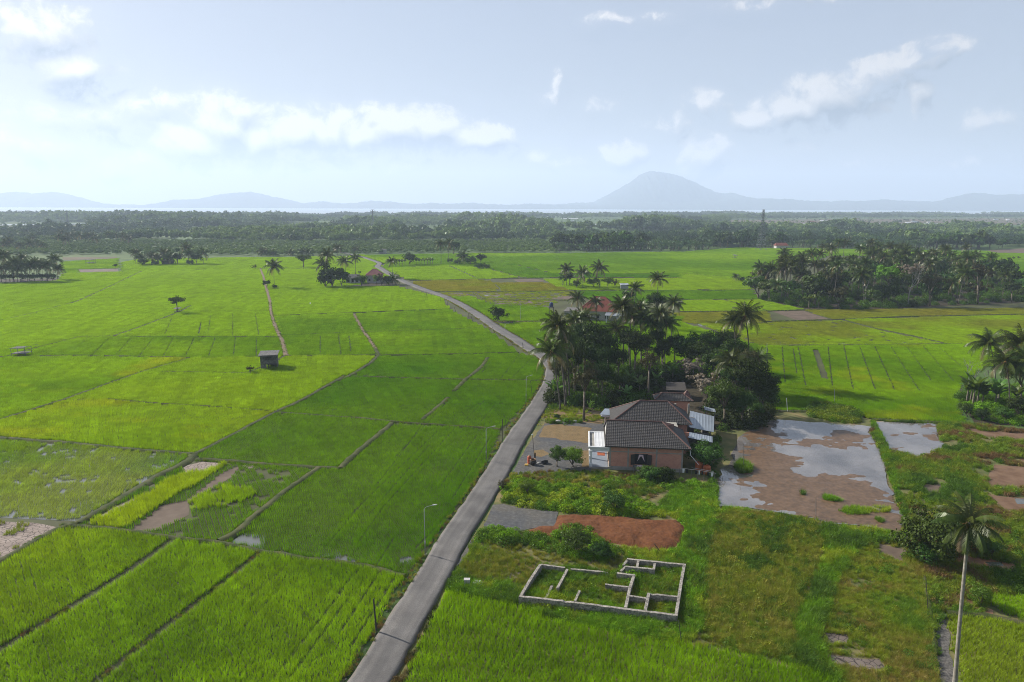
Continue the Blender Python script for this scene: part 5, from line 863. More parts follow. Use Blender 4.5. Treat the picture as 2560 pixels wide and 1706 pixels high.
# ---- near right: tall palm with separate fronds, bush, conical shrub
b = G('p',575,1640); c = atY('p',693,330,b[1]); t = empty('coconut_palm', (b[0], b[1], 0)); tag(t, 'tall coconut palm with a long curved grey trunk, nearest the camera at right', 'palm tree'); rel = Vector((c.x-b[0], c.y-b[1], c.z)); mb = MB(); pts = []; rad = []
for i in range(40):
    u = i/39; pts.append((rel.x*(u*.92+.08*u**2)+.35*math.sin(u*math.pi)*(-.2), rel.y*u, rel.z*u)); rad.append((.165-.05*u+.1*math.exp(-u*18))*(1.03 if i % 2 else .97))
mb.tube(pts, rad, 12); mb.build('trunk', M['trunk'], t, True)
spec = [(3.3,100,74,60),(3.4,60,70,70),(3.4,150,66,75),(3.6,20,50,85),(3.5,190,48,90),(3.6,240,55,80),(3.6,300,58,80),(3.5,80,40,70),(3.7,170,28,80),(3.7,0,22,85),(3.6,35,12,80),(3.6,120,18,70),(3.5,215,5,75),(3.5,330,5,75),(3.4,265,-5,70),(3.3,185,-15,60),(3.3,350,-22,55),(3.2,235,-38,45),(3.2,290,-42,40),(3.1,310,-30,60),(3.,205,-55,30),(3.3,130,44,75),(3.4,275,30,75),(3.3,55,35,70),(3.2,10,-8,70),(3.1,160,-30,55),(3.4,320,40,80)]
for i, (l, az, el, dr) in enumerate(spec):
    o = bpy.data.objects.new('frond', qmesh('frond', frond(l*.84, R(az), R(el), R(dr), 44, .60, .06, .55 if el > 30 else .95), [M['palmdry'] if i in (20,) else M['palm']])); link(o, t); o.location = rel
e = MB(); nuts(e, 11); [e.m.__setitem__(i, 0) for i in range(len(e.m))]; o = e.build('coconut_bunch', M['nut'], t); o.location = rel
btree('p',370,560,110,base=(380,650),mat='leafB',label='low leafy bush at the foot of the tree behind the tall palm',asp=.9,name='bush',cat='bush'); btree('p',420,440,190,base=(440,640),mat='leafB',label='dense leafy tree just behind the nearest tall palm trunk',asp=1.25); btree('p',640,420,130,base=(640,560),mat='leafA',label='dark half of the leafy clump behind the tall palm crown'); btree('p',860,520,80,base=(880,600),mat='leafB',label='low sprawling bush right of the tall palm trunk',asp=.7,name='bush',cat='bush')
btree('p',785,890,62,base=(785,975),mat='leafD',label='upright yellow green shrub beside the orange puddle',asp=1.5,name='shrub',cat='shrub')
btree('e',1205,300,38,base=(1205,370),mat='leafB',label='slim young tree in the gravel forecourt',asp=1.3); btree('e',1290,310,58,base=(1292,372),mat='leafD',label='bushy bright green tree in the gravel forecourt',asp=1.0)
btree('h',2020,770,150,base=(2010,900),mat='leafB',label='leafy tree overhanging the orange tanks beside the house',asp=.85); btree('e',1690,400,40,base=(1690,440),mat='leafB',label='shrub below the house window',name='shrub',cat='shrub',asp=.9); btree('e',1730,410,48,base=(1735,450),mat='leafB',label='pale leaved shrub at the middle of the house wall',name='shrub',cat='shrub'); btree('e',1810,415,45,base=(1815,452),mat='leafA',label='dark shrub at the right end of the house wall',name='shrub',cat='shrub')
btree('f',130,290,60,base=(140,360),mat='leafA',label='dark bush between the house tanks and the muddy pond',name='bush',cat='bush')
btree('e',1530,560,55,base=(1530,620),mat='leafB',label='creeper covered bush rising above the vines near the house',name='bush',cat='bush'); btree('e',1040,480,40,base=(1040,525),mat='leafD',label='leafy bush at the left end of the creeper bank',name='bush',cat='bush'); btree('e',1310,775,68,base=(1310,850),mat='leafB',label='biggest leafy mound behind the ruined walls',asp=.8,name='bush',cat='bush'); btree('e',1450,835,58,base=(1450,885),mat='leafA',label='dark leafy mound at the ruin corner',asp=.7,name='bush',cat='bush'); btree('e',900,470,26,base=(905,500),mat='leafC',label='brown scrub bush at the road edge below the forecourt',name='bush',cat='bush')
for x, y, r, l in ((560,395,32,'dark clipped bush on the forecourt verge'),(515,440,28,'left of two yellow green round bushes on the forecourt verge'),(650,435,32,'right of two yellow green round bushes on the forecourt verge'),(790,440,22,'small pale bush at the end of the forecourt verge')): btree('h',x,y,r,base=(x,y+22),mat='leafA' if 'dark' in l else 'leafD',label=l,asp=.7,name='bush',cat='bush')
# ================================================================ far woods
OILP = []
for i in range(3):
    Q = [frond(l*1.0, az, el, dr, 9, 1.1, .42, .5) for (l, az, el, dr, u) in crown_specs(16, 4.6)]; Q = np.concatenate(Q)+np.array([0,0,4.2]); e = MB(); e.tube([(0,0,0),(0,0,4.3)], [.4,.45], 6, 1); OILP.append((Q, e))
ind_oil = [qmesh('oil_palm', q, [M['oilpalm'], M['bark']], None, e) for q, e in OILP]
lst = [('wood_a%d' % i, qmesh('wood_a', q, [M['farleaf']], None, None)) for i, (q, e) in enumerate(OILP)]
ROUND = []
for i in range(4):
    rg2 = np.random.default_rng(60+i); ncl = 15; d = rg2.normal(0,1,(ncl,3)); d /= np.linalg.norm(d, axis=1)[:,None]; d[:,2] = np.abs(d[:,2])*1.1-.25; c = d*rg2.uniform(.45,.95,ncl)[:,None]; q = rg2.normal(0,1,(ncl,16,3)); q /= np.linalg.norm(q, axis=2)[:,:,None]
    p = (c[:,None]+q*.33*rg2.uniform(.7,1,(ncl,16,1))).reshape(-1,3); nn = (q+d[:,None]*.5+np.array([0,0,.3])+rg2.normal(0,.4,q.shape)).reshape(-1,3); ROUND.append(leafquads(p, nn, .34*rg2.uniform(.6,1.3,len(p)), .8)*np.array([1,1,1.05])+np.array([0,0,1.15]))
lst += [('wood_b%d' % i, qmesh('wood_b', q, [M['farleaf']])) for i, q in enumerate(ROUND)]
WOOD = gn_group('wood_scatter', protos('wood_trees', lst))
ind_round = []
for i, q in enumerate(ROUND):
    e = MB(); e.tube([(0,0,0),(0,0,1.2)], [.07,.05], 5); e.m = [1]*len(e.f); ind_round.append(qmesh('broadleaf_tree', q, [M['leafB'] if i % 2 else M['leafA'], M['bark']], None, e))
NEAR = []
for v, l in (('a',"-900,665 0,655 330,650 800,640 1300,648 1700,650 2300,648"),('b',"100,640 620,630 950,630 1480,632 1520,622 2320,622"),('c',"20,618 400,592 1000,600 1500,606 2100,606 2325,585 2900,585")):
    for tk in l.split(): gx = G(v, *map(float, tk.split(','))); NEAR.append((gx[0]/gx[1], gx[1]))
NEAR = np.array(sorted(NEAR)); COAST = np.array([(-1.2,2500),(-.6,2650),(-.2,3000),(.2,3500),(.7,4200),(1.2,4300)])
CLR = [P("a:-900,432 200,426 590,428 620,488 0,505 -900,510"), P("c:330,408 1000,400 1800,396 2600,390 2600,470 1700,472 900,468 330,468"), P("b:1150,398 1900,396 1950,420 1900,474 1480,472 1150,430"), P("b:400,452 700,452 720,504 400,506"), P("b:1500,478 2325,486 c:300,492 b:2325,512 1500,506")]
pts = []
for y0, y1, sp in ((540,820,7.5),(820,1300,9.5),(1300,2200,13.),(2200,4300,19.)):
    n = int(.86*(y1*y1-y0*y0)/(sp*sp)); Y = np.sqrt(RNG.uniform(y0*y0, y1*y1, n)); X = RNG.uniform(-.86, .86, n)*Y; pts.append(np.stack([X, Y, np.full(n, sp)], 1))
n = 5200; Y = np.sqrt(RNG.uniform(480**2, 760**2, n)); X = RNG.uniform(-.86, .12, n)*Y; pts.append(np.stack([X, Y, np.full(n, 4.5)], 1))
A = np.concatenate(pts); X, Y, SP = A.T; s = X/Y
m = (Y > np.interp(s, NEAR[:,0], NEAR[:,1])+RNG.uniform(0,8,len(Y))) & (Y < np.interp(s, COAST[:,0], COAST[:,1])+(fbm(X*.002,Y*.002,3)-.5)*500); X, Y, SP, s = X[m], Y[m], SP[m], s[m]
dn = Y-np.interp(s, NEAR[:,0], NEAR[:,1]); cl = np.zeros(len(X), bool)
for q in CLR: cl |= inside(q, X, Y)
nz = fbm(X*.006+3, Y*.006, 4); nz2 = fbm(X*.0025+9, Y*.0018+4, 4); scrub = ((s < .06) & (dn < 120+160*nz)) | (SP < 5)
oil = (s > -.12) & (Y < 1150) & (nz < .62) & ~scrub & (RNG.random(len(X)) < np.clip((s+.12)*5, .2, .93))
keep = np.where(cl, RNG.random(len(X)) < .08, nz2 > np.where(Y > 2200, .28, .36)); keep &= RNG.random(len(X)) < np.where(scrub, .8, 1.)
X, Y, SP, s, dn, nz, nz2, scrub, oil, cl = [q[keep] for q in (X, Y, SP, s, dn, nz, nz2, scrub, oil, cl)]; n = len(X)
hgt = np.where(scrub, RNG.uniform(.9, 2.0, n), RNG.uniform(2.6, 5.0, n)*(.7+.7*fbm(X*.004+50, Y*.004, 3)))*np.where(cl, .5, 1.)*np.where(Y > 2000, .95, 1.)*np.where(Y > 1100, 1.1, 1.)
hgt *= np.where(scrub | cl, 1, .55+1.15*np.clip((fbm(X*.011+70, Y*.006+3, 4)-.3)*2.4, 0, 1)); hgt *= np.where((Y > 1000) & (Y < 1900) & (nz2 > .56), 1.35, 1.)
osc = RNG.uniform(.85, 1.2, n); sc_ = np.where(oil, osc, hgt); idx = np.where(oil, RNG.integers(0,3,n), 3+RNG.integers(0,4,n)); rz = RNG.uniform(0, 6.28, n)
cA = np.array((.032,.066,.021)); cB = np.array((.115,.185,.045)); cS = np.array((.085,.145,.035)); t = np.clip((fbm(X*.009, Y*.0055+7, 4)-.5)*3.6+.42+RNG.normal(0,.2,n), 0, 1)[:,None]; col = cA*(1-t)+cB*t; col = np.where(scrub[:,None], cB*(1-t)+cS*t, col); col = np.where(oil[:,None], np.array((.032,.066,.02))*(.6+.7*t), col)
order = np.argsort(Y); io = [i for i in order if oil[i] and abs(s[i]) < .78][:280]; ir = [i for i in order if not oil[i] and not scrub[i] and abs(s[i]) < .78][:130]; sel = np.zeros(n, bool)
for i in io:
    o = bpy.data.objects.new('oil_palm', ind_oil[int(idx[i])]); link(o); o.location = (X[i], Y[i], 0); o.scale = (sc_[i],)*3; o.rotation_euler = (0,0,rz[i]); tag(o, 'oil palm in the front rows of the plantation beyond the rice fields', 'palm tree', 'oil palms of the plantation edge'); sel[i] = True
for i in ir:
    o = bpy.data.objects.new('broadleaf_tree', ind_round[int(idx[i])-3]); link(o); o.location = (X[i], Y[i], 0); o.scale = (sc_[i],)*3; o.rotation_euler = (0,0,rz[i]); tag(o, 'green tree along the near edge of the far woods', 'tree', 'trees along the edge of the far woods'); sel[i] = True
k = ~sel & scrub; z0 = np.zeros(n); S3 = np.stack([sc_*np.where(scrub, 1.3, 1.05), sc_*np.where(scrub, 1.3, 1.05), sc_], 1)
scatter('scrub', WOOD, np.stack([X, Y, z0], 1)[k], rz[k], S3[k], idx[k], col[k], 'pale low scrub between the rice fields and the far woods')
k = ~sel & ~scrub; k2 = k & (Y < 2200); scatter('forest', WOOD, np.stack([X, Y, z0], 1)[k2], rz[k2], S3[k2], idx[k2], col[k2], 'hazy woods and plantations stretching behind the rice fields')
k2 = k & (Y >= 2200); scatter('forest', WOOD, np.stack([X, Y, z0], 1)[k2], rz[k2], S3[k2]*1.0, idx[k2], col[k2], 'blue hazy belt of coastal trees in front of the sea')
for v, l in (('n',((220,255,300),(250,290,340),(200,300,345),(130,310,350),(60,285,340),(30,300,345),(285,310,350),(400,250,330),(420,225,300),(470,240,310),(500,235,300),(545,240,300),(600,245,300),(635,240,300),(740,235,300),(790,240,300),(840,250,305),(880,265,310),(650,265,315),(450,270,330))),('k',((1560,60,110),(1350,60,115),(960,120,180)))):
    for x, y, by in l: palm(v, x, y, base=(x,by), sc=1.4, group='coconut palms standing in the far woods')
for o in BY['coconut palms standing in the far woods']: o['label'] = 'hazy coconut palm standing out of the far woods'
# ================================================================ buildings and small things
def slope(mb, A, B, Cc, D, tile=.29, row=.31, per=4):
    """tiled roof plane: eave A-B, upper edge Cc-D (Cc over A); rows stepped, pans rounded"""
    A, B, Cc, D = map(Vector, (A, B, Cc, D)); n = (B-A).cross(Cc-A).normalized(); u = (B-A).normalized(); Lr = (((Cc+D)/2-(A+B)/2)-u*(((Cc+D)/2-(A+B)/2).dot(u))).length; nr = max(1, int(round(Lr/row)))
    for i in range(nr):
        t0 = i/nr; t1 = min(1., (i+1.08)/nr); a0 = A.lerp(Cc, t0); b0 = B.lerp(D, t0); a1 = A.lerp(Cc, t1); b1 = B.lerp(D, t1); s0 = (a0-A).dot(u); s1 = (b0-A).dot(u); q0 = (a1-A).dot(u); q1 = (b1-A).dot(u)
        k0 = math.ceil(s0/tile*per); k1 = math.floor(s1/tile*per); ss = [s0]+[k*tile/per for k in range(k0, k1+1) if s0+.01 < k*tile/per < s1-.01]+[s1]; vs = []
        for sx in ss:
            w = .036*abs(math.sin(math.pi*sx/tile)); x1 = min(max(sx, q0), q1); p0 = A+u*sx+(a0-A-u*s0); p1 = A+u*x1+(a1-A-u*q0); vs += [p0+n*(.012), p0+n*(.055+w), p1+n*(.012+w)]
        m = len(ss); fs = []
        for j in range(m-1): fs += [(3*j, 3*j+3, 3*j+4, 3*j+1), (3*j+1, 3*j+4, 3*j+5, 3*j+2)]
        mb.add(vs, fs)
def ridgecap(mb, pts, r=.12): mb.tube([Vector(p)+Vector((0,0,.06)) for p in pts], r, 6)
def corr(mb, q, amp=.03, wl=.3, n=None, th=.03):
    """corrugated sheet on quad q (a,b,c,d); ribs run a->d"""
    a, b, c, d = map(Vector, q); nn = (b-a).cross(d-a).normalized(); L = (b-a).length; k = n or int(L/wl*4)
    vs = []
    for i in range(k+1):
        t = i/k; h = amp*(1 if i % 4 in (1,) else 0); p = a.lerp(b, t)+nn*h; r = d.lerp(c, t)+nn*h; vs += [p, r]
    mb.add(vs, [(2*i, 2*i+2, 2*i+3, 2*i+1) for i in range(k)]); mb.slab([a-nn*.01, b-nn*.01, c-nn*.01, d-nn*.01], th)
# ---------------------------------------------------------------- main house
HO = empty('house', (15.1,100.,0), R(-6)); tag(HO, 'long brick house with dark tiled hip roofs and a white front porch', 'house')
def part(name, mb, mat, parent=HO, smooth=False, label=None): return tag(mb.build(name, mat, parent, smooth), label)
ev = 3.95
mb = MB(); mb.box(-.15,11.2,-.12,22,0,.42); mb.box(-3.1,-.15,.0,7.2,0,.30); part('plinth', mb, M['conc'])
mb = MB(); mb.box(0,11.1,0,.18,.42,ev); mb.box(10.92,11.1,.18,8.3,.42,ev); mb.box(0,.18,.18,8.3,.42,ev); mb.box(1.2,13.4,11.9,12.05,.3,ev-.05); mb.box(13.2,13.4,12.05,18.2,.0,ev-.05); mb.box(1.2,1.38,8.3,18.2,.42,ev-.05); mb.box(11.1,13.2,8.3,8.5,0,ev-.3); mb.box(9.8,15.6,24.4,24.55,0,4.5); mb.box(9.8,9.95,24.55,27,0,4.5); wl = part('wall', mb, M['brick'])
mb = MB(); mb.box(9.8,15.6,18.2,18.4,0,3.2); part('wall', mb, M['plaster'])
mb = MB()
for x in (-.02, 2.75, 7.05, 10.9): mb.box(x,x+.24,-.025,.0,.42,ev)
mb.box(.22,2.75,-.02,0,2.85,3.02); mb.box(2.99,7.05,-.02,0,2.85,3.02); mb.box(7.29,10.9,-.02,0,2.85,3.02); mb.box(-.02,11.14,-.02,0,.42,.55); part('concrete_frame', mb, M['conc'])
# window with open shutters and curtains
mb = MB(); mb.box(3.9,5.75,-.06,-.015,1.0,2.62); fr = part('window', mb, M['dark'])
mb = MB(); mb.box(3.82,3.9,-.08,-.01,.95,2.68); mb.box(5.75,5.83,-.08,-.01,.95,2.68); mb.box(3.82,5.83,-.085,-.01,2.62,2.70); part('frame', mb, M['darkwood'], fr)
for x0, x1, y in ((3.25,3.86,-.35),(5.79,6.4,-.35)):
    mb = MB(); mb.add([(3.86 if x0 < 3.5 else 5.79,-.09,.98),(x0 if x0 < 3.5 else x1,y,.98),(x0 if x0 < 3.5 else x1,y,2.64),(3.86 if x0 < 3.5 else 5.79,-.09,2.64)],[(0,1,2,3)]); o = part('shutter', mb, M['darkwood'], fr); o.modifiers.new('thick','SOLIDIFY').thickness = .04
for sg in (-1,1):
    mb = MB(); cx = 4.82; vs = []
    for i in range(9):
        t = i/8; w = .42*(1-t)**1.5+.05; xo = cx+sg*(.10+.52*t*.85); z = 2.6-1.05*t
        vs += [(xo-w*.5, -.10-.02*(i%2), z), (xo+w*.5*.9, -.12+.02*(i%2), z)]
    mb.add(vs, [(2*i,2*i+1,2*i+3,2*i+2) for i in range(8)]); part('curtain', mb, M['curtain'], fr)
mb = MB(); slope(mb, (-.75,-.6,ev), (12.15,-.6,ev), (-.45,4,6.6), (8.25,4,6.6)); slope(mb, (12.15,8.6,ev), (-.75,8.6,ev), (8.25,4,6.6), (-.45,4,6.6)); slope(mb, (12.15,-.6,ev), (12.15,8.6,ev), (8.25,4,6.6), (8.25,4.001,6.6)); rf = part('roof', mb, M['rooftile'], label='front dark tiled roof with rows of pale tile edges')
mb = MB(); ridgecap(mb, [(-.5,4,6.62),(8.25,4,6.62)]); ridgecap(mb, [(8.25,4,6.62),(12.15,-.6,ev)]); ridgecap(mb, [(8.25,4,6.62),(12.15,8.6,ev)]); part('ridge_cap', mb, M['ridge'], rf)
mb = MB(); mb.slab([(-.75,-.6,ev-.02),(12.15,-.6,ev-.02),(12.15,8.6,ev-.02),(-.75,8.6,ev-.02)], .05); mb.box(-.75,12.15,-.63,-.6,ev-.14,ev+.03); mb.box(12.15,12.18,-.6,8.6,ev-.14,ev+.03); part('eaves', mb, M['darkwood'])
mb = MB(); mb.add([(-.4,-.3,ev),(-.4,8.3,ev),(-.3,4,6.5)], [(0,1,2)]); o = part('gable', mb, M['plaster']); o.modifiers.new('t','SOLIDIFY').thickness = .1
mb = MB(); mb.add([(8.3,3.2,6.1),(9.9,3.2,5.2),(9.9,4.8,5.2),(8.3,4.8,6.1),(8.3,4.0,6.75),(10.1,4.0,6.35)], [(0,1,5,4),(2,3,4,5),(1,2,5)]); part('roof_vent', mb, M['ridge'], rf)
# middle hip roof
e2 = 4.0; mb = MB(); slope(mb, (.6,11.3,e2),(14.1,11.3,e2),(5.6,15,6.85),(10.4,15,6.85)); slope(mb, (14.1,18.7,e2),(.6,18.7,e2),(10.4,15,6.85),(5.6,15,6.85)); slope(mb, (14.1,11.3,e2),(14.1,18.7,e2),(10.4,15,6.85),(10.4,15.001,6.85)); slope(mb, (.6,18.7,e2),(.6,11.3,e2),(5.6,15.001,6.85),(5.6,15,6.85)); rf = part('roof', mb, M['rooftile'], label='middle dark tiled hip roof with a reddish ridge')
mb = MB(); ridgecap(mb, [(5.6,15,6.87),(10.4,15,6.87)]); [ridgecap(mb, [(x,15,6.87),(xe,y,e2)]) for x, xe in ((5.6,.6),(10.4,14.1)) for y in (11.3,18.7)]; part('ridge_cap', mb, M['ridge'], rf)
mb = MB(); mb.slab([(.6,11.3,e2-.02),(14.1,11.3,e2-.02),(14.1,18.7,e2-.02),(.6,18.7,e2-.02)], .06); part('eaves', mb, M['darkwood'])
mb = MB(); mb.slab([(.4,8.4,4.2),(11.5,8.4,4.2),(11.5,11.5,4.3),(.4,11.5,4.3)], .1); part('valley_gutter', mb, M['conc'])
# small rear hip roof
e3 = 4.5; mb = MB(); slope(mb, (9.1,24,e3),(16.2,24,e3),(10.6,25.6,5.5),(14.4,25.6,5.5)); slope(mb, (16.2,27.2,e3),(9.1,27.2,e3),(14.4,25.6,5.5),(10.6,25.6,5.5)); slope(mb, (16.2,24,e3),(16.2,27.2,e3),(14.4,25.6,5.5),(14.4,25.601,5.5)); slope(mb, (9.1,27.2,e3),(9.1,24,e3),(10.6,25.601,5.5),(10.6,25.6,5.5)); rf = part('roof', mb, M['rooftile'], label='small rear tiled hip roof')
mb = MB(); ridgecap(mb, [(10.6,25.6,5.5),(14.4,25.6,5.5)]); [ridgecap(mb, [(x,25.6,5.5),(xe,y,e3)]) for x, xe in ((10.6,9.1),(14.4,16.2)) for y in (24,27.2)]; part('ridge_cap', mb, M['ridge'], rf)
mb = MB(); mb.slab([(9.1,24,e3-.02),(16.2,24,e3-.02),(16.2,27.2,e3-.02),(9.1,27.2,e3-.02)], .06); part('eaves', mb, M['darkwood'])
mb = MB(); mb.add([(14.6,25,5.3),(16.0,25,5.0),(16,26.6,5.0),(14.6,26.6,5.3),(15.2,25.8,6.2)], [(0,1,4),(1,2,4),(2,3,4),(3,0,4)]); part('roof', mb, M['ridge'])
for x in (12.6, 15.0): mb = MB(); mb.box(x,x+.3,22.4,22.7,0,4.4); part('pillar', mb, M['conc'])
# porch
mb = MB(); mb.box(-3.1,-.02,.05,7.15,3.15,3.32); mb.box(-3.25,-.02,-.1,.12,3.32,3.62); mb.box(-3.25,-3.05,.12,7.1,3.32,3.62); mb.box(-3.25,-.02,7.1,7.3,3.32,3.62); mb.box(-3.05,-.02,.02,.1,2.85,3.15); mb.box(-3.35,-.02,-.16,-.1,3.5,3.58); pr = part('porch', mb, M['white'])
mb = MB(); corr(mb, [(-2.3,.3,3.5),(-.02,.3,3.68),(-.02,7.0,3.68),(-2.3,7.0,3.5)][::1], .03, .5); part('porch_roof', mb, M['whitetin'], pr)
mb = MB(); mb.add([(-2.95,.15,3.335),(-2.3,.15,3.335),(-2.3,7.05,3.335),(-2.95,7.05,3.335)], [(0,1,2,3)]); part('gutter', mb, M['conc'], pr)
for y in (.05, 3.4, 6.75):
    mb = MB(); mb.box(-2.95,-2.67,y,y+.28,.8,2.7); mb.box(-3.03,-2.59,y-.08,y+.36,.3,.82); mb.box(-3.05,-2.57,y-.1,y+.38,2.7,2.82); mb.box(-2.97,-2.65,y-.02,y+.3,2.82,3.15)
    mb.add([(-3.2,y-.2,2.95),(-2.5,y-.2,2.95),(-2.5,y+.45,2.95),(-3.2,y+.45,2.95),(-2.85,y+.12,3.2)], [(0,1,4),(1,2,4),(2,3,4),(3,0,4),(3,2,1,0)]) if y < .1 else None
    part('column', mb, M['white'], pr)
mb = MB(); mb.box(-3.05,-.18,.05,7.1,.30,.34); part('porch_floor', mb, M['tin'], pr); mb = MB(); mb.box(-1.7,-.5,4.9,6.3,.34,.37); part('doormat', mb, M['orangep'], pr)
mb = MB(); mb.box(-.06,-.0,2.4,3.5,.42,2.5); part('door', mb, M['darkwood'])
mb = MB(); mb.slab([(-1.2,16.4,3.7),(2.6,16.4,3.7),(3.2,20.2,3.7),(-.2,20.2,3.7)], .08); mb.slab([(-1.0,16.1,3.55),(2.5,16.1,3.55),(2.5,16.4,3.55),(-1.0,16.4,3.55)], .2); cn = part('canopy', mb, M['tin'], label='flat blue grey canopy on pale columns')
for x, y in ((-.3,17.0),(.55,17.6)): mb = MB(); mb.box(x,x+.28,y,y+.28,0,3.4); part('column', mb, M['plaster'], cn)
mb = MB(); mb.add([(-.95,16.7,3.3),(-.15,16.7,3.3),(-.15,17.4,3.3),(-.95,17.4,3.3),(-.55,17.05,3.62)], [(0,1,4),(1,2,4),(2,3,4),(3,0,4),(3,2,1,0)]); part('column_cap', mb, M['white'], cn)
# rear tin lean-tos
mb = MB(); corr(mb, [(13.75,12.6,3.2),(17.8,11.9,2.7),(19.5,20.9,2.7),(15.4,22.3,3.2)], .02, .5); part('tin_roof', mb, M['tin'], label='large blue grey tin roof behind the house')
mb = MB(); corr(mb, [(12.9,7.7,3.0),(16.8,7.1,2.5),(17.3,10.1,2.5),(13.5,10.5,3.0)], .03, .4); part('tin_roof', mb, M['tin'], label='small blue grey tin roof at the right side')
mb = MB(); corr(mb, [(18.4,24.2,2.9),(20.2,23.2,2.8),(20.3,24.6,3.0),(18.5,25.7,3.1)], .03, .4); part('tin_roof', mb, M['tin'], label='small detached tin sheet at the rear')
mb = MB(); [mb.box(x,x+.12,y,y+.12,0,2.5) for x, y in ((16.5,7.3),(16.9,9.8),(17.3,12.3),(18.8,20.4),(18.5,24.3),(20.0,23.4))]; mb.box(13.3,17.2,12.5,12.62,0,2.3); mb.box(12.0,16.4,10.2,10.3,0,2.4); mb.box(17.0,17.1,12.7,19.0,0,2.4); part('shed_wall', mb, M['wood'])
mb = MB(); mb.tube([(12.1,-.2,3.7),(12.2,-.4,2.9),(13.4,-.6,1.6)], .04, 6); mb.tube([(12.2,-.55,3.95),(12.15,8.5,3.9)], .05, 6); part('drainpipe', mb, M['white'])
# things around the house
def washing():
    t = empty('clothes_line', (HO.matrix_basis @ Vector((13.0,-2.6,0)))[:], R(-6)); tag(t, 'low rail of hanging washing at the right corner of the house', 'clothes line')
    for x, y in ((-2.6,.5),(0,0),(.8,-.7),(2.3,-.8),(-.8,.8)): mb = MB(); mb.tube([(x,y,0),(x+.03,y,1.5)], .035, 5); mb.build('post', M['wood'], t)
    mb = MB(); mb.tube([(-2.8,.5,1.5),(0,0,1.45),(2.5,-.8,1.4)], .03, 5); mb.tube([(-.8,.8,1.5),(2.3,.1,1.3)], .03, 5); mb.build('rail', M['steel'], t)
    for i, x in enumerate((-2.2,-1.7,-.4,.1,.5,1.3,1.8)): mb = MB(); w = random.uniform(.2,.4); y = .5-.5*(x+2.8)/2.8 if x < 0 else -.32*x; mb.add([(x,y-.02,1.45),(x+w,y-.05,1.45),(x+w*.9,y-.08,.85),(x+.03,y-.0,.8)], [(0,1,2,3)]); o = mb.build('cloth', M['dark'] if i % 3 else M['white'], t); o.modifiers.new('t','SOLIDIFY').thickness = .01
washing()
def tank(x, y, r, h, mat, label, z=0.):
    p = HO.matrix_basis @ Vector((x,y,z)); mb = MB(); mb.lathe([(r*.96,0),(r,.05),(r,h*.3),(r*.96,h*.32),(r,h*.34),(r,h*.62),(r*.96,h*.64),(r,h*.66),(r,h*.86),(r*.75,h*.97),(r*.3,h),(.02,h)], 20, (0,0,0)); t = empty('water_tank', p[:]); tag(t, label, 'water tank'); mb.build('body', mat, t, True); mb = MB(); mb.lathe([(r*.32,0),(r*.32,.09),(.02,.1)], 14, (0,0,h-.02)); mb.build('lid', mat, t)
tank(13.75,.7,.62,1.6,M['orangep'],'left of two orange water tanks under the tree beside the house'); tank(14.75,-.1,.6,1.35,M['orangep'],'right of two orange water tanks under the tree beside the house')
p = HO.matrix_basis @ Vector((4.6,-.75,0)); t = empty('outdoor_table', p[:], R(-6)); tag(t, 'small table draped with pale cloth below the house window', 'table')
for sx in (-.95,.95):
    for sy in (-.3,.3): mb = MB(); mb.tube([(sx,sy,0),(sx,sy,.95)], .03, 5); mb.build('leg', M['steel'], t)
mb = MB(); mb.slab([(-1.05,-.38,1.0),(1.05,-.38,1.0),(1.05,.38,1.0),(-1.05,.38,1.0)], .05); mb.build('tabletop', M['wood'], t)
mb = MB(); vs = [(x, -.42-.05*math.sin(x*9)-(.05 if z < .9 else 0), z-(.25*abs(math.sin(x*3)) if z < .9 else 0)) for x in np.linspace(-.35,.6,9) for z in (1.02,.5)]; mb.add(vs+[(x,.36,1.02) for x in np.linspace(-.35,.6,9)], [(2*i,2*i+2,2*i+3,2*i+1) for i in range(8)]+[(18+i,19+i,2*i+2,2*i) for i in range(8)]); tag(mb.build('tablecloth', M['curtain']), 'pale cloth hanging over the small table by the brick wall', 'cloth').matrix_world = t.matrix_basis
# shed behind
t = empty('shed', (HO.matrix_basis @ Vector((15.4,42.8,0)))[:], R(-6)); tag(t, 'small grey roofed shed half hidden in the grove', 'shed'); mb = MB(); mb.slab([(-2.2,-2.2,2.1),(2.0,-2.2,2.1),(2.3,2.4,2.7),(-1.8,2.4,2.7)], .08); mb.build('roof', M['darkwood'], t)
mb = MB(); mb.box(-1.8,1.7,-1.8,-1.7,0,1.9); mb.box(-1.8,-1.7,-1.7,2,0,2.0); mb.box(1.6,1.7,-1.7,2,0,2.0); mb.build('wall', M['darkwood'], t)
# ---------------------------------------------------------------- ruin
RU = empty('ruined_foundation', (*G('r',1400,520), 0)); tag(RU, 'roofless grid of low weathered concrete walls overgrown with grass', 'ruin'); ro = RU.location.copy()
HT = .85
def rw(pts, w=.30, h=HT):
    pp = [Vector((*G('r', x, y, h), 0))-ro for x, y in pts]
    for i in range(len(pp)-1):
        a = pp[i]; b = pp[i+1]; d = (b-a).normalized(); n_ = Vector((-d.y, d.x, 0))*w*.5; a2 = a-d*w*.45; b2 = b+d*w*.45; mb = MB(); k = max(1, int((b2-a2).length/.5)); vs = []; jit = random.uniform(-.004,.004)
        for j in range(k+1):
            q = a2.lerp(b2, j/k); hh = h+jit+random.uniform(-.025,.012)-(.10 if random.random() < .03 else 0)
            vs += [tuple(q+n_*1.0)[:2]+(-.05,), tuple(q+n_)[:2]+(hh,), tuple(q-n_)[:2]+(hh+random.uniform(-.01,.01),), tuple(q-n_)[:2]+(-.05,)]
        fs = [(4*j+c, 4*j+c+1, 4*j+5+c, 4*j+4+c) for j in range(k) for c in range(3)]+[(0,3,2,1),(4*k,4*k+1,4*k+2,4*k+3)]; mb.add(vs, fs); mb.build('wall', M['oldconc'], RU)
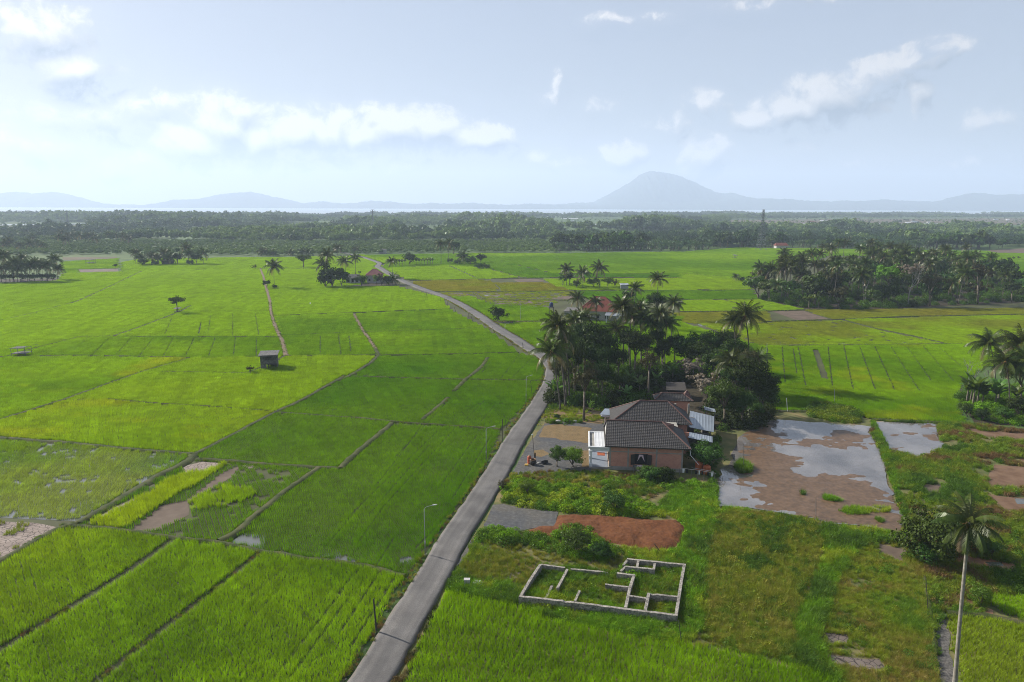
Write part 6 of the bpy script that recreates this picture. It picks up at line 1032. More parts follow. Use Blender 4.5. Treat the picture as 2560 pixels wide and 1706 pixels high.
rw([(592,552),(1000,595),(1600,672),(2118,735)], .30, .95); rw([(2118,735),(2170,400),(2200,240)]); rw([(592,552),(690,385),(785,243)])
rw([(800,240),(1020,268)],.26,.6); rw([(1095,282),(1440,315)],.26,.5); rw([(840,570),(900,452)],.26,.6); rw([(955,470),(1050,290)],.26,.6); rw([(1130,590),(1170,500)],.24,.55); rw([(1550,325),(1700,345)]); rw([(1435,435),(1650,460)],.26,.75)
rw([(1625,655),(1662,480)]); rw([(1662,480),(1705,345)]); rw([(1660,545),(1820,568)],.26); rw([(1815,690),(1850,525)]); rw([(1850,525),(2130,555)],.26)
rw([(1650,185),(2200,240)]); rw([(1605,240),(1650,185)],.26,.7); rw([(1630,258),(1900,285)],.28,.95); rw([(1900,285),(1910,220)],.26); rw([(1735,265),(1750,195)],.26); rw([(1580,300),(1630,258)],.26,.6)
# concrete marker and well ring
b = G('e',705,1037); t = empty('concrete_marker', (*b, 0)); tag(t, 'upright pale concrete block beside the road', 'marker'); mb = MB(); mb.box(-.30,.30,-.2,.2,0,.82); mb.box(-.33,.33,-.23,.23,.82,.9); mb.build('block', M['plaster'], t)
b = G('e',762,1030); t = empty('well_ring', (*b, 0)); tag(t, 'round concrete well ring with a lid beside the pale block', 'well'); mb = MB(); mb.lathe([(.55,0),(.55,.25),(.5,.25),(.5,.2)], 20); mb.build('ring', M['conc'], t); mb = MB(); mb.lathe([(.58,.25),(.58,.31),(.02,.33)], 20); mb.build('lid', M['plaster'], t)
# ---------------------------------------------------------------- street lamps and poles
def lamp(v, x, y, ty, label, arm=1.05, mat='steel'):
    b = G(v, x, y); h = atY(v, x, ty, b[1]).z; t = empty('street_lamp', (*b, 0)); tag(t, label, 'street lamp', 'street lamps along the road'); mb = MB(); mb.tube([(0,0,0),(0,0,h*.5),(0,0,h-.35)], [.06,.05,.035], 8); mb.build('pole', M[mat], t, True)
    mb = MB(); mb.tube([(0,0,h-.4),(.12,.02,h-.15),(.4,.05,h-.02),(arm,.1,h+.12)], .03, 6); mb.build('arm', M[mat], t); mb = MB(); mb.add([(arm-.1,.02,h+.08),(arm+.45,.06,h+.16),(arm+.45,.22,h+.16),(arm-.1,.18,h+.08),(arm-.1,.02,h+.15),(arm+.4,.06,h+.22),(arm+.4,.22,h+.22),(arm-.1,.18,h+.15)], [(0,3,2,1),(4,5,6,7),(0,1,5,4),(1,2,6,5),(2,3,7,6),(3,0,4,7)]); mb.build('lamp_head', M['plaster'], t)
    mb = MB(); mb.box(-.09,.09,-.1,.08,1.5,1.78); mb.build('control_box', M['plaster'], t)
    mb = MB(); mb.box(-.16,.16,-.16,.16,0,.12); mb.build('base', M['conc'], t)
lamp('e',473,862,592,'grey street lamp nearest the camera, left of the road'); lamp('e',812,343,153,'grey street lamp left of the road opposite the house frontage'); lamp('h',255,263,2,'grey street lamp left of the road just before the palms',.9); lamp('b',1115,1222,1108,'grey street lamp on the far road beyond the bend',.9)
def pole(v, x, y, tx, ty, label, r=.06, mat='darkwood', name='pole', cat='pole', group=None):
    b = G(v, x, y); c = atY(v, tx, ty, b[1]); mb = MB(); mb.tube([(0,0,-.1), (c.x-b[0], 0, c.z)], [r, r*.8], 6); o = mb.build(name, M[mat]); o.location = (*b, 0); return tag(o, label, cat, group)
pole('e',203,1292,186,1106,'thick dark wooden pole leaning at the left road edge, nearest the camera',.09); pole('e',900,240,902,106,'straight dark pole left of the road before the forecourt',.07); pole('h',65,510,45,395,'thin leaning stick beside the straight dark pole',.035)
o = pole('e',1083,348,1068,196,'dark pole with a small lamp bulb at the forecourt corner',.045); mb = MB(); mb.lathe([(.02,0),(.10,.05),(.12,.15),(.06,.24),(.01,.26)], 10); k = mb.build('lamp_bulb', M['white'], o, True); k.location = (atY('e',1068,196,G('e',1083,348)[1]).x-G('e',1083,348)[0], 0, atY('e',1068,196,G('e',1083,348)[1]).z-.05)
mb = MB(); mb.tube([(0,0,0),(0,0,1.6)], .10, 7); mb.build('post_sleeve', M['black'], o)
pole('h',315,190,300,50,'thin dark pole by the road left of the palms',.05); pole('e',1790,855,1745,798,'broken black stick leaning over the red earth',.05)
pole('e',1898,1350,1880,1225,'thin dark stake at the corner of the ruin',.04)
for i, (x, y, tx, ty) in enumerate(((1240,1275,1232,1235),(1047,1172,1030,1130),(898,1092,885,1055),(871,1068,869,1035),(785,1035,772,995),(728,995,727,955),(682,965,681,930),(586,925,584,895),(455,880,453,850))): pole('b',x,y,tx,ty,'rough stake, '+('nearest' if i == 0 else 'farthest' if i == 8 else ORD[i]+' nearest')+', in the row beside the far road',.075,group='stakes along the far road')
pole('f',755,650,755,537,'dark post standing at the near edge of the muddy pond',.05,'wood'); pole('f',352,390,352,245,'thin grey stake in the pond beside the reed clump',.035,'wood'); pole('f',1378,1175,1365,985,'dark thin leaning stake at the edge of the stubble plot',.04,'darkwood'); pole('f',597,68,592,-10,'thin white stake on the far bank of the pond',.05,'white'); pole('f',860,20,857,-60,'thin pale stake at the edge of the ruled rice',.05,'steel'); pole('c',585,1500,588,1240,'tall thin grey pole rising right of the big shaggy palm',.07,'steel')
pole('b',1220,1082,1217,950,'thin pole in the field right of the round tree',.06,'steel'); pole('b',1600,790,1600,640,'thin distant mast beyond the red roof',.06,'steel') if 0 else None
pole('a',2097,980,2097,965,'short white post alone in the left fields',.28,'white')
pole('d',1768,385,1770,376,'small white stone at the end of the thick bund',.16,'white')
# forecourt clutter
def put(name, v, x, y, label, cat): b = G(v, x, y); t = empty(name, (*b, 0)); return tag(t, label, cat)
t = put('barrel','h',288,862,'red plastic barrel standing behind the clay jar by the road','barrel'); mb = MB(); mb.lathe([(.27,0),(.31,.04),(.31,.4),(.29,.43),(.31,.46),(.31,.9),(.29,.93),(.31,.96),(.31,1.2),(.25,1.28),(.02,1.3)], 18); mb.build('body', M['redp'], t, True); mb = MB(); mb.lathe([(.22,1.27),(.22,1.38),(.02,1.42)], 14); mb.build('lid', M['clay'], t, True)
t = put('jar','h',322,872,'dark brown clay water jar with a pale rim by the road','jar'); mb = MB(); mb.lathe([(.34,0),(.5,.25),(.53,.5),(.47,.78),(.42,.84),(.36,.84),(.36,.6)], 20); mb.build('body', M['darkwood'], t, True); mb = MB(); mb.lathe([(.42,.80),(.50,.88),(.47,.97),(.38,.95),(.36,.8)], 20); mb.build('rim', M['clay'], t, True)
t = put('jerrycan','h',260,882,'small yellow plastic canister lying on the gravel','canister'); mb = MB(); mb.box(-.28,.28,-.15,.15,0,.28); mb.lathe([(.05,.28),(.05,.36),(.01,.36)], 8, (.18,0,0)); o = mb.build('body', M['yellowp'], t)
t = put('crate','h',440,862,'black open crate tipped over near the clay jar','crate'); mb = MB(); mb.box(-.5,.5,-.32,-.28,0,.5); mb.box(-.5,.5,.28,.32,0,.5); mb.box(-.5,-.46,-.28,.28,0,.5); mb.box(.46,.5,-.28,.28,0,.5); mb.box(-.46,.46,-.28,.28,0,.04); o = mb.build('body', M['black'], t); t.rotation_euler = (R(-14), R(-10), R(18))
for x, y, r, l in ((568,452,.45,'white boulder between the yellow green bushes'),(735,450,.32,'smaller grey boulder at the end of the bushes'),(380,858,.2,'white rag heap beside the tipped crate'),(485,325,.22,'pale stone at the road edge by the palms')):
    b = G('h',x,y); mb = MB(); vs = []; mb.lathe([(r*.8,0),(r,r*.3),(r*.85,r*.7),(r*.4,r*.95),(.02,r)], 9); mb.v = [(p[0]*random.uniform(.8,1.15)*1.3, p[1]*random.uniform(.8,1.1), p[2]*random.uniform(.85,1.1)) for p in mb.v]; o = mb.build('boulder', M['plaster']); o.location = (*b, 0); tag(o, l, 'stone')
# ---------------------------------------------------------------- field hut, pavilions
t = empty('field_hut', (-60.6,166.4,0), R(12)); tag(t, 'dark grey two level field hut on stilts in the left fields', 'hut')
for x in (-1.7,0,1.7):
    for y in (-1.9,1.9): mb = MB(); mb.tube([(x,y,0),(x,y,1.6)], .09, 5); mb.build('stilt', M['darkwood'], t)
def planks(mb, a, b, z0, z1, skip=()):
    a = Vector((*a,0)); b = Vector((*b,0)); L = (b-a).length; k = int((z1-z0)/.22)
    d = (b-a).normalized(); n_ = Vector((d.y,-d.x,0))*.03
    for i in range(k):
        za = z0+(z1-z0)*i/k; zb = z0+(z1-z0)*(i+.94)/k; segs = [(0,L)]
        for s0, s1, q0, q1 in skip:
            if za < q1 and zb > q0: segs = [(u, min(w, s0)) for u, w in segs if u < s0]+[(max(u, s1), w) for u, w in segs if w > s1]
        for u, w in segs:
            p = a+d*u; q = a+d*w; o = n_*random.uniform(.6,1.4); mb.add([(p+o)[:2]+(za,) if 0 else tuple(p+o)[:2]+(za,), tuple(q+o)[:2]+(za,), tuple(q+o)[:2]+(zb,), tuple(p+o)[:2]+(zb,), tuple(p-o)[:2]+(za,), tuple(q-o)[:2]+(za,), tuple(q-o)[:2]+(zb,), tuple(p-o)[:2]+(zb,)], [(0,1,2,3),(7,6,5,4),(3,2,6,7),(0,4,5,1),(1,5,6,2),(0,3,7,4)])
mb = MB(); planks(mb, (-1.85,-2.0), (1.85,-2.0), 1.5, 3.5, ((1.1,2.6,2.5,3.1),)); planks(mb, (1.85,-2.0), (1.85,2.0), 1.5, 3.5, ((.5,1.6,2.6,3.2),)); planks(mb, (1.85,2.0), (-1.85,2.0), 1.5, 3.6); planks(mb, (-1.85,2.0), (-1.85,-2.0), 1.5, 3.6); planks(mb, (-1.85,-2.0), (-.5,-2.0), .2, 1.4); planks(mb, (1.85,-1.0), (1.85,2.0), .1, 1.5); planks(mb, (1.85,2.0), (-1.0,2.0), .1, 1.5); mb.build('wall', M['wood'], t)
mb = MB(); mb.box(-1.8,1.8,-1.95,1.95,1.4,1.5); mb.build('floor', M['darkwood'], t); mb = MB(); corr(mb, [(-2.3,-2.5,3.72),(2.3,-2.5,3.72),(2.3,2.4,3.95),(-2.3,2.4,3.95)], .03, .3); mb.build('roof', M['wood'], t); mb = MB(); mb.box(-2.4,2.4,-2.55,-2.3,3.42,3.5); mb.build('shade_board', M['wood'], t)
btree('a',1690,1410,26,base=(1690,1440),mat='leafC',label='small ragged tree left of the grey field hut',asp=.8); btree('a',1735,1445,14,base=(1735,1452),mat='leafB',label='little bush at the foot of the grey field hut',name='bush',cat='bush',asp=.5)
def pavilion(v, x0, x1, y, h, dp, label, roof=True):
    a = G(v, x0, y); b = G(v, x1, y); w = math.hypot(b[0]-a[0], b[1]-a[1]); t = empty('field_shelter', ((a[0]+b[0])/2, (a[1]+b[1])/2+dp/2, 0), math.atan2(b[1]-a[1], b[0]-a[0])); tag(t, label, 'shelter')
    for sx in (-.5,0,.5):
        for sy in (-.5,.5): mb = MB(); mb.tube([(sx*w,sy*dp,0),(sx*w,sy*dp,h)], max(.05,h*.03), 5); mb.build('post', M['wood'], t)
    mb = MB(); mb.box(-w*.5,w*.5,-dp*.5,dp*.5,h*.34,h*.39); mb.build('platform', M['wood'], t)
    mb = MB()
    if roof: mb.slab([(-w*.62,-dp*.65,h*.96),(w*.62,-dp*.65,h*.96),(w*.62,dp*.65,h*1.12),(-w*.62,dp*.65,h*1.12)], h*.04)
    else:
        for sy in (-.5,-.1,.5): mb.tube([(-w*.62,sy*dp,h),(w*.55,sy*dp,h)], .05, 5)
        for i in range(6): x = -w*.5+w*.62*i/5; mb.slab([(x,-dp*.5,h+.06),(x+w*.09,-dp*.5,h+.06),(x+w*.09,dp*.5,h+.08),(x,dp*.5,h+.08)], .03)
    mb.build('roof', M['wood'], t)
pavilion('a',78,172,1330,2.2,2.6,'open grey timber shelter frame at the left edge of the fields',False); pavilion('a',1178,1212,1036,1.7,1.6,'tiny dark hut under the lone spreading tree'); pavilion('a',580,632,706,3.,3.,'tiny bare shelter frame in the far left plot',False); pavilion('c',365,385,668,2.6,3,'small open shelter in the far fields right of the pylon foot'); pavilion('c',1700,1740,0,1,1,'') if 0 else None
# ---------------------------------------------------------------- other houses
def house(name, loc, rz, w, d, eh, rh, wallm, roofm, label, hip=.35, ov=.6, wins=(), cat='house'):
    t = empty(name, loc, rz); tag(t, label, cat); mb = MB(); mb.box(-w/2,w/2,-d/2,d/2,0,eh); wl = mb.build('wall', M[wallm], t)
    for x in wins: mb = MB(); mb.box(x-.5,x+.5,-d/2-.04,-d/2-.005,1.0,2.2); mb.build('window', M['dark'], t)
    W, D = w/2+ov, d/2+ov; k = W*(1-hip); mb = MB(); z0, z1 = eh, eh+rh; mb.add([(-W,-D,z0),(W,-D,z0),(W,D,z0),(-W,D,z0),(-k,0,z1),(k,0,z1)], [(0,1,5,4),(1,2,5),(2,3,4,5),(3,0,4),(3,2,1,0)]); mb.build('roof', M[roofm], t); mb = MB(); mb.tube([(-k,0,z1),(k,0,z1)], .12, 5); [mb.tube([(sx*k,0,z1),(sx*W,sy*D,z0)], .1, 5) for sx in (-1,1) for sy in (-1,1)]; mb.build('ridge_cap', M[roofm], t); return t
house('house',(-73,362,0),R(8),8.,8.5,4.0,2.9,'plaster','roofmar','house with a faded maroon hip roof beside the distant road',.8,.6,(-2.5,1.5))
t = empty('outbuilding', (*G('m',935,392),0), R(6)); tag(t, 'small dark roofed outbuilding left of the maroon roofed house', 'outbuilding'); mb = MB(); mb.box(-3.4,3.4,0,4,.6,2.9); mb.build('wall', M['plaster'], t); mb = MB(); mb.add([(-4,-.9,3.0),(4,-.9,3.0),(4,4.5,3.0),(-4,4.5,3.0),(-3.2,1.8,4.8),(3.2,1.8,4.8)], [(0,1,5,4),(1,2,5),(2,3,4,5),(3,0,4),(3,2,1,0)]); mb.build('roof', M['wood'], t)
for x in (-3.2,-1,1,3.2): mb = MB(); mb.box(x-.1,x+.1,-.8,-.6,0,3.0); mb.build('post', M['white'], t)
for x in (-2.2, 0, 2.2): mb = MB(); mb.box(x-.5,x+.5,-.05,-.005,1.0,2.4); mb.build('window', M['dark'], t)
t = house('house',(31.5,243,0),R(-15),13,9,3.6,4.6,'plaster','roofred','house with a bright red roof half hidden by palms',.75,.7,(-3,0,3))
mb = MB(); mb.slab([(-12.5,-4,3.0),(-6.6,-4,3.0),(-6.6,3.5,3.4),(-12.5,3.5,3.4)], .1); mb.build('side_roof', M['wood'], t); mb = MB(); mb.box(-12.2,-6.6,-3.6,3.2,0,2.9); mb.build('side_wall', M['plaster'], t); mb = MB(); mb.slab([(3.0,-9.5,3.0),(10,-9,2.9),(10,-4.2,3.4),(3.0,-4.6,3.5)], .12); mb.build('porch_roof', M['tin'], t)
for x in (3.4,9.6): mb = MB(); mb.box(x,x+.3,-8.9,-8.6,0,2.9); mb.build('column', M['white'], t)
b = G('g',282,392); t = empty('water_tower', (*b,0)); tag(t, 'blue water tank on a thin stand beside the red roofed house', 'water tower')
for sx in (-.75,.75):
    for sy in (-.75,.75): mb = MB(); mb.tube([(sx*1.1,sy*1.1,0),(sx,sy,3.0)], .09, 5); mb.build('leg', M['darkwood'], t)
mb = MB(); mb.box(-.95,.95,-.95,.95,3.0,3.1); mb.build('platform', M['darkwood'], t); mb = MB(); mb.lathe([(.68,3.1),(.72,3.2),(.72,4.5),(.5,4.75),(.2,4.85),(.02,4.9)], 16); mb.build('tank', M['blue'], t, True)
house('hut',(*G('n',1150,440),0),R(4),6,5,2.2,1.4,'darkwood','wood','low dark hut inside the far left palm clump',.5,.4,cat='hut'); house('hut',(*G('b',290,632),0),0,5.5,5,3.4,.4,'plaster','wood','small grey box shaped hut at the far end of the road',.3,.3,cat='hut'); house('hut',(*G('c',680,598),0),0,11,7,2.8,2.6,'plaster','roofred','small pink roofed hut in front of the plantation',.2,.6,cat='hut')
t = empty('outbuilding',(*G('b',1920,880),0)); tag(t, 'little grey shelter behind the palms right of the red roof', 'shelter'); mb = MB(); mb.box(-1.8,1.8,-1.5,1.5,.9,2.6); mb.build('wall', M['steel'], t); mb = MB(); mb.slab([(-2.1,-1.8,2.8),(2.1,-1.8,2.8),(2.1,1.8,3.1),(-2.1,1.8,3.1)], .1); mb.build('roof', M['whitetin'], t)
for x in (-1.6,1.6): mb = MB(); mb.box(x-.1,x+.1,-1.4,-1.2,0,.9); mb.build('post', M['darkwood'], t)
# far sheds, houses and fish ponds beyond the plantation
FAR = [('b',480,462,88,9,'whitetin','long white roofed shed in the hazy woods left of centre'),('b',590,478,130,3,'tin','low grey roof right of the long white shed'),('b',820,422,40,5,'whitetin','tiny white roof in the far woods at centre'),('b',1225,402,100,4,'whitetin','thin white shed roof far right of centre'),('b',1555,400,140,4,'whitetin','long thin white roof beyond the oil palms'),('b',1560,418,60,7,'tin','pale blue roof below the long thin white one'),('b',1740,440,140,6,'whitetin','longest white shed beyond the oil palms'),('b',1560,440,70,5,'whitetin','white roof left of the longest shed'),
       ('c',900,424,44,8,'roofred','red roofed building far right'),('c',878,430,30,5,'whitetin','white building beside the far red roof'),('c',975,415,55,6,'whitetin','white building right of the far red roof'),('c',1545,430,40,8,'whitetin','white roofed building near the far right'),('c',1590,420,55,6,'tin','blue roofed building near the far right'),('c',1390,436,60,4,'whitetin','thin white roof left of the far right buildings'),('c',1475,436,50,4,'whitetin','second thin white roof left of the far right buildings'),('c',1690,424,40,5,'whitetin','small white building right of the blue roof'),('c',1925,446,55,9,'roofred','pink roofed building at the far right woods edge'),('c',1205,402,40,6,'roofmar','brown roofed hut on the far plain'),('c',2220,408,22,7,'whitetin','pale house near the right frame edge'),('c',2140,405,40,5,'tin','grey roof near the right frame edge'),('a',2060,465,30,5,'whitetin','small pale roof in the left woods'),('c',60,428,30,6,'whitetin','white roof beside the far pylon')]
for v, x, y, w, h, m_, l in FAR:
    b = G(v, x, y+2); s = ppm(v, b[1]); W = w*s*.8; h = h*1.5; t = empty('far_building', (*b,0)); tag(t, l, 'building'); D = max(8., W*.35); hh = h*s*.8; mb = MB(); mb.box(-W*.46,W*.46,0,D,0,hh*.6); mb.build('wall', M['plaster'], t); mb = MB(); mb.add([(-W/2,-.5,hh*.6),(W/2,-.5,hh*.6),(W/2,D+.5,hh*.6),(-W/2,D+.5,hh*.6),(-W*.47,D/2,hh*1.15),(W*.47,D/2,hh*1.15)], [(0,1,5,4),(1,2,5),(2,3,4,5),(3,0,4),(3,2,1,0)]); mb.build('roof', M[m_], t)
for i, q in enumerate(("a:-200,440 590,430 600,438 -200,446", "a:20,456 180,455 180,459 20,461", "a:440,436 600,432 600,435 440,440", "a:200,444 420,440 420,444 200,449", "a:320,462 450,458 450,461 330,465", "b:1480,436 1700,434 1700,439 1480,441", "c:350,434 700,432 700,436 350,438", "c:1650,430 2050,434 2050,438 1650,436", "c:800,432 1150,433 1150,436 800,437", "c:1300,433 1520,434 1520,437 1300,437")): sheet('fish_pond', P(q), .25, M['sea'], 'shining strip of fish pond water far off' if i == 0 else None)
sheet('bare_plain', P("c:330,408 1000,402 1800,398 2600,392 2600,440 1700,442 900,436 330,438"), .12, M['earthdim'], 'bare brown plain beyond the plantation', amp=8, step=40); sheet('bare_plain', P("a:-600,436 590,430 610,460 0,472 -600,474"), .12, M['bund'])
# ---------------------------------------------------------------- pylons
def pylon(v, x, y, ty, wb, label, arms=((.80,.30),(.90,.30),(1.,.34))):
    b = G(v, x, y); h = atY(v, x, ty, b[1]).z; t = empty('pylon', (*b,0), R(20)); tag(t, label, 'pylon', 'lattice pylons'); mb = MB(); r = .16; W = lambda u: wb*(1-.82*min(1,u/.72))*.5 if u < .72 else wb*.09
    lv = [0,.14,.27,.39,.5,.6,.68,.76,.84,.92,1.]
    for i in range(len(lv)-1):
        a, c = W(lv[i]), W(lv[i+1]); z0, z1 = lv[i]*h, lv[i+1]*h; A_ = [(-a,-a,z0),(a,-a,z0),(a,a,z0),(-a,a,z0)]; B_ = [(-c,-c,z1),(c,-c,z1),(c,c,z1),(-c,c,z1)]
        for k in range(4): mb.tube([A_[k],B_[k]], r, 4); mb.tube([A_[k],B_[(k+1)%4]], r*.5, 4); mb.tube([A_[(k+1)%4],B_[k]], r*.5, 4); mb.tube([B_[k],B_[(k+1)%4]], r*.5, 4)
    mb.build('tower', M['pylon'], t); 
    for u, l in arms:
        mb = MB(); L = h*l*.42; z = u*h; mb.tube([(-L,0,z-.1),(0,0,z+.5),(L,0,z-.1)], r*.7, 4); mb.tube([(-L,0,z-.1),(L,0,z-.1)], r*.7, 4)
        for s_ in (-1,1): mb.tube([(s_*L,0,z-.1),(s_*L,0,z-1.4)], .14, 5)
        mb.build('cross_arm', M['pylon'], t)
pylon('a',465,482,347,6,'lattice pylon with a broad flat top rising at far left',((.90,.14),(1.,.16))); pylon('b',225,492,338,6,'lattice pylon standing left of centre in the hazy woods',((.85,.2),(.93,.2),(1.,.2))); pylon('c',546,612,335,7,'tall thin lattice pylon at the plantation edge on the right',((.62,.13),(.74,.15),(.86,.13)))
# ================================================================ sky, sun, haze, camera
SUN_AZ, SUN_EL = R(-62), R(33)     # azimuth from +Y, negative = left
sd = Vector((math.sin(SUN_AZ)*math.cos(SUN_EL), math.cos(SUN_AZ)*math.cos(SUN_EL), math.sin(SUN_EL)))
L = bpy.data.lights.new('sun', 'SUN'); L.energy = 5.0; L.angle = R(.55); L.color = (1,.94,.84); lo = link(bpy.data.objects.new('sun', L)); lo.rotation_euler = sd.to_track_quat('Z', 'Y').to_euler()
Wd = bpy.data.worlds.new('World'); S.world = Wd; Wd.use_nodes = True; nt = Wd.node_tree; nt.nodes.clear()
out = N(nt, 'ShaderNodeOutputWorld'); bg = N(nt, 'ShaderNodeBackground'); bg.inputs['Strength'].default_value = .053; lk(nt, bg.outputs[0], out.inputs[0])
sk = N(nt, 'ShaderNodeTexSky', sky_type='NISHITA'); sk.sun_disc = False; sk.sun_elevation = SUN_EL; sk.sun_rotation = SUN_AZ; sk.air_density = 1.0; sk.dust_density = 1.7; sk.ozone_density = 1.2; sk.altitude = 40
tc = N(nt, 'ShaderNodeTexCoord'); sp = N(nt, 'ShaderNodeSeparateXYZ'); lk(nt, tc.outputs['Generated'], sp.inputs[0])
az = math_(nt, 'ARCTAN2', sp.outputs[0], sp.outputs[1]); el = math_(nt, 'ARCSINE', sp.outputs[2])
cmb = N(nt, 'ShaderNodeCombineXYZ'); lk(nt, az, cmb.inputs[0]); lk(nt, el, cmb.inputs[1])
def skyang(x, y): d = ray('s', x, y); return math.atan2(d[0], d[1]), math.asin(d[2]/math.sqrt(d[0]**2+d[1]**2+d[2]**2))
BLOB = [(470,365,75,48,1),(560,310,72,62,1),(640,350,80,46,1),(730,335,82,48,1),(815,330,80,50,1),(905,338,70,42,1),(990,328,90,50,1.05),(1085,322,66,44,1),(1150,352,70,32,1),(1225,345,60,34,.95),(600,270,45,30,.8),(920,275,40,22,.7),(1388,205,14,30,.6),(1372,245,28,18,.4),(1555,388,48,32,1),(1765,392,52,38,1),(1900,290,70,28,.75),(1985,268,95,46,.85),(2070,235,90,54,.8),(2140,208,70,46,.7),(2215,178,60,36,.62),(2290,150,58,30,.68),(2360,120,42,22,.6),(2290,228,26,42,.7),(2175,260,40,40,.5),(180,165,75,48,.9),(95,75,120,60,.7),(205,250,35,24,.5),(1515,43,52,11,.55),(1630,33,55,14,.4),(1950,4,170,14,.4),(1770,262,60,28,.5),(1500,258,40,16,.45),(1690,300,22,16,.5),(2470,300,60,20,.6),(2430,410,60,14,.5),(1650,320,90,22,.4),(260,300,200,45,.55),(380,270,110,28,.5),(120,370,170,45,.55),(300,410,190,35,.55),(640,405,150,26,.6),(1010,410,90,20,.55),(1330,395,70,16,.5),(1400,412,60,14,.45),(820,395,90,24,.5),(2130,400,120,30,.3),(2000,360,80,26,.3)]
ng = bpy.data.node_groups.new('cloud_density', 'ShaderNodeTree'); ng.interface.new_socket('P', in_out='INPUT', socket_type='NodeSocketVector'); ng.interface.new_socket('D', in_out='OUTPUT', socket_type='NodeSocketFloat'); ng.interface.new_socket('A', in_out='OUTPUT', socket_type='NodeSocketFloat')
gi = ng.nodes.new('NodeGroupInput'); go = ng.nodes.new('NodeGroupOutput'); wn = N(ng, 'ShaderNodeTexNoise'); wn.inputs['Scale'].default_value = 14; wn.inputs['Detail'].default_value = 3; lk(ng, gi.outputs[0], wn.inputs['Vector'])
wv = N(ng, 'ShaderNodeVectorMath', operation='MULTIPLY_ADD'); lk(ng, wn.outputs['Color'], wv.inputs[0]); wv.inputs[1].default_value = (.05,.04,0); wv.inputs[2].default_value = (-.025,-.02,0); wa = N(ng, 'ShaderNodeVectorMath', operation='ADD'); lk(ng, wv.outputs[0], wa.inputs[0]); lk(ng, gi.outputs[0], wa.inputs[1]); acc = None
for x, y, rx, ry, st in BLOB:
    a, e_ = skyang(x, y); k = 1/F_; mp = N(ng, 'ShaderNodeVectorMath', operation='SUBTRACT'); lk(ng, wa.outputs[0], mp.inputs[0]); mp.inputs[1].default_value = (a, e_, 0); sc = N(ng, 'ShaderNodeVectorMath', operation='MULTIPLY'); lk(ng, mp.outputs[0], sc.inputs[0]); ca = max(.6, math.cos(a)); sc.inputs[1].default_value = (1/(rx*k*ca*1.4), 1/(ry*k*1.4), 0)
    ln = N(ng, 'ShaderNodeVectorMath', operation='LENGTH'); lk(ng, sc.outputs[0], ln.inputs[0]); d = math_(ng, 'MULTIPLY', math_(ng, 'MAXIMUM', math_(ng, 'SUBTRACT', 1.25, ln.outputs['Value']), 0), st); acc = d if acc is None else math_(ng, 'MAXIMUM', acc, d)
n1 = noise(ng, wa.outputs[0], 36, 10, .62); dd = math_(ng, 'ADD', math_(ng, 'MULTIPLY', acc, .95), math_(ng, 'MULTIPLY', math_(ng, 'SUBTRACT', n1, .5), 2.5)); gate = math_(ng, 'MULTIPLY', math_(ng, 'MINIMUM', math_(ng, 'MULTIPLY', acc, 3.5), 1), dd); lk(ng, gate, go.inputs[0]); lk(ng, acc, go.inputs[1])
def dens(off):
    v = cmb.outputs[0]
    if off: o = N(nt, 'ShaderNodeVectorMath', operation='ADD'); lk(nt, v, o.inputs[0]); o.inputs[1].default_value = (off[0], off[1], 0); v = o.outputs[0]
    g = N(nt, 'ShaderNodeGroup'); g.node_tree = ng; lk(nt, v, g.inputs[0]); return g.outputs[0], g.outputs[1]
d0, a0_ = dens(None); d1, a1_ = dens((-.012, .020))
ss = N(nt, 'ShaderNodeMapRange', interpolation_type='SMOOTHSTEP'); lk(nt, d0, ss.inputs[0]); ss.inputs[1].default_value = .15; ss.inputs[2].default_value = .78; alpha = ss.outputs[0]
lit = math_(nt, 'MULTIPLY_ADD', math_(nt, 'SUBTRACT', d0, d1), .35, .36); lit = math_(nt, 'MULTIPLY_ADD', math_(nt, 'SUBTRACT', a0_, a1_), 1.45, lit); lc = N(nt, 'ShaderNodeClamp'); lk(nt, lit, lc.inputs[0])
sa = math_(nt, 'MULTIPLY_ADD', az, -.30, .90)      # clouds nearer the sun side are brighter
bright = mixc(nt, lc.outputs[0], (3.2,4.0,5.1), (11.2,11.0,11.0)); bsc = N(nt, 'ShaderNodeVectorMath', operation='SCALE'); lk(nt, bright, bsc.inputs[0]); lk(nt, math_(nt, 'MAXIMUM', math_(nt, 'MINIMUM', sa, 1.15), .55), bsc.inputs['Scale'])
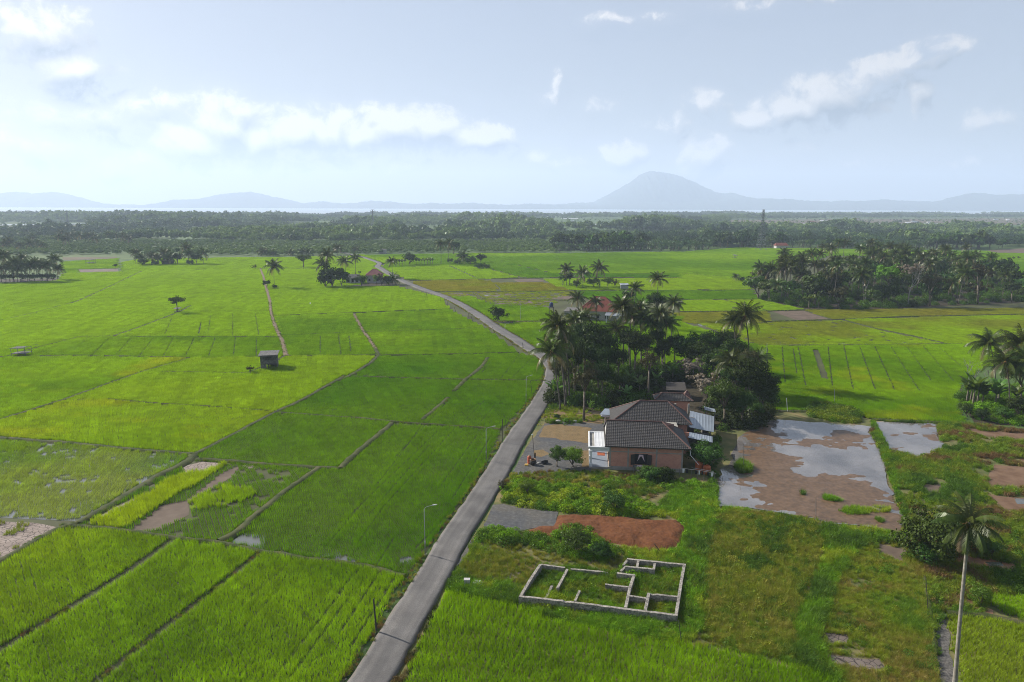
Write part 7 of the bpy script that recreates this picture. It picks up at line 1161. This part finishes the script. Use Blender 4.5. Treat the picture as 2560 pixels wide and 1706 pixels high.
# thin veil of high cloud
veil = math_(nt, 'MULTIPLY', math_(nt, 'SUBTRACT', noise(nt, cmb.outputs[0], 4, 5), .35), .6); vm = N(nt, 'ShaderNodeClamp'); lk(nt, veil, vm.inputs[0])
skyc = mixc(nt, 1., sk.outputs[0], (.98,.97,1.05), 'MULTIPLY')
skyc = mixc(nt, .52, skyc, (6.4,7.05,8.2)); c0 = mixc(nt, math_(nt, 'MULTIPLY', vm.outputs[0], .5), skyc, bsc.outputs[0])
lk(nt, mixc(nt, math_(nt, 'MULTIPLY', alpha, .86), c0, bsc.outputs[0]), bg.inputs['Color'])
# haze: one closed box of thin even air
mb = MB(); mb.box(-14000,14000,-180,13000,-1.2,640); hz = mb.build('haze', []); m, nt2, ot = newmat('haze'); pv = N(nt2, 'ShaderNodeVolumePrincipled'); pv.inputs['Color'].default_value = (.66,.79,1,1); pv.inputs['Density'].default_value = 1.55e-4; pv.inputs['Anisotropy'].default_value = .15; lk(nt2, pv.outputs[0], ot.inputs['Volume']); hz.data.materials.append(m); tag(hz, 'thin blue haze over the plain', kind='stuff')
# camera
cd = bpy.data.cameras.new('camera'); cd.sensor_width = 36; cd.lens = 36*F_/2560; cd.clip_start = .5; cd.clip_end = 40000; co = link(bpy.data.objects.new('camera', cd)); co.location = (0,0,H_)
fw = Vector((0, math.cos(PI_), -math.sin(PI_))); up0 = Vector((0, math.sin(PI_), math.cos(PI_))); rt0 = Vector((1,0,0))
rt = rt0*math.cos(RO_)+up0*math.sin(RO_); up = up0*math.cos(RO_)-rt0*math.sin(RO_)
co.matrix_world = Matrix(((rt.x,up.x,-fw.x,0),(rt.y,up.y,-fw.y,0),(rt.z,up.z,-fw.z,H_),(0,0,0,1))); S.camera = co
S.view_settings.view_transform = 'Standard'; S.view_settings.look = 'None'; S.view_settings.exposure = 0.92; S.view_settings.gamma = 1
cy = S.cycles; cy.max_bounces = 5; cy.diffuse_bounces = 2; cy.glossy_bounces = 2; cy.transmission_bounces = 3; cy.volume_bounces = 1; cy.transparent_max_bounces = 4; cy.use_denoising = True; cy.denoising_prefilter = 'NONE'; cy.filter_width = 1.0; cy.use_adaptive_sampling = True; cy.adaptive_threshold = .01; cy.sample_clamp_indirect = 4
try: cy.caustics_reflective = False; cy.caustics_refractive = False
except Exception: pass
